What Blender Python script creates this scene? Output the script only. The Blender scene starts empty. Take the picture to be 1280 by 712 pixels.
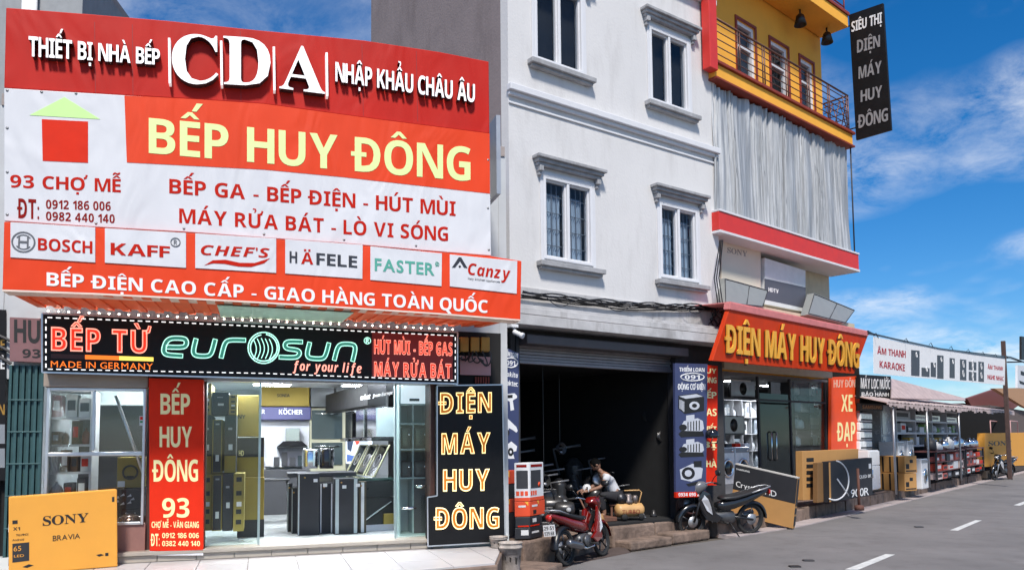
import bpy, math, random, unicodedata
from mathutils import Vector, Matrix
random.seed(7)
R = math.radians
S = bpy.context.scene
C = S.collection

# ------------------------------------------------------------------ camera
FPX, PITCH, ROLL, CAMZ = 1000.0, R(4.0), R(-0.5), 1.95
SH = (550 - 356) / FPX - math.tan(PITCH)
cd = bpy.data.cameras.new('camera'); cam = bpy.data.objects.new('camera', cd); C.objects.link(cam)
cd.sensor_fit = 'HORIZONTAL'; cd.sensor_width = 36; cd.lens = FPX / 1280 * 36
cd.shift_y = SH * FPX / 1280; cd.clip_start = .05; cd.clip_end = 3000
_c, _s, _cp, _sp = math.cos(ROLL), math.sin(ROLL), math.cos(PITCH), math.sin(PITCH)
_X = Vector((1, 0, 0)); _U = Vector((0, -_sp, _cp)); CF = Vector((0, _cp, _sp))
CR = _X * _c + _U * _s; CU = _X * -_s + _U * _c; CO = Vector((0, 0, CAMZ))
m = Matrix((CR, CU, -CF)).transposed().to_4x4(); m.translation = CO; cam.matrix_world = m
S.camera = cam

def ray(px, py):
    return CR * ((px - 640) / FPX) + CU * ((356 - py) / FPX + SH) + CF

# ------------------------------------------------------------------ light
SUN_EL, SUN_ROT = 53, 176            # degrees; soft high daylight from behind the camera
w = bpy.data.worlds.new('World'); S.world = w; w.use_nodes = True
nt = w.node_tree; N = nt.nodes; L = nt.links
bg = N['Background']; bg.inputs[1].default_value = .058
sky = N.new('ShaderNodeTexSky'); sky.sky_type = 'NISHITA'; sky.sun_disc = False
sky.sun_elevation = R(SUN_EL); sky.sun_rotation = R(SUN_ROT); sky.air_density = 1.0; sky.dust_density = .15; sky.ozone_density = 3.0
hs = N.new('ShaderNodeHueSaturation'); hs.inputs['Saturation'].default_value = 1.25; hs.inputs['Value'].default_value = 1.5
tint = N.new('ShaderNodeMixRGB'); tint.blend_type = 'MULTIPLY'; tint.inputs[0].default_value = 1; tint.inputs[2].default_value = (.74, .89, 1.06, 1); L.new(sky.outputs[0], tint.inputs[1]); L.new(tint.outputs[0], hs.inputs['Color'])
tc = N.new('ShaderNodeTexCoord'); sx = N.new('ShaderNodeSeparateXYZ'); L.new(tc.outputs['Generated'], sx.inputs[0])
ad = N.new('ShaderNodeMath'); ad.operation = 'ADD'; ad.inputs[1].default_value = .22; L.new(sx.outputs['Z'], ad.inputs[0])
mx = N.new('ShaderNodeMath'); mx.operation = 'MAXIMUM'; mx.inputs[1].default_value = .05; L.new(ad.outputs[0], mx.inputs[0])
dv = N.new('ShaderNodeVectorMath'); dv.operation = 'DIVIDE'
cb = N.new('ShaderNodeCombineXYZ')
for k in range(3): L.new(mx.outputs[0], cb.inputs[k])
L.new(tc.outputs['Generated'], dv.inputs[0]); L.new(cb.outputs[0], dv.inputs[1])
mp = N.new('ShaderNodeMapping'); mp.inputs['Scale'].default_value = (1.3, 1.25, .35); mp.inputs['Location'].default_value = (1.35, .75, 0); mp.inputs['Rotation'].default_value = (0, 0, R(-25)); L.new(dv.outputs[0], mp.inputs[0])
n1 = N.new('ShaderNodeTexNoise'); n1.inputs['Scale'].default_value = 1.5; n1.inputs['Detail'].default_value = 3; n1.inputs['Distortion'].default_value = .25
n2 = N.new('ShaderNodeTexNoise'); n2.inputs['Scale'].default_value = 5.0; n2.inputs['Detail'].default_value = 9; n2.inputs['Roughness'].default_value = .68; n2.inputs['Distortion'].default_value = .25
L.new(mp.outputs[0], n1.inputs[0]); L.new(mp.outputs[0], n2.inputs[0])
r1 = N.new('ShaderNodeValToRGB'); r1.color_ramp.elements[0].position = .375; r1.color_ramp.elements[1].position = .68
r2 = N.new('ShaderNodeValToRGB'); r2.color_ramp.elements[0].position = .36; r2.color_ramp.elements[1].position = .82
L.new(n1.outputs[0], r1.inputs[0]); L.new(n2.outputs[0], r2.inputs[0])
mm = N.new('ShaderNodeMath'); mm.operation = 'MULTIPLY'; L.new(r1.outputs[0], mm.inputs[0]); L.new(r2.outputs[0], mm.inputs[1])
mk = N.new('ShaderNodeMath'); mk.operation = 'MULTIPLY'; mk.inputs[1].default_value = 1.25; mk.use_clamp = True; L.new(mm.outputs[0], mk.inputs[0])
mix = N.new('ShaderNodeMixRGB'); mix.inputs[2].default_value = (12.5, 12.8, 13.2, 1)
L.new(mk.outputs[0], mix.inputs[0]); L.new(hs.outputs[0], mix.inputs[1]); L.new(mix.outputs[0], bg.inputs[0])
sd = bpy.data.lights.new('sun', 'SUN'); sd.energy = 3.5; sd.angle = R(8); sd.color = (1, .945, .87)
sun = bpy.data.objects.new('sun', sd); C.objects.link(sun)
# sky sun_rotation is measured clockwise from +Y
_az = R(SUN_ROT); sdir = Vector((math.sin(_az) * math.cos(R(SUN_EL)), math.cos(_az) * math.cos(R(SUN_EL)), math.sin(R(SUN_EL))))
sun.rotation_euler = (-sdir).to_track_quat('-Z', 'Y').to_euler(); sun.location = (0, -5, 30)
vs = S.view_settings; vs.view_transform = 'Standard'; vs.look = 'None'; vs.exposure = 0.5; vs.gamma = 1; vs.use_curve_mapping = False
S.cycles.max_bounces = 8; S.cycles.transparent_max_bounces = 12; S.cycles.caustics_reflective = False; S.cycles.caustics_refractive = False

# ------------------------------------------------------------------ helpers
def lin(h):
    h = h.lstrip('#'); o = []
    for i in (0, 2, 4):
        v = int(h[i:i + 2], 16) / 255; o.append(v / 12.92 if v <= .04045 else ((v + .055) / 1.055) ** 2.4)
    return tuple(o)

MATS = {}
def M(name, col='#808080', rough=.6, metal=0., var=.1, scale=5., bump=0., bscale=None, emit=0., ecol=None, stretch=(1, 1, 1), coat=0., stain=0., spec=.5, wrinkle=0.):
    if name in MATS: return MATS[name]
    ma = bpy.data.materials.new(name); ma.use_nodes = True; MATS[name] = ma
    nt = ma.node_tree; N = nt.nodes; L = nt.links; b = N['Principled BSDF']
    c = lin(col) if isinstance(col, str) else col
    b.inputs['Roughness'].default_value = rough; b.inputs['Metallic'].default_value = metal
    b.inputs['Coat Weight'].default_value = coat; b.inputs['Specular IOR Level'].default_value = spec
    tc = N.new('ShaderNodeTexCoord'); mp = N.new('ShaderNodeMapping'); mp.inputs['Scale'].default_value = stretch
    L.new(tc.outputs['Object'], mp.inputs[0])
    nz = N.new('ShaderNodeTexNoise'); nz.inputs['Scale'].default_value = scale; nz.inputs['Detail'].default_value = 6; nz.inputs['Roughness'].default_value = .6
    L.new(mp.outputs[0], nz.inputs[0])
    mr = N.new('ShaderNodeMapRange'); mr.inputs[1].default_value = .25; mr.inputs[2].default_value = .75
    mr.inputs[3].default_value = 1 - var; mr.inputs[4].default_value = 1 + var * .6; L.new(nz.outputs[0], mr.inputs[0])
    mu = N.new('ShaderNodeVectorMath'); mu.operation = 'SCALE'; mu.inputs[0].default_value = c; L.new(mr.outputs[0], mu.inputs['Scale'])
    colout = mu.outputs[0]
    if stain:
        ns = N.new('ShaderNodeTexNoise'); ns.inputs['Scale'].default_value = .9; ns.inputs['Detail'].default_value = 8; ns.inputs['Roughness'].default_value = .7
        m2 = N.new('ShaderNodeMapping'); m2.inputs['Scale'].default_value = (2.2, 2.2, .45); L.new(tc.outputs['Object'], m2.inputs[0]); L.new(m2.outputs[0], ns.inputs[0])
        rs = N.new('ShaderNodeValToRGB'); rs.color_ramp.elements[0].position = .5; rs.color_ramp.elements[1].position = .78; L.new(ns.outputs[0], rs.inputs[0])
        f = N.new('ShaderNodeMath'); f.operation = 'MULTIPLY'; f.inputs[1].default_value = stain; L.new(rs.outputs[0], f.inputs[0])
        mxx = N.new('ShaderNodeMixRGB'); mxx.inputs[2].default_value = (c[0] * .35, c[1] * .32, c[2] * .3, 1); L.new(f.outputs[0], mxx.inputs[0]); L.new(colout, mxx.inputs[1]); colout = mxx.outputs[0]
    L.new(colout, b.inputs['Base Color'])
    rr = N.new('ShaderNodeMapRange'); rr.inputs[3].default_value = max(.03, rough - .08); rr.inputs[4].default_value = min(1, rough + .1); L.new(nz.outputs[0], rr.inputs[0]); L.new(rr.outputs[0], b.inputs['Roughness'])
    if bump:
        nb = N.new('ShaderNodeTexNoise'); nb.inputs['Scale'].default_value = bscale or scale * 6; nb.inputs['Detail'].default_value = 5; L.new(mp.outputs[0], nb.inputs[0])
        bp = N.new('ShaderNodeBump'); bp.inputs['Strength'].default_value = bump; bp.inputs['Distance'].default_value = .02; L.new(nb.outputs[0], bp.inputs['Height']); L.new(bp.outputs[0], b.inputs['Normal'])
    if wrinkle:
        nw = N.new('ShaderNodeTexNoise'); nw.inputs['Scale'].default_value = 1.1; nw.inputs['Detail'].default_value = 2; nw.inputs['Distortion'].default_value = 1.2; mw = N.new('ShaderNodeMapping'); mw.inputs['Scale'].default_value = (1.6, 1.6, .7); L.new(tc.outputs['Object'], mw.inputs[0]); L.new(mw.outputs[0], nw.inputs[0])
        bw = N.new('ShaderNodeBump'); bw.inputs['Strength'].default_value = wrinkle; bw.inputs['Distance'].default_value = .12; L.new(nw.outputs[0], bw.inputs['Height']); L.new(bw.outputs[0], b.inputs['Normal'])
    if emit:
        b.inputs['Emission Color'].default_value = (*(lin(ecol) if ecol else c), 1); b.inputs['Emission Strength'].default_value = emit
    return ma

def glass(name, tint=(.9, .97, .95), refl=1.0):
    if name in MATS: return MATS[name]
    ma = bpy.data.materials.new(name); ma.use_nodes = True; MATS[name] = ma
    nt = ma.node_tree; N = nt.nodes; L = nt.links; N.remove(N['Principled BSDF'])
    t = N.new('ShaderNodeBsdfTransparent'); t.inputs[0].default_value = (*tint, 1)
    g = N.new('ShaderNodeBsdfGlossy'); g.inputs['Roughness'].default_value = .02
    fw_ = N.new('ShaderNodeLayerWeight'); fw_.inputs[0].default_value = .5; pw_ = N.new('ShaderNodeMath'); pw_.operation = 'POWER'; pw_.inputs[1].default_value = 4.5; L.new(fw_.outputs['Facing'], pw_.inputs[0]); fr = N.new('ShaderNodeMath'); fr.operation = 'MULTIPLY_ADD'; fr.inputs[1].default_value = .9; fr.inputs[2].default_value = .045; L.new(pw_.outputs[0], fr.inputs[0])
    tc = N.new('ShaderNodeTexCoord'); nz = N.new('ShaderNodeTexNoise'); nz.inputs['Scale'].default_value = 2; L.new(tc.outputs['Object'], nz.inputs[0])
    bp = N.new('ShaderNodeBump'); bp.inputs['Strength'].default_value = .02; L.new(nz.outputs[0], bp.inputs['Height']); L.new(bp.outputs[0], g.inputs['Normal'])
    ml = N.new('ShaderNodeMath'); ml.operation = 'MULTIPLY'; ml.inputs[1].default_value = refl; L.new(fr.outputs[0], ml.inputs[0])
    x = N.new('ShaderNodeMixShader'); L.new(ml.outputs[0], x.inputs[0]); L.new(t.outputs[0], x.inputs[1]); L.new(g.outputs[0], x.inputs[2])
    L.new(x.outputs[0], N['Material Output'].inputs[0]); return ma

class PL:
    """a flat working plane: u along it, v up it, d out of it towards the street"""
    def __init__(s, O, t, w=(0, 0, 1)):
        s.O = Vector(O); s.t = Vector(t).normalized(); s.w = Vector(w).normalized(); s.n = s.t.cross(s.w).normalized()
    def P(s, u, v, d=0.): return s.O + s.t * u + s.w * v + s.n * d
    def off(s, d): return PL(s.O + s.n * d, s.t, s.w)
    def uv(s, px, py, d=0.):
        r = ray(px, py); k = ((s.O + s.n * d - CO).dot(s.n)) / r.dot(s.n); q = CO + r * k - s.O
        return q.dot(s.t), q.dot(s.w)
def vplane(x, y, slope): return PL((x, y, 0), (1, slope, 0))
def ground(px, py, z=0.):
    r = ray(px, py); k = (z - CAMZ) / r.z; return CO + r * k

class MB:
    def __init__(s): s.v = []; s.f = []; s.mi = []; s.sm = []
    def add(s, vs, fs, mi=0, sm=False):
        b = len(s.v); s.v += [Vector(p) for p in vs]
        for f in fs: s.f.append([b + i for i in f]); s.mi.append(mi); s.sm.append(sm)
        return s
    def hexa(s, p, mi=0): return s.add(p, [(0, 3, 2, 1), (4, 5, 6, 7), (0, 1, 5, 4), (1, 2, 6, 5), (2, 3, 7, 6), (3, 0, 4, 7)], mi)
    def box(s, pl, u0, u1, v0, v1, d0, d1, mi=0):
        return s.hexa([pl.P(u0, v0, d0), pl.P(u1, v0, d0), pl.P(u1, v0, d1), pl.P(u0, v0, d1), pl.P(u0, v1, d0), pl.P(u1, v1, d0), pl.P(u1, v1, d1), pl.P(u0, v1, d1)], mi)
    def bx(s, x0, x1, y0, y1, z0, z1, mi=0):
        return s.hexa([(x0, y0, z0), (x1, y0, z0), (x1, y1, z0), (x0, y1, z0), (x0, y0, z1), (x1, y0, z1), (x1, y1, z1), (x0, y1, z1)], mi)
    def prism(s, bot, top, mi=0):
        n = len(bot); return s.add(list(bot) + list(top), [tuple(range(n))[::-1], tuple(range(n, 2 * n))] + [(i, (i + 1) % n, n + (i + 1) % n, n + i) for i in range(n)], mi)
    def slab(s, pl, uv, d0, d1, mi=0): return s.prism([pl.P(u, v, d0) for u, v in uv], [pl.P(u, v, d1) for u, v in uv], mi)
    def flat(s, pts, z0, z1, mi=0): return s.prism([(p[0], p[1], z0) for p in pts], [(p[0], p[1], z1) for p in pts], mi)
    def tube(s, pts, r, seg=8, mi=0, closed=False):
        pts = [Vector(p) for p in pts]; n = len(pts); rs = r if isinstance(r, (list, tuple)) else [r] * n; V = []; ref = None
        for i, p in enumerate(pts):
            a = pts[i - 1] if i > 0 or closed else p; b = pts[(i + 1) % n] if i < n - 1 or closed else p
            t = (b - a).normalized()
            if ref is None: ref = t.orthogonal()
            x = (ref - t * ref.dot(t)); x = x.normalized() if x.length > 1e-6 else t.orthogonal().normalized()
            y = t.cross(x); ref = x
            V += [p + (x * math.cos(2 * math.pi * k / seg) + y * math.sin(2 * math.pi * k / seg)) * rs[i] for k in range(seg)]
        F = []
        for i in range(n if closed else n - 1):
            j = (i + 1) % n
            F += [(i * seg + k, i * seg + (k + 1) % seg, j * seg + (k + 1) % seg, j * seg + k) for k in range(seg)]
        if not closed: F += [tuple(range(seg))[::-1], tuple(range((n - 1) * seg, n * seg))]
        return s.add(V, F, mi, seg > 5)
    def lathe(s, c, ax, prof, seg=20, mi=0):
        """prof: (radius, height along ax) pairs"""
        c = Vector(c); ax = Vector(ax).normalized(); x = ax.orthogonal().normalized(); y = ax.cross(x); V = []
        for r, h in prof: V += [c + ax * h + (x * math.cos(2 * math.pi * k / seg) + y * math.sin(2 * math.pi * k / seg)) * max(r, 1e-4) for k in range(seg)]
        F = [(i * seg + k, i * seg + (k + 1) % seg, (i + 1) * seg + (k + 1) % seg, (i + 1) * seg + k) for i in range(len(prof) - 1) for k in range(seg)]
        F += [tuple(range(seg))[::-1], tuple(range((len(prof) - 1) * seg, len(prof) * seg))]
        return s.add(V, F, mi, True)
    def loft(s, secs, seg=14, mi=0, pw=2.6):
        """secs: (x, z, half width y, half height z, tilt) superellipse rings along x"""
        V = []
        for (x, z, hw, hh, tl) in secs:
            for k in range(seg):
                a = 2 * math.pi * k / seg; ca, sa = math.cos(a), math.sin(a)
                yy = hw * math.copysign(abs(ca) ** (2 / pw), ca); zz = hh * math.copysign(abs(sa) ** (2 / pw), sa)
                V.append(Vector((x - zz * math.sin(tl), yy, z + zz * math.cos(tl))))
        n = len(secs)
        F = [(i * seg + k, i * seg + (k + 1) % seg, (i + 1) * seg + (k + 1) % seg, (i + 1) * seg + k) for i in range(n - 1) for k in range(seg)]
        F += [tuple(range(seg))[::-1], tuple(range((n - 1) * seg, n * seg))]
        return s.add(V, F, mi, True)
    def torus(s, c, ax, Rr, r, seg=28, sg=8, mi=0, sy=1.):
        c = Vector(c); ax = Vector(ax).normalized(); x = ax.orthogonal().normalized(); y = ax.cross(x)
        return s.tube([c + (x * math.cos(2 * math.pi * k / seg) + y * math.sin(2 * math.pi * k / seg)) * Rr for k in range(seg)], r, sg, mi, True)
    def build(s, name, mats, parent=None, bevel=0., local=False, seg=2, subd=0):
        me = bpy.data.meshes.new(name); o0 = Vector((0, 0, 0)) if (local or parent is None) else WL.get(parent.name, Vector((0, 0, 0)))
        me.from_pydata([p - o0 for p in s.v], [], s.f)
        for ma in (mats if isinstance(mats, (list, tuple)) else [mats]): me.materials.append(ma)
        me.polygons.foreach_set('material_index', s.mi); me.polygons.foreach_set('use_smooth', s.sm); me.update()
        o = bpy.data.objects.new(name, me); C.objects.link(o)
        if parent is not None: o.parent = parent; WL[o.name] = o0.copy()
        if subd: q = o.modifiers.new('s', 'SUBSURF'); q.levels = q.render_levels = subd
        if bevel: q = o.modifiers.new('b', 'BEVEL'); q.width = bevel; q.segments = seg; q.limit_method = 'ANGLE'
        return o
WL = {}
def tag(o, label=None, cat=None, group=None, kind=None):
    if label: o['label'] = label
    if cat: o['category'] = cat
    if group: o['group'] = group
    if kind: o['kind'] = kind
    return o
def T(name, label, cat, loc=(0, 0, 0), group=None):
    o = bpy.data.objects.new(name, None); C.objects.link(o); o.empty_display_size = .2; o.location = loc; WL[o.name] = Vector(loc)
    return tag(o, label, cat, group)
def struct(o): o['kind'] = 'structure'; return o
def prect(pl, x0, y0, x1, y1, d=0.):
    u0 = pl.uv(x0, (y0 + y1) / 2, d)[0]; u1 = pl.uv(x1, (y0 + y1) / 2, d)[0]
    v0 = pl.uv((x0 + x1) / 2, y1, d)[1]; v1 = pl.uv((x0 + x1) / 2, y0, d)[1]
    return u0, u1, v0, v1
def poly(name, pl, pts, d0, d1, ma, parent=None, bevel=0., lab=None):
    o = MB().slab(pl, [pl.uv(x, y, d1) for x, y in pts], d0, d1).build(name, ma, parent, bevel)
    if lab: o['label'] = lab
    return o
def pbox(name, pl, x0, y0, x1, y1, d0, d1, ma, parent=None, bevel=0.):
    u0, u1, v0, v1 = prect(pl, x0, y0, x1, y1, d1)
    return MB().box(pl, u0, u1, v0, v1, d0, d1).build(name, ma, parent, bevel)

# ------------------------------------------------------------------ lettering
GL = {}
_off = {'sb': (0x1D5D4, 0x1D5EE, 0x1D7EC), 'sf': (0x1D400, 0x1D41A, 0x1D7CE), 'si': (0x1D63C, 0x1D656, 0x1D7EC)}
def glyph(ch, style, neon):
    key = (ch, style, neon)
    if key in GL: return GL[key]
    c = ch
    if style in _off:
        a, b, d = _off[style]
        if 'A' <= ch <= 'Z': c = chr(a + ord(ch) - 65)
        elif 'a' <= ch <= 'z': c = chr(b + ord(ch) - 97)
        elif '0' <= ch <= '9': c = chr(d + ord(ch) - 48)
    cu = bpy.data.curves.new('glyph', 'FONT'); cu.body = c; cu.size = 1; cu.resolution_u = 3
    if neon: cu.fill_mode = 'NONE'; cu.bevel_depth = neon; cu.bevel_resolution = 0
    else:
        cu.extrude = .5
        if style == 'bk': cu.offset = .022
    ob = bpy.data.objects.new('glyph', cu); C.objects.link(ob)
    dg = bpy.context.evaluated_depsgraph_get(); me = bpy.data.meshes.new_from_object(ob.evaluated_get(dg))
    V = [v.co.copy() for v in me.vertices]; F = [tuple(p.vertices) for p in me.polygons]
    bpy.data.meshes.remove(me); bpy.data.objects.remove(ob); bpy.data.curves.remove(cu)
    xs = [v.x for v in V] or [0]; GL[key] = (V, F, min(xs), max(xs)); return GL[key]
def capH(style): return max(v.y for v in glyph('H', style, 0)[0])
def _ring(pts, neon):
    mb = MB()
    if neon: mb.tube([(x, y, 0) for x, y in pts], neon, 4, closed=True)
    else: mb.prism([(x, y, -.5) for x, y in pts], [(x, y, .5) for x, y in pts])
    return mb.v, mb.f
MK = {'\u0302': [(-.27, 1.08), (-.06, 1.27), (.06, 1.27), (.27, 1.08), (.12, 1.08), (0, 1.18), (-.12, 1.08)],
      '\u0301': [(-.07, 1.08), (.07, 1.32), (.25, 1.32), (.06, 1.08)], '\u0300': [(.07, 1.08), (-.07, 1.32), (-.25, 1.32), (-.06, 1.08)],
      '\u0309': [(-.04, 1.07), (.05, 1.07), (.14, 1.22), (.1, 1.34), (-.12, 1.36), (-.12, 1.28), (.02, 1.27), (.04, 1.21)],
      '\u0303': [(-.26, 1.08), (-.24, 1.2), (-.1, 1.28), (.06, 1.2), (.18, 1.28), (.26, 1.26), (.22, 1.14), (.08, 1.08), (-.1, 1.16), (-.18, 1.08)],
      '\u0323': [(-.09, -.32), (.09, -.32), (.09, -.14), (-.09, -.14)], '\u0306': [(-.24, 1.28), (-.14, 1.28), (-.08, 1.18), (.08, 1.18), (.14, 1.28), (.24, 1.28), (.14, 1.08), (-.14, 1.08)],
      '\u0308': [(-.26, 1.1), (-.08, 1.1), (-.08, 1.28), (-.26, 1.28)]}
def layout(s, style, neon, gap):
    x = 0; out = []; cap = capH(style if style != 'bk' else 'rg')
    for ch in s:
        if ch == ' ': x += .42; continue
        dec = unicodedata.normalize('NFD', ch); base = dec[0]; marks = dec[1:]; bar = False
        if base in 'Đđ': base = 'D'; bar = True
        V, F, a, b = glyph(base, style, neon / 1.0 * cap if neon else 0)
        a /= cap; b /= cap
        out.append(([Vector((v.x / cap - a + x, v.y / cap, (v.z / cap if neon else v.z))) for v in V], F)); cx = x + (b - a) / 2; hw = (b - a) / 2
        if bar:
            v, f = _ring([(x - .12, .44), (x + hw * .9, .44), (x + hw * .9, .57), (x - .12, .57)], neon)
            out.append(([Vector((p[0], p[1], p[2] * (1 if neon else 1.12))) for p in v], f))
        circ = '\u0302' in marks
        for mk in marks:
            if mk == '\u031b':
                pts = [(x + 2 * hw - .06, .86), (x + 2 * hw + .12, .93), (x + 2 * hw + .2, 1.2), (x + 2 * hw + .07, 1.22), (x + 2 * hw + .03, 1.06), (x + 2 * hw - .06, 1.02)]
            elif mk in MK:
                up = .22 if circ and mk not in '\u0302\u0323' else 0; sx = .12 if up and mk == '\u0301' else 0
                pts = [(cx + px + sx, py + up) for px, py in MK[mk]]
            else: continue
            v, f = _ring(pts, neon); out.append(([Vector((p[0], p[1], p[2] * (1 if neon else 1.06))) for p in v], f))
            if mk == '\u0308':
                v, f = _ring([(px + .34, py) for px, py in pts], neon); out.append((v, f))
        x += b - a + gap + (.12 if '\u031b' in marks else 0)
    return out, max(x - gap, .01)
def text(name, pl, s, q, d, ma, parent=None, th=.004, style='sb', neon=0, gap=.13, side=None):
    """capitals of s fill the quad q = x0, ytop0, ybottom0, x1, ytop1, ybottom1 (photo pixels) on plane pl at depth d"""
    x0, a0, b0, x1, a1, b1 = q
    BL, TL, BR, TR = [Vector((*pl.uv(*p, d), 0)) for p in ((x0, b0), (x0, a0), (x1, b1), (x1, a1))]
    out, W = layout(s, style, neon, gap); mb = MB()
    H = ((TL - BL).length + (TR - BR).length) / 2
    for V, F in out:
        vs = []
        for v in V:
            k = v.x / W; p = BL.lerp(BR, k).lerp(TL.lerp(TR, k), v.y)
            vs.append(pl.P(p.x, p.y, d + ((v.z + neon) * H if neon else (v.z + .5) * th)))
        if side:
            fr = [f for f in F if all(abs(V[i].z - V[f[0]].z) < .2 for i in f)]; sd_ = [f for f in F if not all(abs(V[i].z - V[f[0]].z) < .2 for i in f)]
            mb.add(vs, fr, 0); mb.add(vs, sd_, 1)
        else: mb.add(vs, F)
    return mb.build(name, [ma, side] if side else ma, parent)
# ------------------------------------------------------------------ materials
asphalt = M('asphalt', (.19, .178, .175), .85, var=.28, scale=.45, bump=.6, bscale=90, stain=.45)
earth = M('earth', (.10, .085, .07), .95, bump=.4)
concrete = M('concrete', (.36, .31, .29), .85, var=.25, scale=2.2, bump=.4, stain=.5)
kerbstone = M('kerbstone', (.22, .155, .12), .9, var=.6, scale=4, bump=1., bscale=11, stain=.6)
paving = M('paving', (.27, .19, .165), .85, var=.25, scale=3, bump=.5, stain=.4)
tile = M('tile', (.52, .5, .5), .35, var=.07, scale=3, bump=.03, stain=.15)
paint_w = M('road_paint', (.62, .62, .6), .7, var=.3, scale=9)
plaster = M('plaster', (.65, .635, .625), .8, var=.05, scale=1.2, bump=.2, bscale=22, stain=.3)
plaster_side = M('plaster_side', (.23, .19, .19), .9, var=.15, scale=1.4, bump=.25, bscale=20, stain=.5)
trim = M('trim', (.66, .66, .68), .7, var=.05, scale=4, bump=.1)
trim_dk = M('trim_dark', (.1, .1, .105), .7, var=.2)
yellow = M('yellow_plaster', lin('#f0ac3c'), .8, var=.07, scale=1.5, bump=.1, stain=.12)
cream = M('cream_plaster', lin('#e2cfae'), .8, var=.07, scale=1.5, bump=.1, stain=.1)
red_p = M('red_painted', lin('#d2342c'), .5, var=.12, scale=4)
pink_p = M('faded_red_sheet', lin('#d67f7d'), .6, var=.2, scale=5)
maroon = M('maroon_trim', lin('#8a3422'), .6, var=.2)
white_p = M('white_plastic', (.74, .74, .75), .35, var=.04)
white_m = M('white_enamel', (.78, .78, .79), .25, var=.03, coat=.3)
grey_m = M('grey_metal', (.42, .43, .45), .4, .6, var=.12)
alu = M('aluminium', (.58, .59, .61), .32, .75, var=.1)
chrome = M('chrome', (.75, .77, .79), .12, 1., var=.05)
black = M('black_plastic', (.012, .012, .014), .35, var=.3)
blackg = M('black_gloss', (.008, .008, .01), .08, var=.3, coat=.4)
charcoal = M('charcoal', (.035, .035, .04), .6, var=.25)
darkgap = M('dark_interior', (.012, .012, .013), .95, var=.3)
rubber = M('rubber', (.018, .018, .018), .85, var=.25, bump=.2)
steel_rib = M('shutter_steel', (.30, .27, .28), .45, .5, var=.2, stain=.3)
brown_fr = M('brown_frame', (.07, .03, .022), .5, var=.3, scale=7)
beige = M('beige_sheet', (.33, .27, .22), .6, var=.12)
teal_g = M('teal_gate', (.035, .09, .095), .5, .2, var=.25, scale=4)
orange_s = M('orange_vinyl', lin('#dd3f16'), .55, spec=.25, var=.08, scale=1.2, wrinkle=.3, stain=.1)
red_s = M('red_acrylic', lin('#b81e12'), .5, spec=.2, var=.12, scale=1.0, wrinkle=.25, stain=.15)
red_b = M('red_vinyl', lin('#d42c12'), .6, var=.08, spec=.15, wrinkle=.2)
white_v = M('white_vinyl', (.64, .64, .66), .5, var=.07, scale=1.2, wrinkle=.35, stain=.07)
lime = M('lime_vinyl', lin('#dfeea0'), .5, var=.03)
limeg = M('pale_green_vinyl', lin('#c2ea94'), .5, var=.03)
redink = M('red_ink', lin('#ba1e0b'), .6, var=.12, spec=.12)
darkred = M('dark_red_ink', lin('#860f06'), .6, var=.1, spec=.12)
navy = M('navy_ink', (.018, .02, .03), .5, var=.1)
tealink = M('teal_ink', lin('#4fa08e'), .5)
whiteink = M('white_ink', (.8, .8, .8), .5, var=.03)
cream_i = M('cream_ink', lin('#f6e9a8'), .5, var=.03)
gold_i = M('gold_ink', lin('#f0b040'), .45, var=.06)
blue_v = M('blue_vinyl', lin('#3c4468'), .5, var=.1)
black_v = M('black_vinyl', (.007, .007, .008), .5, var=.3, spec=.25)
grey_i = M('grey_ink', (.33, .33, .34), .4, .2, var=.12)
card = M('cardboard', lin('#b78850'), .8, var=.09, scale=3, bump=.08, bscale=40)
card_y = M('yellow_cardboard', lin('#dc9a3a'), .75, var=.06, scale=2, bump=.06, bscale=40)
card_o = M('olive_cardboard', lin('#94803c'), .8, var=.1, scale=3, bump=.08)
card_d = M('dark_cardboard', (.02, .02, .024), .6, var=.2)
ink_b = M('black_ink', (.012, .012, .012), .6)
label_w = M('paper_label', (.7, .7, .7), .7)
neon_w = M('neon_white', (.9, .9, .9), emit=.9, ecol='#ffffff')
led_w = M('led_letter', (.85, .85, .85), .4, emit=.3, ecol='#fff4f2')
neon_r = M('neon_red', (.9, .45, .38), emit=1.0, ecol='#ff9a84')
letter_side = M('letter_side', (.035, .012, .012), .5)
neon_rf = M('neon_red_fill', lin('#d8402a'), emit=.35, ecol='#ff3a1a')
neon_o = M('neon_orange', lin('#f07a28'), emit=.8, ecol='#ff7a24')
neon_y = M('neon_warm', (.95, .85, .6), emit=.95, ecol='#ffdf8a')
amber_f = M('amber_fill', lin('#a5620c'), .5, emit=.16, ecol='#ff9a1c')
neon_g = M('neon_green', (.6, .9, .8), emit=.9, ecol='#b4ffe6')
teal_f = M('teal_fill', lin('#2f6d62'), .5, emit=.22, ecol='#4fc4aa')
yel_l = M('yellow_led', lin('#f4dc60'), emit=.9, ecol='#ffe060')
glow = M('lamp_panel', (.9, .9, .9), emit=110, ecol='#eef6ff')
glz = glass('clear_glass', (.95, .98, .97), .8); glz_t = glass('green_glass', (.92, .975, .96), .8); win_g = glass('window_glass', (.85, .88, .91), .6)
print_g = M('print_grey', (.2, .21, .25), .5)

# ------------------------------------------------------------------ planes of the street front
F = vplane(-3, 11.1, .315); B = F.off(1.5); G = vplane(0, 13.67, .732); YO = vplane(0, 12.8, .883); YW = YO.off(-1.15); R3 = vplane(9.2, 22.3, 1.22)

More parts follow.
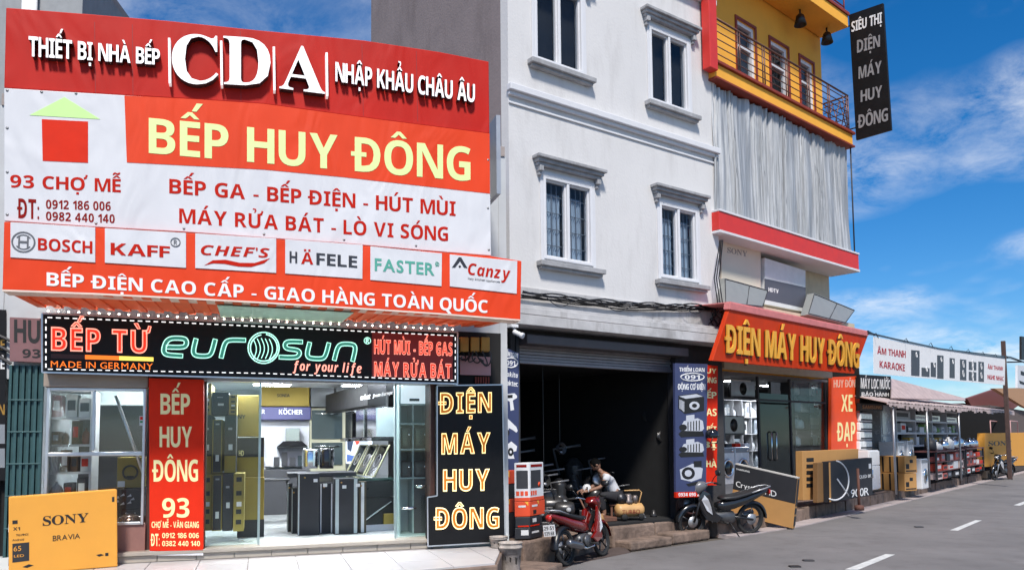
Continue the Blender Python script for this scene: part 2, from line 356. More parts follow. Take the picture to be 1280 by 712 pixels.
# ------------------------------------------------------------------ ground
def g2(px, py, z=0.): q = ground(px, py, z); return Vector((q.x, q.y))
struct(MB().bx(-160, 220, -120, 320, -.6, -.06).build('ground', earth))
E_ = [Vector((-14, 1.2)), Vector((-4.5, 7.6)), Vector((-.3, 9.95)), Vector((.95, 12.75))] + [g2(*p) for p in ((789, 690), (920, 671), (1001, 658), (1108, 633), (1180, 615), (1250, 598))]
dd = (E_[-1] - E_[-2]).normalized(); E_ += [E_[-1] + dd * 40, E_[-1] + dd * 120]
far = [Vector((190, 90)), Vector((40, -40)), Vector((-40, -40))]
mb = MB(); pts = E_ + far; n = len(pts)
struct(MB().flat(pts[::-1], -.058, 0).build('road', asphalt))
def shift(pl, d):
    out = []
    for i, p in enumerate(pl):
        a = pl[max(0, i - 1)]; b = pl[min(len(pl) - 1, i + 1)]; t = (b - a).normalized(); out.append(p + Vector((-t.y, t.x)) * d)
    return out
E2 = E_[4:]; K = shift(E2, .42)
def strip(a, b, z0, z1, name, ma, bev=0): 
    mb = MB()
    for i in range(len(a) - 1): mb.flat([a[i], a[i + 1], b[i + 1], b[i]], z0, z1)
    return struct(mb.build(name, ma, bevel=bev))
gut = M('gutter_concrete', (.42, .36, .35), .8, var=.25, scale=2, bump=.3, stain=.4)
strip(E2[1:], K[1:], -.05, .02, 'gutter', gut)
# rough kerb stones, one course, broken outline
mb = MB(); K2 = shift(K, .22)
for i in range(1, len(K) - 2):
    a, b, c, d = K[i], K[i + 1], K2[i + 1], K2[i]; n = max(1, int((b - a).length / .7))
    for j in range(n):
        p0, p1, q0, q1 = a.lerp(b, j / n), a.lerp(b, (j + .97) / n), d.lerp(c, j / n), d.lerp(c, (j + .97) / n)
        o = Vector((random.uniform(-.03, .03), random.uniform(-.03, .03))); z = .3 + random.uniform(-.03, .012)
        mb.flat([p0 + o, p1 + o * .5, q1, q0], -.05, z)
struct(mb.build('kerb', kerbstone, bevel=.02))
K3 = shift(K, .2); back = [p + Vector((-.68, .73)) * 7 for p in K3]
strip(K3[1:], back[1:], -.05, .3, 'sidewalk', paving)
# stone landing and rough step in front of the dark garage
g0 = g2(640, 672, .42); gA = g2(765, 655, .4); gB = g2(868, 643.5, .4)
s0 = Vector((.2, 12.35))
lf = [s0, gA, gB, gB + Vector((-1.2, 1.6)), s0 + Vector((-1.5, 2))]
mb = MB()
def stones(a, b, dep, z0, z1, ln, mbx, jit=.03):
    n = max(1, int((b - a).length / ln)); t = (b - a).normalized(); nn = Vector((-t.y, t.x))
    for j in range(n):
        p, q = a.lerp(b, j / n), a.lerp(b, (j + .96) / n); o = nn * random.uniform(-jit, jit); z = z1 + random.uniform(-jit, jit * .3)
        mbx.flat([p + o, q + o, q + nn * dep, p + nn * dep], z0, z)
stones(s0, gA, .5, -.05, .39, .75, mb, .05); stones(gA, gB, .4, -.05, .39, .9, mb, .05)
sh1 = Vector((.36, -.34)); stones(gA + sh1 * .8, gB + sh1 * .8, .5, -.05, .15, 1.2, mb, .04)
struct(mb.build('stone_step', kerbstone, bevel=.035))
struct(MB().flat([s0 + Vector((-.25, .35)), gA + Vector((-.25, .3)), gB + Vector((-.25, .3)), gB + Vector((-3, 4)), s0 + Vector((-3, 4))], .1, .385).build('landing', paving))
# white tiled forecourt of the left shop
tl = [Vector((-11, 4.6)), Vector((-1.76, 9.29)), Vector((-.2, 10.12)), Vector((-.12, 12.2)), Vector((-.4, 14)), Vector((-11, 12))]
struct(MB().flat(tl, -.05, .4).build('forecourt_base', kerbstone, bevel=.02))
mb = MB(); ts = .6; tv = F.t; tn = -F.n
base = Vector((F.O.x, F.O.y)); tv2 = Vector((tv.x, tv.y)); tn2 = Vector((F.n.x, F.n.y))
def inside(p, poly):
    r = False; n = len(poly)
    for i in range(n):
        a, b = poly[i], poly[(i + 1) % n]
        if (a.y > p.y) != (b.y > p.y) and p.x < (b.x - a.x) * (p.y - a.y) / (b.y - a.y) + a.x: r = not r
    return r
def clip(poly, sub):
    out = list(sub); n = len(poly); ar = sum(poly[i].x * poly[(i + 1) % n].y - poly[(i + 1) % n].x * poly[i].y for i in range(n)); sg = 1 if ar > 0 else -1
    for i in range(n):
        a, b = poly[i], poly[(i + 1) % n]; e = b - a; res = []
        f = lambda p: sg * (e.x * (p.y - a.y) - e.y * (p.x - a.x))
        for j in range(len(out)):
            p, q = out[j], out[(j + 1) % len(out)]; fp, fq = f(p), f(q)
            if fp >= 0: res.append(p)
            if (fp >= 0) != (fq >= 0): res.append(p.lerp(q, fp / (fp - fq)))
        out = res
        if not out: return []
    return out
ctl = [Vector((-11, 4.65)), Vector((-1.76, 9.33)), Vector((-.235, 10.16)), Vector((-.155, 12.2)), Vector((-11, 9.0))]
for i in range(-14, 8):
    for j in range(0, 9):
        q = [base + tv2 * (ts * (i + a) + .006) + tn2 * (ts * (j + b) + .006) for a, b in ((0, 0), (.985, 0), (.985, .985), (0, .985))]
        q = clip(ctl, q)
        if len(q) > 2: mb.flat(q, .39, .42 + random.uniform(-.001, .001))
struct(mb.build('forecourt', tile))
struct(MB().flat([Vector((-.2, 9.9)), E_[3], E_[4], gA + Vector((.2, .1)), s0 + Vector((0, .2)), Vector((-.1, 10.2))][::-1], -.057, .002).build('dirt_shoulder', M('dirt', (.085, .06, .052), .95, var=.5, scale=2.5, bump=.7, bscale=18)))
mb = MB()
for q in ([(1056.5, 711.2), (1072, 712), (1118.5, 692.8), (1107, 692.2)], [(1187.5, 662.3), (1197.5, 662.7), (1227, 650), (1219.5, 649.7)], [(1267, 631), (1274.5, 631.7), (1291, 625.5), (1284, 625)]):
    mb.flat([g2(*p) for p in q][::-1], .003, .006)
struct(mb.build('lane_marking', paint_w))
mb = MB(); stones(Vector((-.1, 10.45)), Vector((.75, 12.2)), .8, -.05, .13, .55, mb, .03); stones(Vector((-.19, 10.5)), Vector((-.1, 12.6)), .3, -.05, .15, .6, mb, .02)
struct(mb.build('rubble', kerbstone, bevel=.03))
for q, nm in ((((1149, 658.5), 'a'), 'x'), (((1011, 700.5), 'b'), 'x'), (((994, 708), 'c'), 'x')):
    p = g2(*q[0]); mbp = MB(); mbp.bx(p.x - .09, p.x + .08, p.y - .05, p.y + .06, .0, .02)
    o = mbp.build('road_litter', charcoal if q[1] != 'c' else black, bevel=.008)
    tag(o, {'a': 'dark scrap lying on the grey asphalt near the middle lane dash', 'b': 'small dark scrap on the asphalt left of the nearest lane dash', 'c': 'flat dark scrap nearest the bottom edge of the road'}[q[1]], 'litter', 'scraps lying on the road')

# ================================================================== LEFT SHOP
fu = lambda px, py=560, d=0.: F.uv(px, py, d)[0]
fv = lambda py, px=300, d=0.: F.uv(px, py, d)[1]
UL, UR = fu(54), fu(634); UE0, UE1 = fu(255), fu(536)
ZF, ZC = .56, 3.02
shop = T('kitchen_shop', 'brightly lit kitchen showroom with wide glass front under big red boards', 'shop building', F.P((UL + UR) / 2, .42, -2.5))
MB().box(F, UL - .6, UR, .05, ZF, -5.7, .05).build('floor', M('shop_floor', (.6, .62, .6), .18, var=.1, scale=2), shop)
mb = MB()   # tiled riser of the step
n = 9
for k in range(n):
    a, b = UL + .9 + (UR - UL - 1.9) * k / n, UL + .9 + (UR - UL - 1.9) * (k + .985) / n
    mb.box(F, a, b, .425, ZF - .05, .04, .1)
mb.box(F, UL + .9, UR - 1, ZF - .045, ZF + .004, -.2, .14)
mb.build('entrance_step', M('step_tile', (.36, .32, .27), .5, var=.15, scale=4), shop, .006)
MB().box(F, UL - .6, UR, ZC, ZC + .12, -5.7, -.3).build('ceiling', M('ceiling_white', (.7, .72, .74), .8), shop)
mb = MB(); mb.box(F, UL - .62, UL - .5, .4, 6.3, -5.7, -.02); mb.box(F, UR - .1, UR + .02, .4, 6.3, -5.7, -.02); mb.box(F, UL - .5, UR - .1, ZF, ZC, -5.85, -5.7)
mb.box(F, UL - .6, UR, 2.78, 6.3, -.3, -.03); mb.build('wall', M('shop_wall', (.5, .52, .54), .8, var=.08), shop)
MB().box(F, UL - .6, UR, 6.3, 6.45, -5.8, 0).build('roof', concrete, shop)
# partition between display bay and showroom
MB().box(F, fu(183), fu(257), ZF, ZC, -.3, -.06).build('pier', brown_fr, shop)
MB().box(F, fu(538), fu(548), .42, 2.85, -.4, .02).build('door_jamb', brown_fr, shop, .01)
# glass front
def frame_win(name, x0, y0, x1, y1, mats, bars, wd=.035):
    u0, u1, v0, v1 = prect(F, x0, y0, x1, y1, .03); mb = MB()
    mb.box(F, u0, u0 + wd, v0, v1, -.04, .03); mb.box(F, u1 - wd, u1, v0, v1, -.04, .03); mb.box(F, u0 + wd, u1 - wd, v1 - wd, v1, -.04, .03); mb.box(F, u0 + wd, u1 - wd, v0, v0 + wd, -.04, .03)
    for b in bars:
        if b[0] == 'v': uu = fu(b[1], 520, .03); va, vb = fv(b[3], 100, .03), fv(b[2], 100, .03); mb.box(F, uu - wd / 2, uu + wd / 2, va, vb, -.04, .027)
        else: vv = fv(b[1], (x0 + x1) / 2, .03); mb.box(F, u0 + wd, u1 - wd, vv - wd * .7, vv + wd * .7, -.04, .033)
    o = mb.build(name, mats, shop, .006)
    MB().box(F, u0 + wd * .5, u1 - wd * .5, v0 + wd * .5, v1 - wd * .5, -.012, -.004).build('pane', glz, o)
    return o
frame_win('display_window', 56, 484.5, 181, 657, alu, [('v', 117, 488, 563), ('h', 567)])
MB().box(F, fu(53), fu(184), .42, fv(657, 110), -.3, .0).build('window_sill', M('sill_tile', (.26, .13, .11), .5, var=.2), shop, .006)
MB().box(F, fu(53), fu(184), fv(484, 110), 2.86, -.28, .06).build('shutter_box', beige, shop, .01)
gtop = fv(478, 400)
for x0, x1 in ((257, 326), (494, 537)):
    MB().box(F, fu(x0), fu(x1), ZF + .02, gtop, -.05, -.038).build('glass_panel', glz_t, shop)
mb = MB(); mb.box(F, fu(257), fu(537), gtop, gtop + .05, -.1, .0)
mb.box(F, fu(323), fu(326), ZF, gtop, -.062, -.054); mb.box(F, fu(494), fu(496.5), ZF, gtop, -.062, -.054)
mb.build('door_rail', alu, shop, .004)
MB().tube([F.P(fu(502), 1.0, .02), F.P(fu(506), 1.0, .06), F.P(fu(515), 1.0, .06), F.P(fu(519), 1.0, .02)], .02, 8).build('door_handle', chrome, shop)
# folding gate on the left
mb = MB(); ua, ub = fu(9), fu(53); k = 0; w_ = (ub - ua) / 11
for i in range(11): mb.slab(F, [(ua + w_ * i, .42), (ua + w_ * (i + .92), .42), (ua + w_ * (i + .92), 2.95), (ua + w_ * i, 2.95)], -.05 if i % 2 else -.02, 0 if i % 2 else .035)
for v in (.5, .9, 1.3, 1.7, 2.1, 2.5): mb.box(F, ua, ub, v, v + .02, .0, .04)
gate = mb.build('folding_gate', teal_g, None, .004); tag(gate, 'dark teal folding steel gate drawn shut beside the display window', 'gate')
# ceiling lamps
for (x, d) in ((300, -1.2), (390, -1.4), (480, -1.2), (340, -3.3), (450, -3.3)):
    u = F.uv(x, 500, d)[0]
    o = T('ceiling_light', {300: 'lit panel lamp above the tall TV carton stacks', 390: 'lit panel lamp above the black carton cluster', 480: 'lit panel lamp above the right counter of the showroom', 340: 'lit panel lamp at the back before the cooker hood stand', 450: 'lit panel lamp at the back before the bright poster'}[x], 'ceiling lamp', F.P(u, ZC, d), 'ceiling lamps of the showroom')
    MB().box(F, u - .34, u + .34, ZC - .05, ZC - .005, d - .2, d + .2).build('frame', white_p, o, .004)
    MB().box(F, u - .3, u + .3, ZC - .062, ZC - .051, d - .16, d + .16).build('diffuser', glow, o)
o = T('ceiling_light', 'round lit globe lamp behind the display window pane', 'ceiling lamp', F.P(fu(142, 490, -.6), 2.84, -.6))
MB().lathe(F.P(fu(142, 490, -.6), 2.84, -.6), (0, 0, -1), [(.0, 0), (.12, 0), (.14, .03), (.1, .08), (.0, .1)]).build('globe', glow, o)
MB().lathe(F.P(fu(142, 490, -.6), 2.86, -.6), (0, 0, -1), [(.0, 0), (.16, 0), (.16, .015), (.0, .016)]).build('base', white_p, o)

# ------------------------------------------------------------------ the big boards
tp = [(7.5, 9.5), (110, 17.5), (210, 26), (320, 37.5), (455, 50.5), (550, 65), (611, 77)]
ml = [(5, 110), (155, 119), (250, 124.5), (330, 130), (470, 149), (612, 167)]
lo = [(5, 276), (110, 283), (230, 289.7), (330, 297), (430, 304), (520, 312), (614, 319.5)]
bt = [(3, 361.5), (120, 366), (230, 371.5), (330, 377), (430, 383), (550, 391), (650.5, 399)]
cda = T('red_signboard', 'long red roof board with big white CDA letters', 'signboard', F.P(fu(300), 5.9, 1.0))
poly('panel', B, tp + ml[::-1], -.25, -.04, red_s, cda, .01)
mb = MB()
for x in (60, 200, 340, 480, 600): u, v = F.uv(x, 110, .3); mb.box(F, u - .03, u + .03, 5.3, 6.4, .05, 1.24)
mb.build('bracket', grey_m, cda)
for x in (118, 165, 300, 452, 520): poly('seam', B, [(x, 55 + (x - 452) * .13), (x + .7, 55 + (x - 452) * .13), (x + 2.5, 145 + (x - 452) * .1), (x + 1.8, 145 + (x - 452) * .1)] if x > 400 else [(x, 20 + x * .065), (x + .7, 20 + x * .065), (x + 1.6, 112 + x * .05), (x + .9, 112 + x * .05)], -.04, -.0385, M('seam_red', lin('#8f1a12'), .4), cda)
text('lettering', B, 'THIẾT BỊ NHÀ BẾP', (38.5, 50, 75, 201, 66, 85.5), -.04, led_w, cda, .09, gap=.07, side=letter_side)
for q in ((216, 47, 108.5, 273.5, 52, 109.5, 'C'), (279.7, 50.5, 110, 338, 54, 113, 'D'), (349, 60, 115, 405.5, 68, 122, 'A')):
    text('big_letter', B, q[6], q[:6], -.04, led_w, cda, .11, 'sf', side=letter_side)
for x, a, b in ((211.6, 47.5, 104), (276.6, 51, 106.5), (342.5, 58.5, 113), (408.5, 65.8, 120)): MB().slab(B, [B.uv(*p, .06) for p in ((x - 1.6, a), (x + 1.2, a), (x + 2, b), (x - .8, b))], -.04, .06).build('divider', led_w, cda)
text('lettering', B, 'NHẬP KHẨU CHÂU ÂU', (418.5, 81.5, 105.5, 591.5, 109, 131.5), -.04, led_w, cda, .09, gap=.07, side=letter_side)

scw = M('screw', (.3, .3, .3), .4, .7)
wb = T('white_signboard', 'large white and orange board with a house emblem and phone numbers', 'signboard', F.P(fu(300), 4.4, 1.2))
poly('panel', B, ml + lo[::-1], -.2, .0, white_v, wb, .008)
for px_, py_ in [(9 + 43 * k, 113 + 43 * k * .045) for k in range(3)] + [(9, 160), (9, 215), (9, 268), (610, 200), (610, 260), (611, 312), (120, 279), (230, 285.5), (330, 292.5), (430, 299.5), (520, 307)]: MB().lathe(B.P(*B.uv(px_, py_, .0), 0), B.n, [(.016, 0), (.014, .006), (0, .008)], 8).build('screw', scw, wb)
poly('orange_band', B, [(155.5, 119.5)] + ml[2:] + [(612.5, 242), (430, 221.5), (330, 212), (158.5, 203)], .0, .004, orange_s, wb)
poly('emblem_roof', B, [(37, 144), (80.5, 121.5), (125, 149)], .0, .004, limeg, wb)
poly('emblem_wall', B, [(52.2, 149), (110, 152), (110, 203.5), (53.3, 201)], .0, .004, red_b, wb)
text('lettering', B, 'BẾP HUY ĐÔNG', (186, 147.5, 191.4, 588, 184.5, 226.5), .0045, lime, wb)
text('lettering', B, '93 CHỢ MỄ', (12.8, 218.5, 234, 151, 224, 240.5), 0, redink, wb)
text('lettering', B, 'ĐT:', (23, 248, 272.5, 49, 249.5, 274), 0, darkred, wb)
text('lettering', B, '0912 186 006', (57.5, 249.7, 260.7, 138.4, 252.3, 263.2), 0, darkred, wb)
text('lettering', B, '0982 440 140', (57.5, 264.5, 275.2, 143.4, 268.2, 278.8), 0, darkred, wb)
text('lettering', B, 'BẾP GA - BẾP ĐIỆN - HÚT MÙI', (211.6, 223.5, 241.5, 569.5, 252, 270), 0, redink, wb)
text('lettering', B, 'MÁY RỬA BÁT - LÒ VI SÓNG', (224, 260.5, 278.5, 560, 283.8, 301.4), 0, redink, wb)

fb = T('orange_fascia', 'orange fascia box above the entrance with six white brand plates', 'signboard', F.P(fu(300), 3.7, 1.0))
lo2 = [(x, y + 1) for x, y in lo[:-1]] + [(614, 320), (652, 326)]
poly('panel', B, lo2 + bt[::-1], -.22, .06, orange_s, fb, .008)
# bottom edge trim and sloping soffit back to the wall
mb = MB(); q = [B.uv(x, y, .07) for x, y in bt]
for i in range(len(q) - 1): mb.slab(B, [q[i], q[i + 1], (q[i + 1][0], q[i + 1][1] - .02), (q[i][0], q[i][1] - .02)], -.2, .07)
mb.build('edge_trim', M('edge_trim', (.75, .6, .5), .4, var=.1), fb)
sof = M('orange_soffit', lin('#e4642e'), .65, .0, var=.2, scale=3)
mb = MB(); a0, a1 = B.P(*B.uv(3, 362, .05), .05), B.P(*B.uv(650, 399.5, .05), .05)
i0, i1 = F.P(fu(50, 388), 3.68, .12), F.P(fu(606, 415), 3.62, .12)
nf = 60
for k in range(nf):
    p0, p1, r0, r1 = a0.lerp(a1, k / nf), a0.lerp(a1, (k + 1) / nf), i0.lerp(i1, k / nf), i0.lerp(i1, (k + 1) / nf); dz = Vector((0, 0, .025 if k % 2 else 0)); up = Vector((0, 0, .03))
    mb.hexa([p0 + dz, p1 + dz, r1 + dz, r0 + dz, p0 + dz + up, p1 + dz + up, r1 + dz + up, r0 + dz + up])
mb.build('soffit', sof, fb)
mb = MB()
for t0, t1 in ((.37, .64),): 
    mb.hexa([a0.lerp(a1, t0) + (i0.lerp(i1, t0) - a0.lerp(a1, t0)) * .1 - Vector((0, 0, .02)), a0.lerp(a1, t1) + (i0.lerp(i1, t1) - a0.lerp(a1, t1)) * .1 - Vector((0, 0, .02)), i0.lerp(i1, t1) - Vector((0, 0, .02)), i0.lerp(i1, t0) - Vector((0, 0, .02)),
             a0.lerp(a1, t0) + (i0.lerp(i1, t0) - a0.lerp(a1, t0)) * .1 - Vector((0, 0, .012)), a0.lerp(a1, t1) + (i0.lerp(i1, t1) - a0.lerp(a1, t1)) * .1 - Vector((0, 0, .012)), i0.lerp(i1, t1) - Vector((0, 0, .012)), i0.lerp(i1, t0) - Vector((0, 0, .012))])
mb.build('soffit_glow', M('teal_glow_paint', lin('#b4dccb'), .65, .0, var=.15), fb)  # added sheet; the sign's teal glow on the soffit put into its colour
D = .06
plates = [((13, 277.5), (119, 284), (119, 328), (13, 321.5)), ((131, 285), (232.5, 291), (232.5, 334.7), (131, 328.3)), ((244, 291.5), (345.3, 298), (345.3, 341), (244, 335)), ((356.5, 298.8), (453.5, 306), (453, 348.5), (356.5, 341.7)), ((463, 307.7), (552.5, 316.5), (552, 357.6), (463, 349.7)), ((562.3, 317.8), (646.7, 326), (646, 367), (562.3, 357.8))]
pn = 'red BOSCH lettering|red KAFF lettering|swoosh under red lettering|dark lettering with a red second letter|teal lettering|red italic lettering and a dark roof mark'.split('|')
PLO = []
for q, nme in zip(plates, pn):
    o = poly('brand_plate', B, q, D, D + .012, white_v, fb, .003); PLO.append(o); WL[o.name] = WL[fb.name]
D2 = D + .013
text('lettering', B, 'BOSCH', (47.5, 297.4, 312.5, 115.5, 301.6, 316.8), D2, redink, PLO[0])
ring = M('ring_ink', (.12, .12, .13), .4); cu_, cv_ = B.uv(29.3, 302.5, D2)
mb = MB(); rr = .118
def arcband(r0, r1, a0, a1, n=24):
    for k in range(n):
        t0, t1 = a0 + (a1 - a0) * k / n, a0 + (a1 - a0) * (k + 1) / n
        mb.slab(B, [(cu_ + r0 * math.cos(t0), cv_ + r0 * math.sin(t0)), (cu_ + r1 * math.cos(t0), cv_ + r1 * math.sin(t0)), (cu_ + r1 * math.cos(t1), cv_ + r1 * math.sin(t1)), (cu_ + r0 * math.cos(t1), cv_ + r0 * math.sin(t1))], D2 - .001, D2 + .003)
arcband(rr * .86, rr, 0, 2 * math.pi); arcband(rr * .62, rr * .72, R(35), R(145)); arcband(rr * .62, rr * .72, R(215), R(325))
for s_ in (-1, 1): mb.slab(B, [(cu_ + s_ * rr * .36 - .008, cv_ - rr * .62), (cu_ + s_ * rr * .36 + .008, cv_ - rr * .62), (cu_ + s_ * rr * .36 + .008, cv_ + rr * .62), (cu_ + s_ * rr * .36 - .008, cv_ + rr * .62)], D2, D2 + .0035)
mb.slab(B, [(cu_ - rr * .34, cv_ - .012), (cu_ + rr * .34, cv_ - .012), (cu_ + rr * .34, cv_ + .012), (cu_ - rr * .34, cv_ + .012)], D2, D2 + .004)
mb.build('ring_emblem', ring, PLO[0])
text('lettering', B, 'KAFF', (138.4, 303.3, 318.2, 212.5, 308, 322), D2, redink, PLO[1], gap=.08)
def rmark(pl, x, y, d, ma, par, r=.05):
    u, v = pl.uv(x, y, d); mb = MB().torus(pl.P(u, v, d + .002), pl.n, r, r * .13, 18, 4); mb.build('registered_mark', ma, par)
    text('registered_letter', pl, 'R', (x - 2, y - 3, y + 3, x + 2.2, y - 2.8, y + 3.2), d, ma, par, .003)
rmark(B, 219.3, 302.7, D2, ring, PLO[1])
text('lettering', B, "CHEF'S", (251, 306, 318.3, 337, 310.4, 322), D2, redink, PLO[2], style='si', gap=.05)
poly('swoosh', B, [(255.5, 331.5), (266, 325), (282, 324.5), (300, 328.3), (318, 328.5), (337.5, 322.5), (330, 329), (314, 333.5), (298, 333), (280, 329.5), (266, 329)], D2, D2 + .003, redink, PLO[2])
text('lettering', B, 'H', (362, 313.8, 328.2, 371.5, 314.8, 329), D2, navy, PLO[3]); text('lettering', B, 'Ä', (376.5, 315.2, 329.6, 391.5, 316, 330.5), D2, redink, PLO[3])
text('lettering', B, 'FELE', (395.5, 316, 330.7, 446.5, 320.2, 334.6), D2, navy, PLO[3])
text('lettering', B, 'FASTER', (468.4, 323, 337.7, 543, 329.5, 343.8), D2, tealink, PLO[4], style='bk'); rmark(B, 546.5, 330, D2, tealink, PLO[4], .025)
text('lettering', B, 'Canzy', (585, 328.5, 342.8, 638, 335, 349.5), D2, redink, PLO[5], style='si', gap=.05)
poly('roof_mark', B, [(565, 334.3), (573.5, 321.3), (576.5, 321.6), (584.5, 335), (580.3, 334.6), (575, 326.4), (569, 334.2)], D2, D2 + .003, navy, PLO[5])
u, v = B.uv(574.7, 333, D2); MB().lathe(B.P(u, v, D2), B.n, [(.016, 0), (.016, .003)], 12).build('roof_dot', navy, PLO[5])
text('small_lettering', B, 'Italy kitchen appliances', (585, 346.3, 349.2, 625, 350.6, 353.5), D2, navy, PLO[5], .002, 'rg')
text('lettering', B, 'BẾP ĐIỆN CAO CẤP - GIAO HÀNG TOÀN QUỐC', (58.5, 340.3, 356.8, 609.5, 375.3, 391), D, whiteink, fb, .006)

# ------------------------------------------------------------------ black LED sign
LD = .3
bulb = M('led_bulb', (.9, .9, .9), emit=32, ecol='#ffe2d0')
led = T('led_sign', 'black LED sign with a dashed light border above the glass front', 'LED sign', F.P(fu(310), 3.2, .15))
poly('panel', F, [(53, 391.5), (330, 403.5), (572, 415.2), (572, 479.5), (330, 471), (53, 465)], .06, LD, black_v, led)
def frame_line(pts, wpx, d, ma, nm, par, th=.02):
    mb = MB(); n = len(pts)
    for i in range(n):
        mb.tube([F.P(*F.uv(*pts[i], d), d), F.P(*F.uv(*pts[(i + 1) % n], d), d)], wpx, 4)
    return mb.build(nm, ma, par)
frame_line([(53, 391.5), (572, 415.2), (572, 479.5), (53, 465)], .014, LD, alu, 'frame', led)
mb = MB(); loop = [(57.5, 396.5), (200, 402), (330, 408), (569, 419.5), (569, 475.5), (330, 466.3), (57.5, 461), (57.5, 396.5)]
for a, b in zip(loop[:-1], loop[1:]):
    A, Bq = F.P(*F.uv(*a, LD), LD + .006), F.P(*F.uv(*b, LD), LD + .006); n = max(1, int((Bq - A).length / .092))
    for k in range(n): mb.tube([A.lerp(Bq, (k + .2) / n), A.lerp(Bq, (k + .75) / n)], .0075, 4)
mb.build('led_border', neon_w, led)
def neon_text(s, q, d, fill, line, par, pl=F, rad=.045, style='sb', gap=.16, fillname='lettering'):
    if fill: text(fillname, pl, s, q, d, fill, par, .004, style, gap=gap)
    text('neon_outline', pl, s, q, d + .004, line, par, 0, style, rad, gap)
mb = MB(); A_, B_ = F.P(*F.uv(60, 389, .16), .16), F.P(*F.uv(566, 412, .16), .16)
for k in range(46): mb.tube([A_.lerp(B_, k / 45), A_.lerp(B_, k / 45) + Vector((0, 0, .012))], .009, 6)
mb.build('led_row', bulb, led)
neon_text('BẾP TỪ', (64, 409, 437.2, 187, 413.5, 441), LD, neon_rf, neon_r, led, rad=.03)
for k, (ma) in enumerate((black_v, neon_o, yel_l)):
    x0, x1 = 63.6 + 42.7 * k, 63.6 + 42.7 * (k + 1)
    poly('flag_bar', F, [(x0, 441.7 + 1.5 * k), (x1, 443.2 + 1.5 * k), (x1, 448.6 + 1.3 * k), (x0, 447.3 + 1.3 * k)], LD, LD + .004 + .001 * k, M('flag_black', (.05, .012, .01), .5) if k == 0 else ma, led)
text('lettering', F, 'MADE IN GERMANY', (63.6, 450.8, 458.5, 191, 454, 461.8), LD, neon_o, led, style='rg', gap=.22)
# big script name, drawn as double light tubes round a teal body
def stroke(pts, wd, dd, ma, nm, par, pl=F, closed=False, seg=8):
    return MB().tube([pl.P(*pl.uv(*p, dd), dd) for p in pts], wd, seg, closed=closed).build(nm, ma, par)
def arc(cx, cy, rx, ry, a0, a1, n=14): return [(cx + rx * math.cos(R(a0 + (a1 - a0) * k / n)), cy - ry * math.sin(R(a0 + (a1 - a0) * k / n))) for k in range(n + 1)]
EU = []
def sk(dx, dy): return lambda p: (p[0] + (440 - p[1]) * .12, p[1] + (p[0] - 225) * .036)
skf = sk(0, 0)
EU.append([(207, 434), (231, 434), (232, 427), (229, 422.5), (212, 422.5), (206, 427), (204, 438), (207, 444), (229, 444.5)])
EU.append([(243, 422.5), (241, 438), (244, 444), (262, 444), (265, 438), (267, 422.5)]); EU.append([(277, 445.5), (279, 428), (283, 422.5), (305, 422.5)])
EU.append([(376, 422.3), (357, 422), (354, 426), (356, 431.5), (372, 432.5), (374.5, 437), (371, 442.3), (349, 442)])
EU.append([(385, 422.5), (383, 437), (386, 442.5), (404, 442.8), (407, 437.5), (409, 422.5)]); EU.append([(418, 444), (420, 428), (424, 423), (440, 423), (443, 428), (441, 444.5)])
for st in EU:
    st = [skf((x, y - (x - 225) * .004)) for x, y in st]
    P3 = [F.P(*F.uv(*p, LD), LD + .004) for p in st]
    sm = []
    for i in range(len(P3) - 1):
        for k in range(4): sm.append(P3[i].lerp(P3[i + 1], k / 4))
    sm.append(P3[-1]); 
    for _ in range(3): sm = [sm[0]] + [(sm[i - 1] + sm[i] * 2 + sm[i + 1]) / 4 for i in range(1, len(sm) - 1)] + [sm[-1]]
    MB().tube([p - F.n * .012 for p in sm], .021, 6).build('script_letter', teal_f, led)
    L2, R2 = [], []
    for i, p in enumerate(sm):
        t = (sm[min(i + 1, len(sm) - 1)] - sm[max(0, i - 1)]).normalized(); nn = t.cross(F.n); L2.append(p + nn * .026 + F.n * .004); R2.append(p - nn * .026 + F.n * .004)
    MB().tube(L2 + R2[::-1], .0065, 5, closed=True).build('neon_outline', neon_g, led)
oc = (329.5, 434.5); mb = MB()
for (rx, a0, a1) in ((19.5, 0, 360), (16.5, 100, 330), (17, -70, 80)):
    mb.tube([F.P(*F.uv(*p, LD), LD + .008) for p in arc(oc[0], oc[1], rx, rx, a0, a1, 26)], .008, 5)
for k in range(5):
    mb.tube([F.P(*F.uv(oc[0] - 13 + k * 5 + 4 * math.sin(t * 3.1), oc[1] - 12 + t * 25 - abs(k - 2) * -.5, LD), LD + .008) for t in [i / 8 for i in range(9)]], .006, 5)
mb.build('swirl_emblem', neon_g, led)
text('lettering', F, 'for your life', (366, 451, 462.5, 452, 454.5, 466), LD, neon_r, led, .006, 'si', gap=.12)
rmark(F, 459.2, 425.5, LD + .002, neon_g, led, .045)
poly('red_glow_panel', F, [(465, 414.5), (566, 419.5), (566, 474), (465, 470.5)], LD - .01, LD + .002, M('dark_red_panel', (.09, .008, .006), .4, emit=.12, ecol='#a01010'), led)
neon_text('HÚT MÙI - BẾP GAS', (467.5, 424.2, 441.7, 565.5, 428.3, 444.2), LD + .002, neon_rf, neon_r, led, rad=.025, gap=.14)
neon_text('MÁY RỬA BÁT', (467.5, 452, 469.4, 564, 454.8, 472.5), LD + .002, neon_rf, neon_r, led, rad=.025, gap=.14)

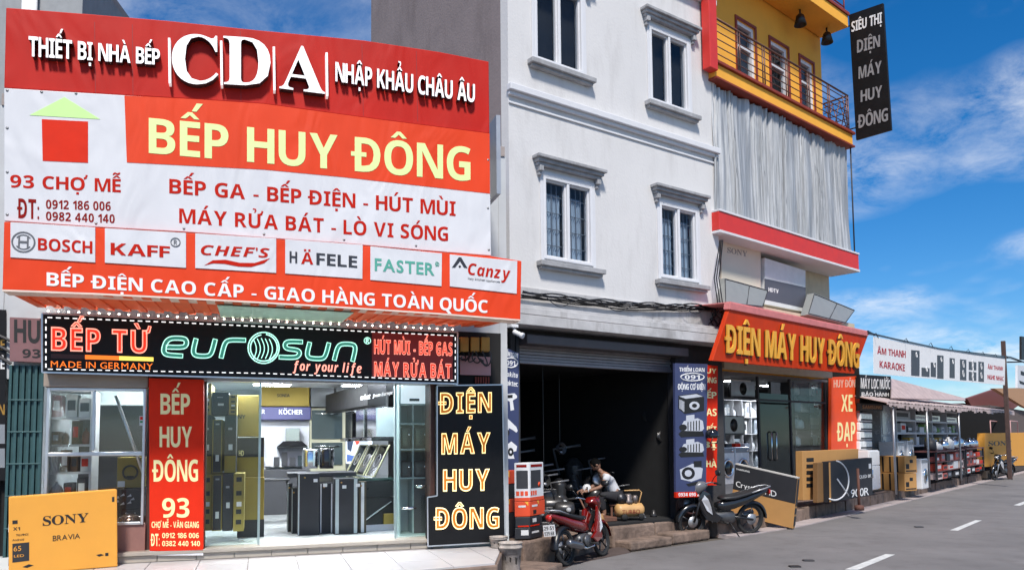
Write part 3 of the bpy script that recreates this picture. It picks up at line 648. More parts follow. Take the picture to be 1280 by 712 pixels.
# ------------------------------------------------------------------ pillar banner 93
pb = T('pillar_banner', 'tall red banner with cream lettering and the number 93', 'banner', F.P(fu(220), .5, .05))
poly('panel', F, [(186, 472), (254.5, 474), (254, 688), (187, 688)], -.02, .14, red_b, pb, .004)
poly('foot_strip', F, [(187, 688.3), (254, 688.3), (254, 693.5), (187, 693.5)], -.02, .135, white_v, pb)
for s_, q in (('BẾP', (200.6, 491.6, 517.3, 237.5, 491.8, 517.6)), ('HUY', (199.5, 532.7, 558.3, 240, 532.7, 558.3)), ('ĐÔNG', (192, 574.5, 601.4, 247.5, 574, 601)), ('93', (202.7, 622, 646, 236.7, 622, 646)), ('CHỢ MỄ - VĂN GIANG', (189.5, 651.3, 658.9, 248.6, 651.3, 659)), ('ĐT:', (189, 666.4, 681.8, 199.5, 666.4, 681.8)), ('0912 186 006', (202.7, 665.4, 671.8, 248.6, 665.4, 671.8)), ('0382 440 140', (202.7, 675.4, 681.8, 250, 675.4, 681.8))):
    text('lettering', F, s_, q, .14, cream_i, pb, .004, gap=.1)

# ------------------------------------------------------------------ black neon sign on the right of the entrance
ns = T('neon_sign', 'tall black stepped panel with four amber neon words', 'neon sign', F.P(fu(583), .6, .1))
op = [(546.5, 481.6), (628, 480.5), (631.5, 676.5), (535, 682), (534.5, 621), (546.5, 619)]
poly('panel', F, op, .03, .2, black_v, ns); frame_line(op, .012, .2, alu, 'frame', ns)
for s_, q in (('ĐIỆN', (550, 491, 516.5, 614.6, 490.3, 514.5)), ('MÁY', (551.7, 541.6, 567, 613, 540.5, 565.4)), ('HUY', (553.6, 587, 613.2, 612, 586, 612)), ('ĐÔNG', (544.5, 634.5, 660.8, 624, 634, 659.2))):
    neon_text(s_, q, .2, amber_f, neon_y, ns, rad=.028, gap=.16)
mb = MB()
for x in (540, 627): u = fu(x, 678, .1); mb.tube([F.P(u, .42, .1), F.P(u, .6, .1)], .015, 6)
mb.build('foot', grey_m, ns)

# pale pink shop sign on the far left, and dark stall banner beside it
hs_ = T('wall_sign', 'faded pink wall sign reading HU and 93 left of the LED sign', 'sign', F.P(fu(33), 3.2, .05))
poly('panel', F, [(12, 396), (54.5, 398), (54.5, 453), (12, 451)], .02, .1, M('pink_panel', lin('#7d5a5c'), .6, var=.15), hs_, .004)
text('lettering', F, 'HU', (17.7, 399, 427.5, 50, 400.5, 428.5), .1, ink_b, hs_); text('lettering', F, '93', (28, 436, 446.5, 50.5, 436.4, 447), .1, ink_b, hs_)
# ================================================================== GREY TOWN HOUSE WITH THE DARK GARAGE
def wallgrid(mb, pl, u0, u1, v0, v1, holes, d0, d1, mi=0):
    us = sorted({u0, u1, *[h[0] for h in holes], *[h[1] for h in holes]}); vs_ = sorted({v0, v1, *[h[2] for h in holes], *[h[3] for h in holes]})
    for i in range(len(us) - 1):
        j = 0
        while j < len(vs_) - 1:
            cu = (us[i] + us[i + 1]) / 2; k = j
            inside_ = lambda q: any(h[0] < cu < h[1] and h[2] < (vs_[q] + vs_[q + 1]) / 2 < h[3] for h in holes)
            if inside_(j): j += 1; continue
            while k < len(vs_) - 1 and not inside_(k): k += 1
            mb.box(pl, us[i], us[i + 1], vs_[j], vs_[k], d0, d1, mi); j = k
gu = lambda px, py, d=0.: G.uv(px, py, d)[0]
gv = lambda px, py, d=0.: G.uv(px, py, d)[1]
U0, U1 = gu(637, 300), gu(897, 250)
house = T('town_house', 'pale grey rendered town house with four white windows over a dark garage', 'house', G.P((U0 + U1) / 2, .4, -3))
WN = []; sill_g = M('sill_grey', (.36, .36, .37), .75, var=.3, scale=5, bump=.2, stain=.6)
for (TLq, TRq, BRq, BLq) in (((677, 218.6), (739, 234), (741, 332), (681, 324.6)), ((823, 251.7), (871.8, 265), (871.8, 353.6), (826.4, 346.8)), ((808.8, 33), (858, 52), (863.8, 144.7), (815, 123.6))):
    p = [G.uv(*q) for q in (TLq, TRq, BRq, BLq)]; WN.append(((p[0][0] + p[3][0]) / 2, (p[1][0] + p[2][0]) / 2, (p[2][1] + p[3][1]) / 2, (p[0][1] + p[1][1]) / 2))
a = G.uv(668.3, 73.6); b = G.uv(729, 94); vb = (a[1] + b[1]) / 2; WN.append((a[0], b[0], vb, vb + (WN[2][3] - WN[2][2])))
go0, go1 = gu(648, 540), gu(846, 540); gtopv = gv(745, 459)
mb = MB(); ZT = 13.6
c3 = (gv(643, 404.5, .5) + gv(895, 428, .5)) / 2
wallgrid(mb, G, U0, U1, c3 + .1, ZT, [(w_[0], w_[1], w_[2], w_[3]) for w_ in WN], -.22, 0)
mb.build('wall', plaster, house)
mb = MB(); wallgrid(mb, G, U0, U1, .3, c3 + .098, [(go0, go1, .299, gtopv + .55)], -.22, 0); mb.build('garage_front', M('shaded_render', (.045, .042, .043), .85, var=.3, stain=.3), house)  # shade below the cornice is put into this wall's dark colour
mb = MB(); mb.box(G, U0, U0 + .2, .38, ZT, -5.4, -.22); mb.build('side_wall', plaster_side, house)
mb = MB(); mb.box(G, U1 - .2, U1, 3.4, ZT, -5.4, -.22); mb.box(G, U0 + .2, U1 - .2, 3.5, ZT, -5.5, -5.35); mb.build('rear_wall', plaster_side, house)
MB().box(G, U0, U1, ZT, ZT + .2, -5.5, .05).build('roof', concrete, house)
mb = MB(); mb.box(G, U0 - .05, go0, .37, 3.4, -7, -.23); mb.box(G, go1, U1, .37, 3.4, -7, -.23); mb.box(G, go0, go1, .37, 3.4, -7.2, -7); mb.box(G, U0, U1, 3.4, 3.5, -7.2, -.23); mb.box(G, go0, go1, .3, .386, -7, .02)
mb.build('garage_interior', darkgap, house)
curt = M('curtain_grey', lin('#aab8c6'), .8, var=.5, scale=3, stretch=(6, 6, .3))
for k, (a0, a1, b0, b1) in enumerate(WN):
    fw = .055; mb = MB()
    mb.box(G, a0, a0 + fw, b0, b1, -.16, .03); mb.box(G, a1 - fw, a1, b0, b1, -.16, .03); mb.box(G, a0 + fw, a1 - fw, b1 - fw, b1, -.16, .028); mb.box(G, a0 + fw, a1 - fw, b0, b0 + fw, -.16, .028)
    c = (a0 + a1) / 2; mb.box(G, c - fw * .55, c + fw * .55, b0 + fw, b1 - fw, -.14, .02)
    for s0, s1 in ((a0 + fw, c - fw * .55), (c + fw * .55, a1 - fw)):
        e = .03; mb.box(G, s0, s0 + e, b0 + fw, b1 - fw, -.1, -.02); mb.box(G, s1 - e, s1, b0 + fw, b1 - fw, -.1, -.02); mb.box(G, s0 + e, s1 - e, b0 + fw, b0 + fw + e, -.1, -.022); mb.box(G, s0 + e, s1 - e, b1 - fw - e, b1 - fw, -.1, -.022)
    win = mb.build('window', M('window_white', (.7, .7, .72), .5, var=.05), house, .008)
    MB().box(G, a0 + fw, a1 - fw, b0 + fw, b1 - fw, -.075, -.065).build('pane', win_g, win)
    if k < 2:
        mb = MB(); n = 26
        for s0, s1 in ((a0 + .12, c - .06), (c + .06, a1 - .12)):
            P0 = [G.P(s0 + (s1 - s0) * i / n, b0, -.17 + .03 * math.sin(i * 1.9 + k)) for i in range(n + 1)]; P1 = [p + Vector((0, 0, b1 - b0 - .25)) for p in P0]
            mb.add(P0 + P1, [(i, i + 1, n + 2 + i, n + 1 + i) for i in range(n)], 0, True)
        mb.build('curtain', curt, win)
        mb = MB()
        for s0, s1 in ((a0 + fw, c - fw), (c + fw, a1 - fw)):
            for i in range(1, 4): mb.tube([G.P(s0 + (s1 - s0) * i / 4, b0 + fw, -.115), G.P(s0 + (s1 - s0) * i / 4, b1 - fw, -.13)], .009, 5)
            for i in range(1, 5): mb.tube([G.P(s0, b0 + (b1 - b0) * i / 5, -.13), G.P(s1, b0 + (b1 - b0) * i / 5, -.13)], .009, 5)
        mb.build('grille', M('grille_grey', (.2, .21, .23), .5), win)
    else:
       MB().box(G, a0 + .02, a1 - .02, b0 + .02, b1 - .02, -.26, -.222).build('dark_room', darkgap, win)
    # sill, lintel
    mb = MB(); mb.box(G, a0 - .17, a1 + .2, b0 - .15, b0 - .06, 0, .16); mb.box(G, a0 - .13, a1 + .16, b0 - .2, b0 - .15, 0, .11); mb.build('sill', sill_g, win, .01)
    h = b1 + .14
    mb = MB(); mb.box(G, a0 - .24, a1 + .24, h + .12, h + .18, 0, .2); mb.box(G, a0 - .2, a1 + .2, h + .06, h + .12, 0, .15); mb.box(G, a0 - .17, a1 + .17, h, h + .06, 0, .1)
    for uu in (a0 - .15, a1 + .06): mb.box(G, uu, uu + .09, h - .1, h, 0, .12); mb.box(G, uu + .015, uu + .075, h - .17, h - .1, 0, .08)
    mb.build('lintel', sill_g, win, .01)
    mb = MB(); 
    for x0, x1, y0, y1 in ((a0 - .07, a0, b0 - .06, b1 + .07), (a1, a1 + .07, b0 - .06, b1 + .07), (a0, a1, b1, b1 + .07)): mb.box(G, x0, x1, y0, y1, 0, .025)
    mb.build('surround', trim, win, .006)
vB = (gv(631, 119.4) + gv(895, 196.6) + gv(760, 154)) / 3
mb = MB(); mb.box(G, U0 - .04, U1, vB + .05, vB + .17, 0, .13); mb.box(G, U0 - .02, U1, vB - .02, vB + .05, 0, .07); mb.build('string_course', trim, house, .012)
MB().box(G, U0, U1, vB - .16, vB - .12, 0, .03).build('string_course', trim, house, .008); MB().box(G, U0 - .04, U1, vB + 3.35, vB + 3.47, 0, .13).build('string_course', trim, house, .012)
# cornice over the garage
c3 = (gv(643, 404.5, .5) + gv(895, 428, .5)) / 2
mb = MB(); mb.box(G, U0 - .2, U1 + .02, c3, c3 + .17, -.02, .5); mb.box(G, U0 - .2, U1 + .02, c3 + .2, c3 + .31, -.02, .4); mb.box(G, U0 - .2, U1 + .02, c3 + .17, c3 + .2, -.02, .36); mb.box(G, U0 - .2, U1 + .02, c3 + .31, c3 + .38, -.02, .3); mb.box(G, U0 - .2, U1, c3 + .38, c3 + .74, -.02, .05)
mb.build('cornice', M('cornice_grime', (.5, .49, .49), .8, var=.25, scale=2.5, bump=.2, stain=.75), house, .008)
# roller shutter, half rolled
mb = MB(); vS = gtopv; n = 9
for i in range(n): mb.box(G, go0 - .02, go1 + .02, vS + .06 + i * .055, vS + .11 + i * .055, -.16, -.10 - .02 * (i % 2))
mb.box(G, go0 - .02, go1 + .02, vS, vS + .055, -.18, -.07); sh_ = mb.build('roller_shutter', steel_rib, house, .006); sh_['label'] = 'ribbed steel shutter rolled up above the dark opening'
mb = MB()
a = G.uv(660, 424, .3); b = G.uv(862, 441, .3); mb.box(G, a[0], b[0], (a[1] + b[1]) / 2 - .07, (a[1] + b[1]) / 2 + .1, .02, .28)
mb.build('shutter_cover', M('cover_brown', (.1, .085, .085), .5, .2, var=.2), house, .02)
for a_ in (go1 - .02, go0 - .05): MB().box(G, a_, a_ + .07, .386, vS + .5, -.2, .03).build('shutter_rail', charcoal, house)
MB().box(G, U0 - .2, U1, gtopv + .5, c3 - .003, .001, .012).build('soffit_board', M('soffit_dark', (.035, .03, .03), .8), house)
# cable bundle under the windows
cab = MB(); P0, P1 = G.P(*G.uv(651, 367, .1), .1), G.P(*G.uv(893, 383.5, .1), .1)
for k in range(7):
    pts = []
    for i in range(25):
        t = i / 24; p = P0.lerp(P1, t) + Vector((0, 0, -.02 - .07 * math.sin(t * math.pi) + .03 * math.sin(t * (9 + k * 3) + k * 1.7) + (k - 3) * .016)) + G.n * (.012 * k); pts.append(p)
    cab.tube(pts, .014, 5)
for t0, t1, dp in ((.1, .22, .14), (.35, .52, .16), (.62, .7, .1), (.8, .92, .12)):
    pts = [P0.lerp(P1, t0 + (t1 - t0) * i / 12) + Vector((0, 0, -.06 - dp * math.sin(i / 12 * math.pi))) + G.n * .09 for i in range(13)]; cab.tube(pts, .008, 5)
tag(cab.build('cable_bundle', black), 'sagging bundle of black cables strung below the lower windows', 'cables')
mb = MB(); c0 = P1
for k in range(9):
    pts = [c0 + Vector((.03 * k - .1, 0, 0)) + G.n * (.05 + .03 * (k % 3)) + Vector((.09 * math.sin(i * .9 + k), .0, -.075 * i + .05 * math.sin(i * 1.3 + k * 2))) for i in range(8)]
    mb.tube(pts, .011, 5)
q = YO.P(*YO.uv(900, 300, .04), .04); q2 = P1 + G.n * .1
for k in range(3): mb.tube([q2 + Vector((.05 * k, 0, 0)), q2.lerp(q, .4) + Vector((.05 * k - .1, 0, .03)), q + Vector((.03 * k, 0, 0))], .012, 5)
tag(mb.build('cable_tangle', black), 'tangle of black cables at the corner of the grey house and slanted sign', 'cables')
# security camera
sc_ = T('security_camera', 'small white security camera under the end of the orange fascia', 'security camera', G.P(*G.uv(644, 412, .4), .4))
u, v = G.uv(644, 411, .5); MB().box(G, u - .07, u + .07, v + .03, v + .08, .36, .5).build('bracket', white_p, sc_, .006)
MB().tube([G.P(u, v + .03, .44), G.P(u + .05, v - .06, .5)], .014, 6).build('arm', white_p, sc_)
p = G.P(u + .05, v - .07, .5); MB().lathe(p - Vector((.07, .03, -.03)), (.8, -.4, -.45), [(.03, 0), (.042, .02), (.042, .15), (.05, .16), (.05, .2), (.03, .2)], 12).build('body', white_p, sc_)

# tool-brand banners either side of the garage
def toolpic(mb, pl, kind, x0, y0, x1, y1, d):
    X = lambda a: x0 + (x1 - x0) * a; Y = lambda b: y0 + (y1 - y0) * b
    def pg(pts, k=0, mi=0): mb.slab(pl, [pl.uv(X(a), Y(b), d) for a, b in pts], d, d + .003 + k * .0012, mi)
    def disc(a, b, r, mi, k=1): 
        pg([(a + r * math.cos(i * math.pi / 8), b + r * 1.0 * math.sin(i * math.pi / 8)) for i in range(16)][::-1], k, mi)
    if kind == 'drill': pg([(.05, .1), (.75, .05), (.95, .18), (.95, .3), (.7, .4), (.62, .45), (.72, .95), (.45, 1), (.38, .5), (.05, .4)]); pg([(.2, .15), (.6, .13), (.6, .3), (.2, .32)], 1, 1)
    if kind == 'grinder': pg([(0, .25), (.2, .1), (.9, .55), (1, .75), (.9, .85), (.6, .7), (.3, .6), (.28, .95), (.12, .95), (.1, .55)]); disc(.2, .85, .16, 1)
    if kind == 'saw': pg([(.05, .3), (.5, .05), (.95, .3), (.9, .55), (.6, .6), (.75, .95), (.1, .95), (.2, .6)]); disc(.45, .6, .22, 1); disc(.45, .6, .08, 0, 2)
    if kind == 'generator':
        pg([(0, .12), (.75, 0), (1, .2), (1, .85), (.25, 1), (0, .75)], 0, 1); pg([(.02, .15), (.7, .04), (.95, .16), (.28, .27)], 1, 0); disc(.62, .6, .2, 0); disc(.62, .6, .1, 1, 2)
        for i in range(4): pg([(.04 + .05 * i, .3 + .03 * i), (.07 + .05 * i, .31 + .03 * i), (.07 + .05 * i, .75 + .05 * i), (.04 + .05 * i, .74 + .05 * i)], 1, 0)
    if kind == 'motor':
        pg([(.12, .45), (.22, .25), (.75, .12), (.95, .25), (1, .6), (.85, .8), (.3, .9), (.12, .75)]); pg([(.3, .0), (.62, -.05), (.62, .2), (.3, .25)], 1, 0); pg([(0, .85), (.12, .7), (.95, .72), (1, .95), (.1, 1)], 1, 1); disc(.18, .55, .15, 1, 2)
        for i in range(5): pg([(.35 + .11 * i, .3 - .02 * i), (.39 + .11 * i, .29 - .02 * i), (.39 + .11 * i, .68), (.35 + .11 * i, .7)], 1, 1)
    if kind == 'pump':
        pg([(.05, .35), (.55, .1), (.95, .3), (.9, .7), (.5, .85), (.1, .75)]); disc(.38, .5, .26, 1); disc(.38, .5, .14, 0, 2); pg([(.6, .0), (.9, -.02), (.9, .25), (.6, .25)], 1, 1); pg([(.3, .95), (.85, .8), (.85, .95), (.4, 1.05)], 1, 1)
pale = M('banner_picture', (.55, .57, .62), .5); 
def oval(pl, x, y, rx, ry, d, ma, par, fill=None):
    mb = MB(); pts = arc(x, y, rx, ry, 0, 360, 22)[:-1]; mb.tube([pl.P(*pl.uv(*p, d), d + .003) for p in pts], .012, 5, closed=True); mb.build('oval_ring', ma, par)
bl = T('tool_banner', 'narrow blue hanging tool banner left of the dark garage opening', 'banner', G.P(*G.uv(637, 600, .3), .3))
poly('panel', G, [(625.5, 431.5), (648.8, 441.5), (648, 604), (629, 600)], .26, .3, blue_v, bl)
text('lettering', G, 'THIẾM LOAN', (628.5, 437.5, 443, 647, 441.5, 447.5), .3, whiteink, bl, gap=.07)
oval(G, 638.4, 453, 8.6, 6, .3, whiteink, bl); text('lettering', G, '091', (633, 450.2, 455.8, 643.8, 450.8, 456.8), .3, whiteink, bl)
text('lettering', G, 'makita', (628.8, 463.5, 469.5, 647.2, 466, 472), .3, whiteink, bl, style='si', gap=.06); text('lettering', G, 'maktec', (628.8, 474.5, 480.5, 647.2, 476.5, 483), .3, whiteink, bl, gap=.06)
for kd, a, b in (('drill', 490, 513), ('grinder', 520, 544), ('saw', 550, 574)):
    mb = MB(); toolpic(mb, G, kd, 631, a, 647, b, .3); mb.build('tool_picture', [whiteink, ink_b], bl)
br = T('tool_banner', 'wide blue motor banner between the dark garage and the second shop', 'banner', G.P(*G.uv(864, 612, .35), .35))
poly('panel', G, [(843.5, 453.5), (884.5, 454.5), (882.5, 613.5), (845, 614.5)], .3, .35, blue_v, br)
text('lettering', G, 'THIẾM LOAN', (849, 459, 464, 880.5, 459.5, 464.5), .35, whiteink, br, gap=.07)
oval(G, 865.4, 471, 14.6, 4.8, .35, whiteink, br); text('lettering', G, '091', (856, 468.4, 473.6, 874.5, 468.4, 473.8), .35, whiteink, br)
text('lettering', G, 'ĐỘNG CƠ ĐIỆN', (847.5, 479.5, 486.5, 881.5, 479.5, 486.8), .35, whiteink, br, gap=.05)
for kd, a, b in (('generator', 491, 517), ('motor', 519, 546), ('motor', 549, 571), ('pump', 576, 606)):
    mb = MB(); toolpic(mb, G, kd, 848, a, 880, b, .35); mb.build('motor_picture', [pale, ink_b], br)
poly('phone_strip', G, [(845, 614.6), (882.5, 613.6), (882.3, 620), (845.2, 621.5)], .3, .352, red_b, br); text('lettering', G, '0934 090 291', (848, 615.5, 619.8, 879, 615, 619.3), .352, whiteink, br)
rb_ = T('gas_banner', 'narrow red banner half hidden behind the blue motor banner', 'banner', G.P(*G.uv(889, 600, .22), .22))
poly('panel', G, [(872, 455), (897.3, 457), (896, 606), (872, 606)], .18, .22, red_b, rb_)
for s_, a, b in (('HUY', 460, 466), ('ĐÔNG', 471, 478), ('BẾP', 489, 497), ('GAS', 510, 519), ('THIẾT', 532, 539), ('BỊ', 551, 559), ('NHÀ', 575, 583)):
    text('lettering', G, s_, (876, a, b, 895.5, a + .5, b + .5), .22, cream_i, rb_, gap=.08)
# dark recess, meter boxes beside the LED sign
poly('dark_panel', F, [(573, 414), (626, 416.5), (626, 481), (573, 481)], -.02, .01, darkgap, shop)
mt = T('meter_board', 'pale board with three brass meter boxes and looping cables', 'electric meters', F.P(*F.uv(594, 470, .1), .1))
poly('board', F, [(575, 444), (613.5, 446), (613.5, 469), (575, 468)], .02, .06, M('pink_board', lin('#b98f90'), .7), mt)
brass = M('meter_brass', lin('#a07a34'), .5, .3, var=.25)
for x in (575, 588.5, 601.5): pbox('meter', F, x, 421, x + 11, 439, .04, .16, brass, mt, .01)
mb = MB()
for k in range(8):
    x = 577 + k * 4.3; pts = [F.P(*F.uv(x + 5 * math.sin(t * 2.6 + k), 439 + 16 * math.sin(t * 1.57) * (.6 + .08 * k), .12), .12 + .01 * k) for t in [i / 5 for i in range(9)]]; mb.tube(pts, .011, 5)
mb.build('cable', black, mt)
mb = MB()
for k in range(6): mb.box(F, fu(593 + k * 3.2, 474), fu(594.6 + k * 3.2, 474), fv(479, 600), fv(471, 600), .02, .05)
mb.build('vent', maroon, mt)

# building behind the left roof corner, with its white pipe
bb = T('rear_building', 'plain grey building rising behind the left end of the roof board', 'building', (-13, 20, 0))
q = vplane(0, 19, .1); x1 = q.uv(103, 10)[0]; x0 = q.uv(-260, 10)[0]
MB().box(q, x0, x1, .2, 13.2, -6, 0).build('wall', M('grey_render', (.3, .31, .32), .85, var=.12, stain=.3), bb)
a = q.uv(29, 4)[0]; b_ = q.uv(49, 4)[0]
MB().tube([q.P((a * .62 + b_ * .38), 6, .12), q.P((a * .62 + b_ * .38), 13.1, .12)], .1, 10).build('pipe', white_p, bb)
MB().tube([q.P((a * .15 + b_ * .85), 6, .12), q.P((a * .15 + b_ * .85), 13.1, .12)], .07, 10).build('pipe', white_p, bb)
MB().box(q, x0, x1, 13.2, 13.4, -6.1, .1).build('roof', concrete, bb)

# ================================================================== YELLOW HOUSE
YW = YO.off(-.8)
yu0, yu1 = YO.uv(899, 288)[0], YO.uv(1072, 330)[0]
yh = T('yellow_house', 'yellow town house with balcony, silver curtained floor and red band', 'house', YO.P((yu0 + yu1) / 2, .2, -3))
# levels
vb0 = (YO.uv(898.5, 288)[1] + YO.uv(1073, 342)[1]) / 2; vb1 = (YO.uv(901.6, 258.8)[1] + YO.uv(1071.5, 319)[1]) / 2
vs0 = (YO.uv(897, 96)[1] + YO.uv(1070, 185)[1]) / 2; vs1 = (YO.uv(900, 78.5)[1] + YO.uv(1070, 174)[1]) / 2
wlo = yellow
doors = []
for (x0, x1, a, b) in ((920, 942.6, 18.7, 32), (962, 984, 47.5, 64), (999.5, 1016, 72.6, 86.8)):
    doors.append((YW.uv(x0, a)[0], YW.uv(x1, b)[0], (YW.uv(x0, a)[1] + YW.uv(x1, b)[1]) / 2))
dtop = sum(d_[2] for d_ in doors) / 3; holes = [(d_[0], d_[1], vs1 - .1, dtop) for d_ in doors]
zt = 13.2; yl = YW.uv(898.5, 200)[0]; mb = MB(); wallgrid(mb, YW, yl, yu1, vs0, zt, holes, -.2, 0); mb.build('wall', yellow, yh)
MB().box(YW, yl, yu1, 3.55, vs0 - .003, -.2, -.002).build('lower_wall', M('recess_wall', lin('#c9bba2'), .8, var=.12, stain=.4), yh)
mb = MB(); mb.box(YW, yu1 - .2, yu1, 3.55, zt, -6.5, -.2); mb.box(YW, yl + 2.5, yu1 - .2, 3.55, zt, -6.7, -6.5); mb.build('side_wall', yellow, yh)
MB().box(YO, yu0, yu1, vs0, vs1, -.78, 0).build('balcony_slab', yellow, yh, .01)
mb = MB(); mb.box(YO, yu0 - .01, yu1 + .05, vs1 + .003, vs1 + .07, -.78, .06); mb.box(YO, yu0 - .01, yu1 + .03, vs0 - .05, vs0 - .003, -.5, .05); mb.build('slab_trim', maroon, yh, .006)
for (a, b, t) in doors:
    mb = MB(); fw = .1
    mb.box(YW, a, a + fw, vs1, dtop, -.15, -.03); mb.box(YW, b - fw, b, vs1, dtop, -.15, -.03); mb.box(YW, a + fw, b - fw, dtop - fw, dtop, -.15, -.03); mb.box(YW, a + fw, b - fw, vs1, vs1 + .35, -.13, -.05)
    mb.box(YW, a + fw, b - fw, vs1 + 1.45, vs1 + 1.53, -.13, -.05)
    dr = mb.build('balcony_door', white_p, yh, .006); MB().box(YW, a + fw, b - fw, vs1 + .35, dtop - fw, -.11, -.1).build('pane', win_g, dr)
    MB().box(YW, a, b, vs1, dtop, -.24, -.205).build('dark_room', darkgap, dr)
    mb = MB(); mb.box(YW, a - .07, a, vs1, dtop + .07, 0, .03); mb.box(YW, b, b + .07, vs1, dtop + .07, 0, .03); mb.box(YW, a, b, dtop, dtop + .07, 0, .03); mb.build('surround', maroon, dr)
# upper slab with its underside and lamps
a = YO.uv(1061, 34.7)[1]; vU = a
MB().box(YO, yu0, yu1, vU, vU + .32, -.78, .0).build('upper_slab', yellow, yh, .01)
mb = MB(); mb.box(YO, yu0, yu1 + .03, vU + .323, vU + .4, -.7, .04)
for k in range(3): mb.tube([YO.P(yu0, vU + .55 + .2 * k, -.05), YO.P(yu1 - .1, vU + .55 + .2 * k, -.05)], .02, 6)
for k in range(9): u = yu0 + (yu1 - .1 - yu0) * k / 8; mb.tube([YO.P(u, vU + .4, -.05), YO.P(u, vU + .97, -.05)], .02, 6)
mb.build('upper_railing', maroon, yh)
for x, y in ((999.5, 4), (1033, 29)):
    u = YO.uv(x, y, -.4)[0]; o = T('porch_lamp', 'black hanging lamp under the upper slab, ' + ('nearer the left doors' if x < 1010 else 'nearest the slab corner'), 'lamp', YO.P(u, vU, -.4))
    MB().tube([YO.P(u, vU, -.4), YO.P(u, vU - .15, -.4)], .025, 8).build('stem', black, o)
    MB().lathe(YO.P(u, vU - .12, -.4), (0, 0, -1), [(.05, 0), (.1, .05), (.16, .3), (.15, .3), (.08, .06)], 14).build('lamp_shade', black, o)
# balcony railing
mb = MB(); rv = [vs1 + .12 + .17 * k for k in range(6)]; rt = vs1 + 1.02
chm = M('rail_steel', (.16, .08, .06), .4, .4, var=.2)
for v in rv: mb.tube([YO.P(yu0, v, -.06), YO.P(yu1 - .06, v, -.06), YO.P(yu1 - .06, v, -.74)], .013, 6)
mb.tube([YO.P(yu0, rt + .06, -.06), YO.P(yu1 - .06, rt + .06, -.06), YO.P(yu1 - .06, rt + .06, -.74)], .024, 8)
for k in range(7):
    u = yu0 + .05 + (yu1 - .11 - yu0) * k / 6
    for du in (0, .09): mb.tube([YO.P(u - du, vs1 + .05, -.06), YO.P(u - du, rt + .06, -.06)], .016, 6)
for k in range(3): 
    d = -.1 - .2 * k; mb.tube([YO.P(yu1 - .06, vs1 + .1, d), YO.P(yu1 - .06, rt, d - .2)], .012, 6); mb.tube([YO.P(yu1 - .06, rt, d), YO.P(yu1 - .06, vs1 + .1, d - .2)], .012, 6)
for k in range(4):
    u = yu1 - .1 - .28 * k; mb.tube([YO.P(u, vs1 + .1, -.06), YO.P(u - .28, rt, -.06)], .01, 6) if k < 1 else None
mb.build('balcony_railing', chm, yh)
cs = YO.uv(887, 40, .08)[0]; MB().box(YO, cs, YO.uv(896.5, 40, .08)[0], vs0 + .1, zt, -.12, .08).build('corner_strip', red_p, yh, .01)
# red band with white edges
mb = MB(); mb.box(YO, yu0 - .02, yu1 + .03, vb0 + .06, vb1 - .05, -.79, .02); mb.build('red_band', red_p, yh, .01)
mb = MB(); mb.box(YO, yu0 - .02, yu1 + .05, vb0, vb0 + .057, -.79, .04); mb.box(YO, yu0 - .02, yu1 + .05, vb1 - .047, vb1, -.79, .04); mb.build('band_edge', trim, yh, .006)
# silver tarpaulin curtain, hanging in folds
silver = M('silver_tarp', (.44, .45, .46), .5, .3, var=.5, scale=2.5, stretch=(7, 7, .25), bump=.5, bscale=7)
nf, nv = 420, 10; V = []
rnd = [random.uniform(.6, 1.4) for _ in range(80)]
for j in range(nv + 1):
    for i in range(nf + 1):
        t = i / nf; ph = sum(rnd[:int(t * 40) % 80 + 1]) * .0
        a = t * 38 * math.pi + 4.2 * math.sin(t * 17) + 2.6 * math.sin(t * 41 + 1) + .35 * math.sin(j * .45 + t * 31)
        sh = math.sin(a); d = -.13 + .07 * (1 - 2 * abs(sh) ** .6) * (.55 + .45 * math.sin(t * 53 + 2)) + .025 * math.sin(2.7 * a + j * .25) + .02 * math.sin(t * 9 + j * .4)
        top = vs0 - .06 - .05 * abs(math.sin(t * 29)); v = vb1 + .005 + (top - vb1 - .005) * j / nv
        V.append(YO.P(yu0 + .06 + (yu1 - yu0 - .12) * t, v, d))
mb = MB().add(V, [(j * (nf + 1) + i, j * (nf + 1) + i + 1, (j + 1) * (nf + 1) + i + 1, (j + 1) * (nf + 1) + i) for j in range(nv) for i in range(nf)], 0, True)
o = mb.build('tarp_curtain', silver); tag(o, 'silver tarpaulin curtain hanging in folds above the red band', 'curtain')
MB().tube([YO.P(yu1 - .02, vb1, -.06), YO.P(yu1 - .02, vs0, -.06)], .02, 8).build('curtain_pole', charcoal, yh)
# ledge with stored cartons above the slanted sign
vl = YO.uv(960, 383, -.2)[1]
MB().box(YO, YO.uv(907, 390, -.1)[0], yu1 - .1, vl - .75, vl - .05, -.79, -.1).build('ledge', M('recess_wall'), yh)
pc = M('pale_carton', lin('#d9cdbc'), .8, var=.06, scale=2)
c1 = T('tv_carton', 'pale carton marked SONY standing on the ledge under the red band', 'carton', YO.P(*YO.uv(930, 385, -.4), -.4), 'cartons on the ledge')
poly('box', YO, [(902, 297), (951, 312), (951, 384), (902, 378)], -.55, -.4, pc, c1, .006)
text('lettering', YO, 'SONY', (909, 309, 315.5, 934, 314, 321), -.4, M('faded_ink', (.3, .27, .25), .7), c1, style='sf', gap=.06)
c2 = T('tv_carton', 'white and charcoal carton marked HDTV standing on the ledge', 'carton', YO.P(*YO.uv(980, 385, -.35), -.35), 'cartons on the ledge')
poly('box', YO, [(956, 322), (1007, 338), (1007, 390), (956, 380)], -.5, -.35, M('white_carton', (.68, .7, .7), .7), c2, .006)
poly('dark_print', YO, [(956, 348), (1007, 359), (1007, 385), (956, 374)], -.35, -.345, M('print_slate', (.09, .095, .12), .6), c2)
text('lettering', YO, 'HDTV', (960.5, 359, 364, 973, 361.5, 366.5), -.345, whiteink, c2)
lg = M('lightbox_grey', (.25, .26, .25), .35, var=.08)
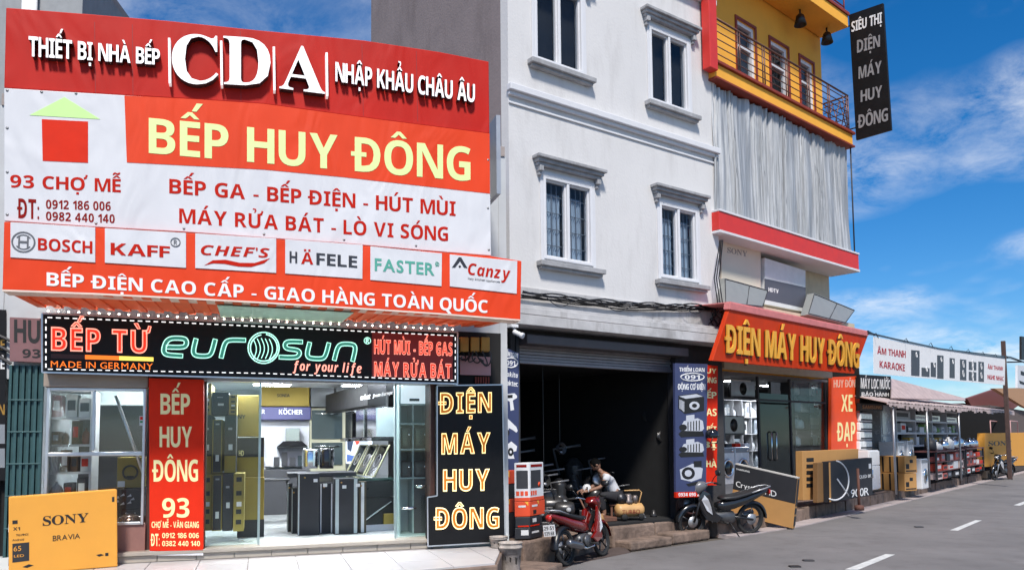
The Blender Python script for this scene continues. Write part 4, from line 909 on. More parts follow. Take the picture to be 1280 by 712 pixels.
for q, lab in (([(906, 347), (960, 362), (953, 384), (907, 380)], 'grey tilted light box in front of the pale carton'), ([(1018, 366), (1068.5, 387), (1056, 404), (1010, 393)], 'grey tilted light box at the right end of the ledge')):
    o = T('light_box', lab, 'light box', YO.P(*YO.uv(*q[3], .05), .05), 'tilted light boxes on the ledge')
    TLw, TRw = [YO.P(*YO.uv(*p, -.1), -.1) for p in q[:2]]; BRw, BLw = [YO.P(*YO.uv(*p, .15), .15) for p in q[2:]]
    bk = -YO.n * .2; mb = MB().hexa([BLw + bk, BRw + bk, BRw, BLw, TLw + bk, TRw + bk, TRw, TLw]); mb.build('case', lg, o, .012)
    mb = MB(); ps = [BLw.lerp(TLw, .05), BRw.lerp(TRw, .05), BRw.lerp(TRw, .95), BLw.lerp(TLw, .95)]
    mb.tube([p + YO.n * .006 for p in ps], .012, 5, closed=True); mb.tube([ps[0].lerp(ps[1], .55) + YO.n * .008, ps[3].lerp(ps[2], .55) + YO.n * .008], .01, 5); mb.build('frame', charcoal, o)
# slanted orange sign
bl_, br_ = YO.P(*YO.uv(890.6, 450.5, .5), .5), YO.P(*YO.uv(1067.6, 467, .5), .5)
tl_ = YO.P(*YO.uv(912, 386, .62), .62); hz = (br_ - bl_); hz.z = 0; ww = tl_ - bl_; ww = ww - hz.normalized() * ww.dot(hz.normalized())
SP = PL(bl_, hz, ww)
ss = T('slanted_sign', 'orange slanted fascia sign with raised yellow letters over the second shop', 'signboard', YO.P(*YO.uv(980, 460, -.1), -.1))
poly('panel', SP, [(912, 386), (1085, 419), (1067.6, 467), (890.6, 450.5)], -.1, 0, M('deep_orange', lin('#c63a14'), .55, var=.12, scale=1.5, spec=.2, wrinkle=.25, stain=.15), ss, .008)
poly('edge_trim', SP, [(913, 377.5), (1088.5, 414.5), (1085, 420), (912, 386.5)], -.12, .03, pink_p, ss, .01)
E3 = [SP.P(*SP.uv(913, 378), .0), SP.P(*SP.uv(1088, 415), .0)]
mb = MB(); bk = -YO.n * 1.35 + Vector((0, 0, .06)); mb.hexa([E3[0], E3[1], E3[1] + bk, E3[0] + bk] + [p + Vector((0, 0, .02)) for p in (E3[0], E3[1], E3[1] + bk, E3[0] + bk)]); mb.build('top_sheet', pink_p, ss)
text('shadow_letter', SP, 'ĐIỆN MÁY HUY ĐÔNG', (906.5, 406.5, 442.5, 1071, 430.5, 461.5), 0, M('sign_brown', (.06, .015, .008), .5), ss, .02, gap=.12)
text('lettering', SP, 'ĐIỆN MÁY HUY ĐÔNG', (907.5, 405, 440.5, 1073, 429, 459.5), .02, gold_i, ss, .03, gap=.12)
# projecting black sign at the top right corner
pv = PL(YO.P(yu1 + .02, 0, -.1), YO.n); 
a = pv.uv(1066, 100); 
bs = T('projecting_sign', 'black vertical sign sticking out from the top of the yellow house', 'sign', pv.P(a[0], pv.uv(1070, 175)[1], 0))
poly('panel', pv, [(1061, 18.7), (1103.6, 4), (1114, 162.3), (1070, 175)], -.08, 0, black_v, bs, .006)
for s_, q, ma in (('SIÊU THỊ', (1064.5, 28, 40.5, 1102.5, 15.5, 29), whiteink), ('DIỆN', (1071.5, 50.7, 66.7, 1100, 44, 58.7), grey_i), ('MÁY', (1073.4, 84, 99.3, 1102, 76.2, 91), grey_i), ('HUY', (1076, 113.5, 128, 1102.8, 106.8, 121.2), grey_i), ('ĐÔNG', (1073.4, 144, 160.7, 1110, 135, 151), grey_i)):
    text('lettering', pv, s_, q, 0, ma, bs, .012, gap=.1)
mb = MB()
for y in (30, 160): u, v = pv.uv(1066, y); mb.tube([pv.P(u - .3, v, -.04), pv.P(u + .1, v, -.04)], .02, 6)
mb.build('bracket', black, bs)
# ================================================================== SECOND SHOP (ground floor of the yellow house)
WS = YW.off(-.55); SZ = .3
su = lambda px, py, d=0.: WS.uv(px, py, d)[0]
sv = lambda px, py, d=0.: WS.uv(px, py, d)[1]
a0, a1 = WS.uv(901, 560)[0], WS.uv(1076, 520)[0]; ft = 3.5
wall2 = M('shop_dark_wall', (.15, .15, .155), .8, var=.2)
mb = MB(); mb.box(WS, a0 + .2, a1 - .2, .28, .34, -5, .05); mb.box(WS, a0, a0 + .2, .28, ft, -5, 0); mb.box(WS, a1 - .2, a1, .28, ft, -5, 0); mb.box(WS, a0 + .2, a1 - .2, .34, ft, -5.1, -4.95); mb.box(WS, a0, a1 - .05, ft, ft + .06, -5, -.02)
mb.build('shop_room', wall2, yh)
pu0, pu1 = WS.uv(1036, 520)[0], WS.uv(1076, 520)[0]
MB().box(WS, pu0, pu1, .3, ft, -.3, .02).build('shop_pier', charcoal, yh)
mb = MB(); gz0 = .34
for x in (903, 950, 990, 1034): u = su(x, 550); mb.box(WS, u - .025, u + .025, gz0, ft, -.06, 0)
vt = sv(960, 500); mb.box(WS, su(903, 550), su(1034, 550), vt - .02, vt + .03, -.055, -.005); fr2 = mb.build('shop_front_frame', charcoal, yh, .004)
MB().box(WS, su(990, 550) + .03, su(1034, 550) - .03, gz0, ft, -.035, -.025).build('pane', glz_t, fr2)
dr2 = T('glass_door', 'tall dark glass door with two vertical steel handles in the second shop', 'door', WS.P(su(970, 600), gz0, -.5))
MB().box(WS, su(951, 550, -.5), su(989, 550, -.5), gz0, sv(970, 492, -.5), -.53, -.5).build('pane', M('dark_glass', (.015, .017, .02), .05, coat=.3), dr2)
for x in (963.5, 969.5): u = su(x, 556, -.47); MB().tube([WS.P(u, sv(x, 575, -.45), -.5), WS.P(u, sv(x, 573, -.45), -.44), WS.P(u, sv(x, 541, -.45), -.44), WS.P(u, sv(x, 539, -.45), -.5)], .022, 8).build('handle', chrome, dr2)
tag(dr2)
for k, (x, d) in enumerate(((920, -1.), (965, -1.4), (1008, -1.))):
    u = su(x, 480, d); o = T('ceiling_light', ('lit strip lamp above the hung screen nearest the red banner', 'lit strip lamp above the tall dark glass door', 'lit strip lamp above the white goods shelf of the second shop')[k], 'ceiling lamp', WS.P(u, ft, d), 'strip lamps of the second shop')
    MB().box(WS, u - .5, u + .5, ft - .05, ft - .003, d - .14, d + .14).build('frame', white_p, o, .004); MB().box(WS, u - .46, u + .46, ft - .06, ft - .051, d - .1, d + .1).build('diffuser', M('strip_glow', (.9, .9, .9), emit=70, ecol='#eef6ff'), o)
def screen(name, label, pl, x0, y0, x1, y1, d, ma, grp=None, th=.08):
    u0, u1, v0, v1 = prect(pl, x0, y0, x1, y1, d); o = T(name, label, 'television', pl.P((u0 + u1) / 2, v0, d - th), grp)
    MB().box(pl, u0, u1, v0, v1, d - th, d).build('case', black, o, .01); MB().box(pl, u0 + .03, u1 - .03, v0 + .04, v1 - .03, d, d + .004).build('screen', ma, o); return o
scr = M('screen_grey', (.1, .11, .13), .12, emit=.12, ecol='#8a93a0', var=.6, scale=2)
for x0, y0, x1, y1, d, lab in ((913, 474, 944, 497, -.9, 'hung television nearest the red gas banner in the second shop'), (963, 474, 994, 497, -.9, 'hung television above the glass door of the second shop'), (903, 519, 931, 543, -.7, 'television showing a pale screen above the washing machines')):
    o = screen('television', lab, WS, x0, y0, x1, y1, d, scr, 'televisions of the second shop')
    mb = MB(); u0, u1, v0, v1 = prect(WS, x0, y0, x1, y1, d); cu, cv = (u0 + u1) / 2, (v0 + v1) / 2; mb.lathe(WS.P(cu, cv, d + .004), WS.n, [(.17, 0), (.17, .002)], 14); mb.build('dark_picture', black, o)
    if y0 < 500: MB().tube([WS.P(cu, v1, d - .05), WS.P(cu, ft, d - .05)], .03, 8).build('hanger', grey_m, o)
# washing machines on a platform
tag(MB().box(WS, su(905, 600, .3), su(941, 600, .3), .3, .88, -.45, .28).build('platform', M('platform_grey', (.24, .24, .25), .6), None, .01), 'grey display platform under the two white washing machines', 'platform')
def washer(pl, u, v, d, label, grp, w_=.6, h=.86, dp=.6):
    o = T('washing_machine', label, 'washing machine', pl.P(u, v, d - dp / 2), grp)
    MB().box(pl, u - w_ / 2, u + w_ / 2, v, v + h, d - dp, d).build('body', white_m, o, .02)
    MB().box(pl, u - w_ / 2 + .02, u + w_ / 2 - .02, v + h - .13, v + h - .02, d, d + .006).build('control_panel', M('panel_grey', (.25, .26, .28), .4), o)
    MB().torus(pl.P(u, v + h * .44, d + .01), pl.n, .19, .035, 28, 8).build('door_ring', chrome, o)
    MB().lathe(pl.P(u, v + h * .44, d + .002), pl.n, [(.17, 0), (.17, .02), (.1, .05), (0, .055)], 24).build('door_glass', blackg, o)
    MB().lathe(pl.P(u + w_ * .3, v + h - .075, d + .006), pl.n, [(.035, 0), (.03, .025), (0, .026)], 14).build('knob', chrome, o)
    return o
washer(WS, su(909.5, 580, .25), .885, .25, 'white front loading washing machine nearest the red gas banner', 'washing machines of the second shop')
washer(WS, su(928.5, 580, .25), .885, .25, 'white front loading washing machine beside the dark glass door', 'washing machines of the second shop')
for x, c, lab in ((918, red_b, 'red packet on top of the washing machines'), (907, charcoal, 'dark tray on top of the washing machine by the red banner'), (930, white_p, 'white box on top of the washing machine by the door')):
    u = su(x, 555, 0); tag(MB().box(WS, u - .12, u + .12, 1.747, 1.83, -.2, .1).build('packet', c, None, .01), lab, 'packet')
# shelf of goods inside the window
def shelf(name, label, pl, x0, y0, x1, y1, d, cols, rows, ma, dp=.4, th=.03, grp=None, back=None):
    u0, u1, v0, v1 = prect(pl, x0, y0, x1, y1, d); o = T(name, label, 'shelf unit', pl.P((u0 + u1) / 2, v0, d - dp), grp)
    mb = MB()
    for i in range(cols + 1): u = u0 + (u1 - u0) * i / cols; mb.box(pl, u - th / 2, u + th / 2, v0, v1, d - dp, d)
    mb.build('upright', ma, o)
    for j in range(rows + 1): v = v0 + (v1 - v0) * j / rows; MB().box(pl, u0 + th / 2, u1 - th / 2, v - th / 2, v + th / 2, d - dp, d - .004).build('shelf', ma, o)
    if back: MB().box(pl, u0, u1, v0, v1, d - dp - .02, d - dp - .002).build('back_panel', back, o)
    return [(u0 + (u1 - u0) * i / cols, u0 + (u1 - u0) * (i + 1) / cols, v0 + (v1 - v0) * j / rows + th / 2, v0 + (v1 - v0) * (j + 1) / rows - th / 2) for j in range(rows) for i in range(cols)]
def goods(pl, cells, d, label, cat, grp, mats, kinds=('box',), n=(1, 3), seed=1, hmax=.95):
    rg = random.Random(seed)
    for (a, b, c, e) in cells:
        k = rg.randint(*n); wd = (b - a - .04) / k
        for i in range(k):
            u0 = a + .03 + wd * i; u1 = u0 + wd * rg.uniform(.7, .92); h = (e - c) * rg.uniform(.5, hmax); kd = rg.choice(kinds); ma = rg.choice(mats); dd = d - rg.uniform(.02, .08)
            o = T('boxed_good' if kd == 'box' else 'small_appliance', label, cat, pl.P((u0 + u1) / 2, c, dd - .15), grp)
            if kd == 'box':
                MB().box(pl, u0, u1, c, c + h, dd - .24, dd).build('carton', ma, o, .006)
                MB().box(pl, u0 + wd * .12, u1 - wd * .12, c + h * .3, c + h * .75, dd, dd + .003).build('printed_label', rg.choice([label_w, charcoal, red_b, print_g]), o)
            else:
                r = min(u1 - u0, .4) / 2; MB().lathe(pl.P((u0 + u1) / 2, c, dd - r), (0, 0, 1), [(r * .7, 0), (r, h * .12), (r * .95, h * .6), (r * .6, h * .8), (r * .25, h * .85), (r * .22, h), (0, h)], 14).build('body', ma, o)
                MB().torus(pl.P((u0 + u1) / 2, c + h * .5, dd - r), pl.n, r * .95, .012, 14, 5).build('handle', black, o)
cells = shelf('display_shelf', 'dark metal shelf of white goods behind the second shop window', WS, 994, 474, 1031, 600, -.5, 2, 6, charcoal)
goods(WS, cells[2:], -.5, 'white boxed appliance on the dark shelf behind the second shop window', 'boxed appliance', 'white goods on the window shelf', [white_p, white_p, M('pale_blue_box', (.4, .45, .5), .6), charcoal], ('box', 'pot'), (1, 2), 3)
cells = shelf('display_shelf', 'pale metal shelf of boxed appliances deep behind the washing machines', WS, 906, 500, 951, 606, -2.0, 4, 5, wf_ := M('shelf_white', (.55, .55, .57), .5, var=.1), .4)
goods(WS, cells[4:], -2.0, 'boxed appliance on the pale shelf deep behind the washing machines', 'boxed appliance', 'goods on the deep pale shelf', [white_p, label_w, charcoal, M('pale_blue_box')], ('box', 'pot'), (1, 2), 8)
# pillar banner
xb = T('pillar_banner', 'orange pillar banner with yellow words beside the second shop window', 'banner', WS.P(*WS.uv(1057, 560, .12), .12))
poly('panel', WS, [(1039.5, 471), (1074.5, 469.6), (1074, 566), (1039, 566)], .03, .12, M('bright_orange', lin('#ea4f22'), .5), xb)
text('lettering', WS, 'HUY ĐÔNG', (1042, 474.5, 484, 1073, 474, 483.5), .12, M('faded_letter', lin('#e6b49c'), .6), xb, gap=.08)
text('lettering', WS, 'XE', (1051.6, 492.8, 514, 1065.5, 492.8, 514), .12, cream_i, xb); text('lettering', WS, 'ĐẠP', (1047, 527.5, 551, 1069, 527, 550.5), .12, cream_i, xb)

# ------------------------------------------------------------------ cartons on the pavement
def carton_px(name, label, pl, pts, d, th, ma, grp=None, bev=.008):
    o = T(name, label, 'carton', pl.P(*pl.uv(*pts[2], d), d), grp); poly('box', pl, pts, d - th, d, ma, o, bev); return o
CX = PL((5.0, 17.9, 0), (1.05, -.7, 0))
cc = carton_px('tv_carton', 'black and brown television carton tilted down onto the road edge beside the motorbike', CX, [(919, 579.3), (997, 597), (991, 660.3), (913, 641)], 0, .17, card)
poly('black_print', CX, [(919.2, 579.6), (996.8, 597.2), (993.8, 629), (916, 610.5)], 0, .004, card_d, cc)
text('lettering', CX, 'Crystal', (920, 600.5, 607.5, 947, 607.5, 614.8), .004, whiteink, cc, style='rg', gap=.1); text('lettering', CX, 'UHD', (949, 608, 615.2, 970.5, 613.5, 620.8), .004, whiteink, cc, style='rg', gap=.14)
text('lettering', CX, 'SAMSUNG', (920.5, 584.5, 586.5, 937, 588, 590.2), .004, label_w, cc, gap=.1)
poly('top_edge', CX, [(919, 578.6), (997, 596.2), (997, 597.6), (919, 580)], -.17, .006, M('edge_white', (.5, .48, .45), .7), cc)
p0, p1 = CX.uv(997, 597), CX.uv(991, 660.3); t1 = (p1[0] - p0[0], p1[1] - p0[1])
mb = MB()
for a, b in ((.03, .55), (.6, .72), (.76, .95)): mb.prism([CX.P(p0[0] + t1[0] * a, p0[1] + t1[1] * a, -.15), CX.P(p0[0] + t1[0] * a, p0[1] + t1[1] * a, -.02), CX.P(p0[0] + t1[0] * b, p0[1] + t1[1] * b, -.02), CX.P(p0[0] + t1[0] * b, p0[1] + t1[1] * b, -.15)], [CX.P(p0[0] + t1[0] * a + .008, p0[1] + t1[1] * a, -.15), CX.P(p0[0] + t1[0] * a + .008, p0[1] + t1[1] * a, -.02), CX.P(p0[0] + t1[0] * b + .008, p0[1] + t1[1] * b, -.02), CX.P(p0[0] + t1[0] * b + .008, p0[1] + t1[1] * b, -.15)])
mb.build('side_print', card_d, cc)
QX = WS.off(1.5)
kb = carton_px('tv_carton', 'tall plain brown television carton behind the black carton with the big Q', QX, [(1003, 563.5), (1073, 560.5), (1073, 620), (1004, 625)], -.3, .18, card)
mb = MB()
for y in (572, 580, 588, 596, 604): mb.slab(QX, [QX.uv(*p, -.3) for p in ((1008, y), (1017, y - .4), (1017, y + 4.4), (1008, y + 4.8))], -.3, -.296)
mb.build('printed_label', ink_b, kb)
qb = carton_px('tv_carton', 'black television carton with a huge thin Q standing on the pavement', QX, [(1036, 576.6), (1090, 571.5), (1091, 618.5), (1037, 627.5)], .1, .18, card_d)
mb = MB(); cq = (1046.5, 598)
mb.tube([QX.P(*QX.uv(*p, .1), .104) for p in arc(1043, 600, 17.5, 24.5, 82, -112, 22)], .02, 6); mb.tube([QX.P(*QX.uv(*p, .1), .104) for p in ((1046, 598), (1053, 608), (1060.5, 619))], .02, 6)
mb.build('big_letter', whiteink, qb)
text('lettering', QX, '900R', (1063.5, 611.5, 621.5, 1086, 608.5, 618), .1, whiteink, qb, style='rg', gap=.08); text('lettering', QX, 'QLED 8K', (1074, 593.5, 597.5, 1089, 592, 596), .1, label_w, qb, style='rg')
poly('edge_print', QX, [(1036, 577.5), (1038, 577.3), (1039, 626.5), (1037, 627)], .1, .103, card, qb); pbox('printed_label', QX, 1086, 579, 1089, 585, .1, .103, label_w, qb)
sb_ = carton_px('small_carton', 'small brown carton wedged at the left side of the big Q carton', QX, [(1022, 578), (1035, 577), (1035, 626), (1022, 628)], -.05, .12, M('brown_carton', lin('#7a5a36'), .8))
for (x, yb, yt, nm, lab, ma, d) in ((1074, 633, 585, 'iron_post', 'thin rusty iron post standing on the kerb before the Q carton', M('rust', (.12, .05, .035), .8, bump=.3), None), (905.5, 640, 582, 'plastic_pole', 'thin white plastic pole standing behind the black motorbike', white_p, None)):
    g = ground(x, yb, .28); z1 = CAMZ + (ray(x, yt).z / ray(x, yt).y) * g.y; mb = MB().tube([(g.x, g.y, .2), (g.x, g.y, z1)], .035, 8); mb.lathe((g.x, g.y, .2), (0, 0, 1), [(.11, 0), (.11, .11), (.04, .13)], 12); tag(mb.build(nm, ma), lab, 'post')

# ================================================================== STALL SHOPS FARTHER ALONG
ru = lambda px, py, d=0.: R3.uv(px, py, d)[0]
rv_ = lambda px, py, d=0.: R3.uv(px, py, d)[1]
b0, b1 = ru(1076, 540), ru(1262, 540)
stall = T('stall_building', 'low row of open fronted stalls under a pale sheet metal awning', 'shop building', R3.P((b0 + b1) / 2, .3, -2))
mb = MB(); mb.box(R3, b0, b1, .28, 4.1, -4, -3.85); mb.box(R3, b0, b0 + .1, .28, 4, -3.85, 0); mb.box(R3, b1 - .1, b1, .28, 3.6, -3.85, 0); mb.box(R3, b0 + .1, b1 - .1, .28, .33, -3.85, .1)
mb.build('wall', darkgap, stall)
aw = M('awning_sheet', lin('#bcaaa6'), .6, .1, var=.2, scale=3, stain=.5); aw2 = M('awning_pink', lin('#b8a5a2'), .6, var=.35, scale=4, stain=.3)
zf = [R3.P(*R3.uv(1109, 503, .9), .9), R3.P(*R3.uv(1268, 514.5, .9), .9)]
def sheet(A, Bq, bk0, bk1, n, ma, nm, amp=.03, jag=0.):
    mb = MB(); V = []
    for k in range(n + 1):
        p, q = A.lerp(Bq, k / n), bk0.lerp(bk1, k / n); dz = Vector((0, 0, amp * (k % 2) + random.uniform(-jag, jag))); V += [p + dz, q + Vector((0, 0, amp * (k % 2))), q + Vector((0, 0, amp * (k % 2) + .02)), p + dz + Vector((0, 0, .02))]
    F_ = []
    for k in range(n):
        a, b = 4 * k, 4 * k + 4; F_ += [(a, b, b + 1, a + 1), (a + 1, b + 1, b + 2, a + 2), (a + 2, b + 2, b + 3, a + 3), (a + 3, b + 3, b, a)]
    mb.add(V, F_); mb.add([V[0], V[1], V[2], V[3]], [(0, 1, 2, 3)]); return mb.build(nm, ma, stall)
sheet(zf[0], zf[1], R3.P(b0, 4.15, -3.9), R3.P(b1, 4.0, -3.9), 110, aw, 'awning', .03, .012)
mb = MB(); vr = [R3.P(*R3.uv(1109 + 159 * k / 60, 503 + 11.5 * k / 60, .92), .92) for k in range(61)]
rgv = random.Random(31)
for k in range(60): h0 = .12 + rgv.uniform(-.07, .06); mb.hexa([vr[k] - Vector((0, 0, h0)), vr[k + 1] - Vector((0, 0, h0 + rgv.uniform(-.03, .03))), vr[k + 1] - Vector((0, 0, h0)) - R3.n * .01, vr[k] - Vector((0, 0, h0)) - R3.n * .01, vr[k], vr[k + 1], vr[k + 1] - R3.n * .01, vr[k] - R3.n * .01])
mb.build('valance', M('valance_sheet', lin('#c0adaa'), .7, var=.45, scale=4, stain=.8), stall)
s1_, s2_ = R3.P(*R3.uv(1113, 498, .5), .5), R3.P(*R3.uv(1206, 501, .5), .5)
mb = MB(); t1_, t2_ = R3.P(*R3.uv(1113.5, 474, -.3), -.3), R3.P(*R3.uv(1205, 498, -.3), -.3)
V = [s1_, s2_, t2_, t1_]; mb.hexa(V + [p + R3.n * .03 + Vector((0, 0, .03)) for p in V]); mb.build('roof_sheet', aw2, stall)
mb = MB()
for px in (1118, 1160, 1200): u = ru(px, 560, .85); mb.tube([R3.P(u, .3, .85), R3.P(u, rv_(px, 508, .85), .85)], .035, 8)
mb.build('awning_post', grey_m, stall)
for q, nm, txts, lab in (([(1074.7, 467.6), (1113.6, 470), (1113.6, 498), (1074.7, 498)], 'shop_sign', (('MÁY LỌC NƯỚC', (1076, 472, 485, 1112.5, 474.5, 486)), ('BẢO HÀNH', (1077, 489.8, 494.5, 1111, 490.5, 495))), 'black shop sign with white letters right of the orange pillar banner'), ([(1075.5, 503.5), (1104, 504.5), (1104, 513), (1075.5, 513)], 'shop_sign', (('SAMSUNG', (1078, 506, 510.5, 1102, 506.5, 511)),), 'small dark sign with brown lettering under the black shop sign')):
    o = T(nm, lab, 'sign', R3.P(*R3.uv(*q[3], .15), .15)); poly('panel', R3, q, .05, .15, black_v, o)
    for s_, qq in txts: text('lettering', R3, s_, qq, .15, label_w if 'MÁY' in s_ or 'B' in s_[0] else M('brown_letter', lin('#a8703c'), .5), o, gap=.1)
# hanging white banner between the slanted sign and the wooden pole
HB = R3.off(2.2)
hb = T('hanging_banner', 'white cloth banner with loudspeaker pictures strung across to the wooden pole', 'banner', HB.P(*HB.uv(1174, 475), 0))
poly('panel', HB, [(1092, 420.4), (1130, 427.8), (1174, 436.3), (1215, 442), (1256.6, 447.4), (1256, 481), (1215, 477.5), (1174, 474), (1130, 470), (1092.3, 466.5)], -.008, 0, M('banner_cloth', (.78, .77, .76), .8, var=.05), hb)
for s_, q in (('ÂM THANH', (1096.5, 434, 441.8, 1132, 438.4, 447)), ('KARAOKE', (1099.4, 450.5, 459, 1131, 455, 463.8)), ('ÂM THANH', (1234.5, 455.5, 460.8, 1253.5, 458, 463)), ('NGHE NHẠC', (1234.3, 468, 473.4, 1254.5, 470.3, 475.8))):
    text('lettering', HB, s_, q, 0, M('crimson_ink', lin('#a51420'), .6), hb, gap=.09)
def spk(x0, y0, x1, y1, kind):
    o = poly('speaker_picture', HB, [(x0, y0), (x1, y0 + (x1 - x0) * .1), (x1, y1 + (x1 - x0) * .08), (x0, y1)], 0, .003, M('print_dark', (.045, .045, .05), .5), hb); mb = MB()
    w_ = x1 - x0; cs = [(.5, .25), (.5, .7)] if kind == 2 else [(.62, .2)]
    for a, b in cs: u, v = HB.uv(x0 + w_ * a, y0 + (y1 - y0) * b, .003); mb.torus(HB.P(u, v, .004), HB.n, .1 if kind == 2 else .06, .014, 16, 4)
    mb.build('speaker_cone', label_w, hb)
for q in ((1139, 437, 1149.5, 469, 1), (1171.5, 443.5, 1179.5, 472.5, 1), (1152, 459, 1162, 470, 1), (1163.5, 452.5, 1170, 470.5, 1), (1187, 447, 1193.5, 472, 1), (1200, 448.5, 1208, 474.5, 2), (1211, 451.5, 1220.5, 462, 2), (1211, 464, 1220.5, 475, 2), (1223, 451.5, 1230, 476.5, 2)): spk(*q)
mb = MB(); rp = [HB.P(*HB.uv(x, y), 0) for x, y in ((1085, 417), (1092, 419.5), (1130, 427), (1174, 435.3), (1215, 441), (1256.6, 446.5), (1263, 447.5), (1285, 455))]
for k in range(3): mb.tube([p + Vector((0, 0, .015 * k + .03 * math.sin(i + k))) for i, p in enumerate(rp)], .018, 5)
for i in range(8): p = rp[1].lerp(rp[5], i / 7); mb.tube([p, p + Vector((.05, 0, .06)), p + Vector((.1, 0, -.05))], .01, 5)
tag(mb.build('banner_rope', black), 'black cable and ties from which the white banner hangs', 'cable')
wpole = M('rust_wood', (.085, .05, .042), .85, var=.4, bump=.4)
g = HB.uv(1262.5, 560); z1 = HB.uv(1262, 429.5)[1]
tag(MB().box(HB, g[0] - .075, g[0] + .075, .28, z1, -.12, .03).build('wooden_pole', wpole, None, .015), 'weathered brown wooden pole at the right end of the white banner', 'pole')
o = T('street_sign', 'partly visible framed sign on an arm at the right picture edge', 'sign', HB.P(*HB.uv(1276, 486, .2), .2))
poly('upper_panel', HB, [(1277, 420), (1300, 424), (1300, 452), (1277, 449)], .12, .2, black_v, o); poly('lower_panel', HB, [(1272, 456), (1300, 459), (1300, 487), (1272, 484.5)], .12, .2, white_v, o)
poly('printed_mark', HB, [(1276, 463), (1284, 466), (1282, 470), (1276, 468)], .2, .205, ink_b, o); poly('printed_mark', HB, [(1274, 475), (1284, 479), (1284, 482), (1275, 479)], .2, .205, ink_b, o)
mb = MB(); mb.tube([HB.P(*HB.uv(1263, 452, .1), 0), HB.P(*HB.uv(1290, 452, .1), .1)], .03, 6); mb.tube([HB.P(*HB.uv(1290, 424, .1), .1), HB.P(*HB.uv(1290, 500, .1), .1)], .03, 6); mb.build('arm', black, o)
# houses with red and tan roofs beyond
R5 = R3.off(-.5)
for pts, lab, ma, nm, up in (([(1209, 498), (1243, 486.5), (1278, 503), (1264, 513), (1215, 508)], 'far house with a rusty red sheet roof behind the awning', M('rust_roof', (.2, .06, .05), .7, var=.35, scale=5, stretch=(1, 1, 8)), 'far_house', 0), ([(1243, 485), (1300, 484), (1310, 520), (1280, 508)], 'far house with a tan roof at the right picture edge', M('tan_roof', lin('#b48862'), .7, var=.2), 'far_house', 1)):
    pp = R3.off(-7 + 3 * up); uu = [pp.uv(x, y) for x, y in pts]; u0 = min(u for u, _ in uu); u1 = max(u for u, _ in uu); vb = min(v for _, v in uu)
    o = T(nm, lab, 'house', pp.P((u0 + u1) / 2, .25, -2)); MB().box(pp, u0 + .2, u1 - .2, .25, vb + .3, -5, -.4).build('wall', M('far_wall', (.12, .09, .08), .9, var=.3), o)
    mb = MB(); mb.slab(pp, uu, -.35, 0); mb.build('roof', ma, o)
MB_ = None
# goods in the stalls -----------------------------------------------------------
wf = M('shelf_white', (.55, .55, .57), .5, var=.1)
cells = shelf('goods_shelf', 'white framed stall shelf with four bays left of the dark stall corner', R3, 1121, 512, 1200, 556, -.1, 4, 3, wf, .5, .07, None, darkgap)
goods(R3, cells[8:], -.12, 'white appliance on the top row of the stall shelf', 'appliance', 'appliances on the top shelf row', [white_m, M('pale_grey_app', (.4, .4, .42), .5)], ('box',), (1, 1), 5, .9)
goods(R3, cells[4:8], -.12, 'bottle shaped appliance on the middle row of the stall shelf', 'appliance', 'appliances on the middle shelf row', [M('green_pack', lin('#7fa35c'), .6), M('amber_pack', lin('#c9a24a'), .6), label_w, M('mint_pack', lin('#bcd3b0'), .6), charcoal], ('pot', 'box'), (3, 4), 6, .95)
goods(R3, cells[:4], -.12, 'small pack on the lowest row of the stall shelf', 'pack', 'packs on the lowest shelf row', [charcoal, label_w, M('amber_pack', lin('#c9a24a'), .6)], ('box',), (3, 4), 7, .8)
def fridge(pl, q, d, label, ma):
    u0, u1, v0, v1 = prect(pl, *q, d); o = T('refrigerator', label, 'refrigerator', pl.P((u0 + u1) / 2, v0, d - .5)); MB().box(pl, u0, u1, v0, v1, d - .6, d).build('body', ma, o, .02)
    MB().box(pl, u0 + .02, u1 - .02, v0 + .03, v0 + (v1 - v0) * .6, d + .002, d + .03).build('door', ma, o, .01); MB().box(pl, u0 + .02, u1 - .02, v0 + (v1 - v0) * .62, v1 - .03, d + .002, d + .03).build('door', ma, o, .01)
    MB().tube([pl.P(u0 + .08, v0 + (v1 - v0) * .3, d + .03), pl.P(u0 + .08, v0 + (v1 - v0) * .33, d + .07), pl.P(u0 + .08, v0 + (v1 - v0) * .52, d + .07), pl.P(u0 + .08, v0 + (v1 - v0) * .55, d + .03)], .015, 6).build('handle', chrome, o)
fridge(R3, (1103, 506, 1119, 604), -.3, 'tall silvery refrigerator standing in the stall under the small dark sign', M('fridge_silver', (.5, .53, .56), .25, .3))
fridge(R3, (1086.5, 562, 1099, 612), .35, 'narrow white refrigerator between the Q carton and the brown carton stack', white_m)
for k in range(4):
    y = 516 + 11.6 * k; o = T('air_conditioner', ('topmost', 'second', 'third', 'lowest')[k] + ' white air conditioner of the stack right of the orange pillar', 'air conditioner', R3.P(*R3.uv(1082, y + 10, .1), -.1), 'stacked white air conditioners')
    u0, u1, v0, v1 = prect(R3, 1075.5, y, 1090.5, y + 10.6, .1); MB().box(R3, u0, u1, v0, v1, -.2, .1).build('body', white_m, o, .03)
    mb = MB(); mb.box(R3, u0 + .05, u1 - .05, v0 + .03, v0 + .08, .1, .106); mb.build('louvre', charcoal, o)
tag(pbox('counter', R3, 1075, 563, 1091, 612, -.25, .08, M('counter_dark', (.05, .05, .055), .6), None, .01), 'dark counter under the stack of white air conditioners', 'counter')
washer(R3, ru(1156, 585, .9), .3, .9, 'white washing machine standing right of the brown carton stack', 'washing machines of the stalls', .85, .95)
washer(R3, ru(1127, 570, .2), .9, .2, 'white washing machine half hidden behind the brown carton stack', 'washing machines of the stalls', .8, .9)
washer(R3, ru(1139, 568, .2), .92, .2, 'white washing machine behind the right edge of the brown cartons', 'washing machines of the stalls', .8, .9)
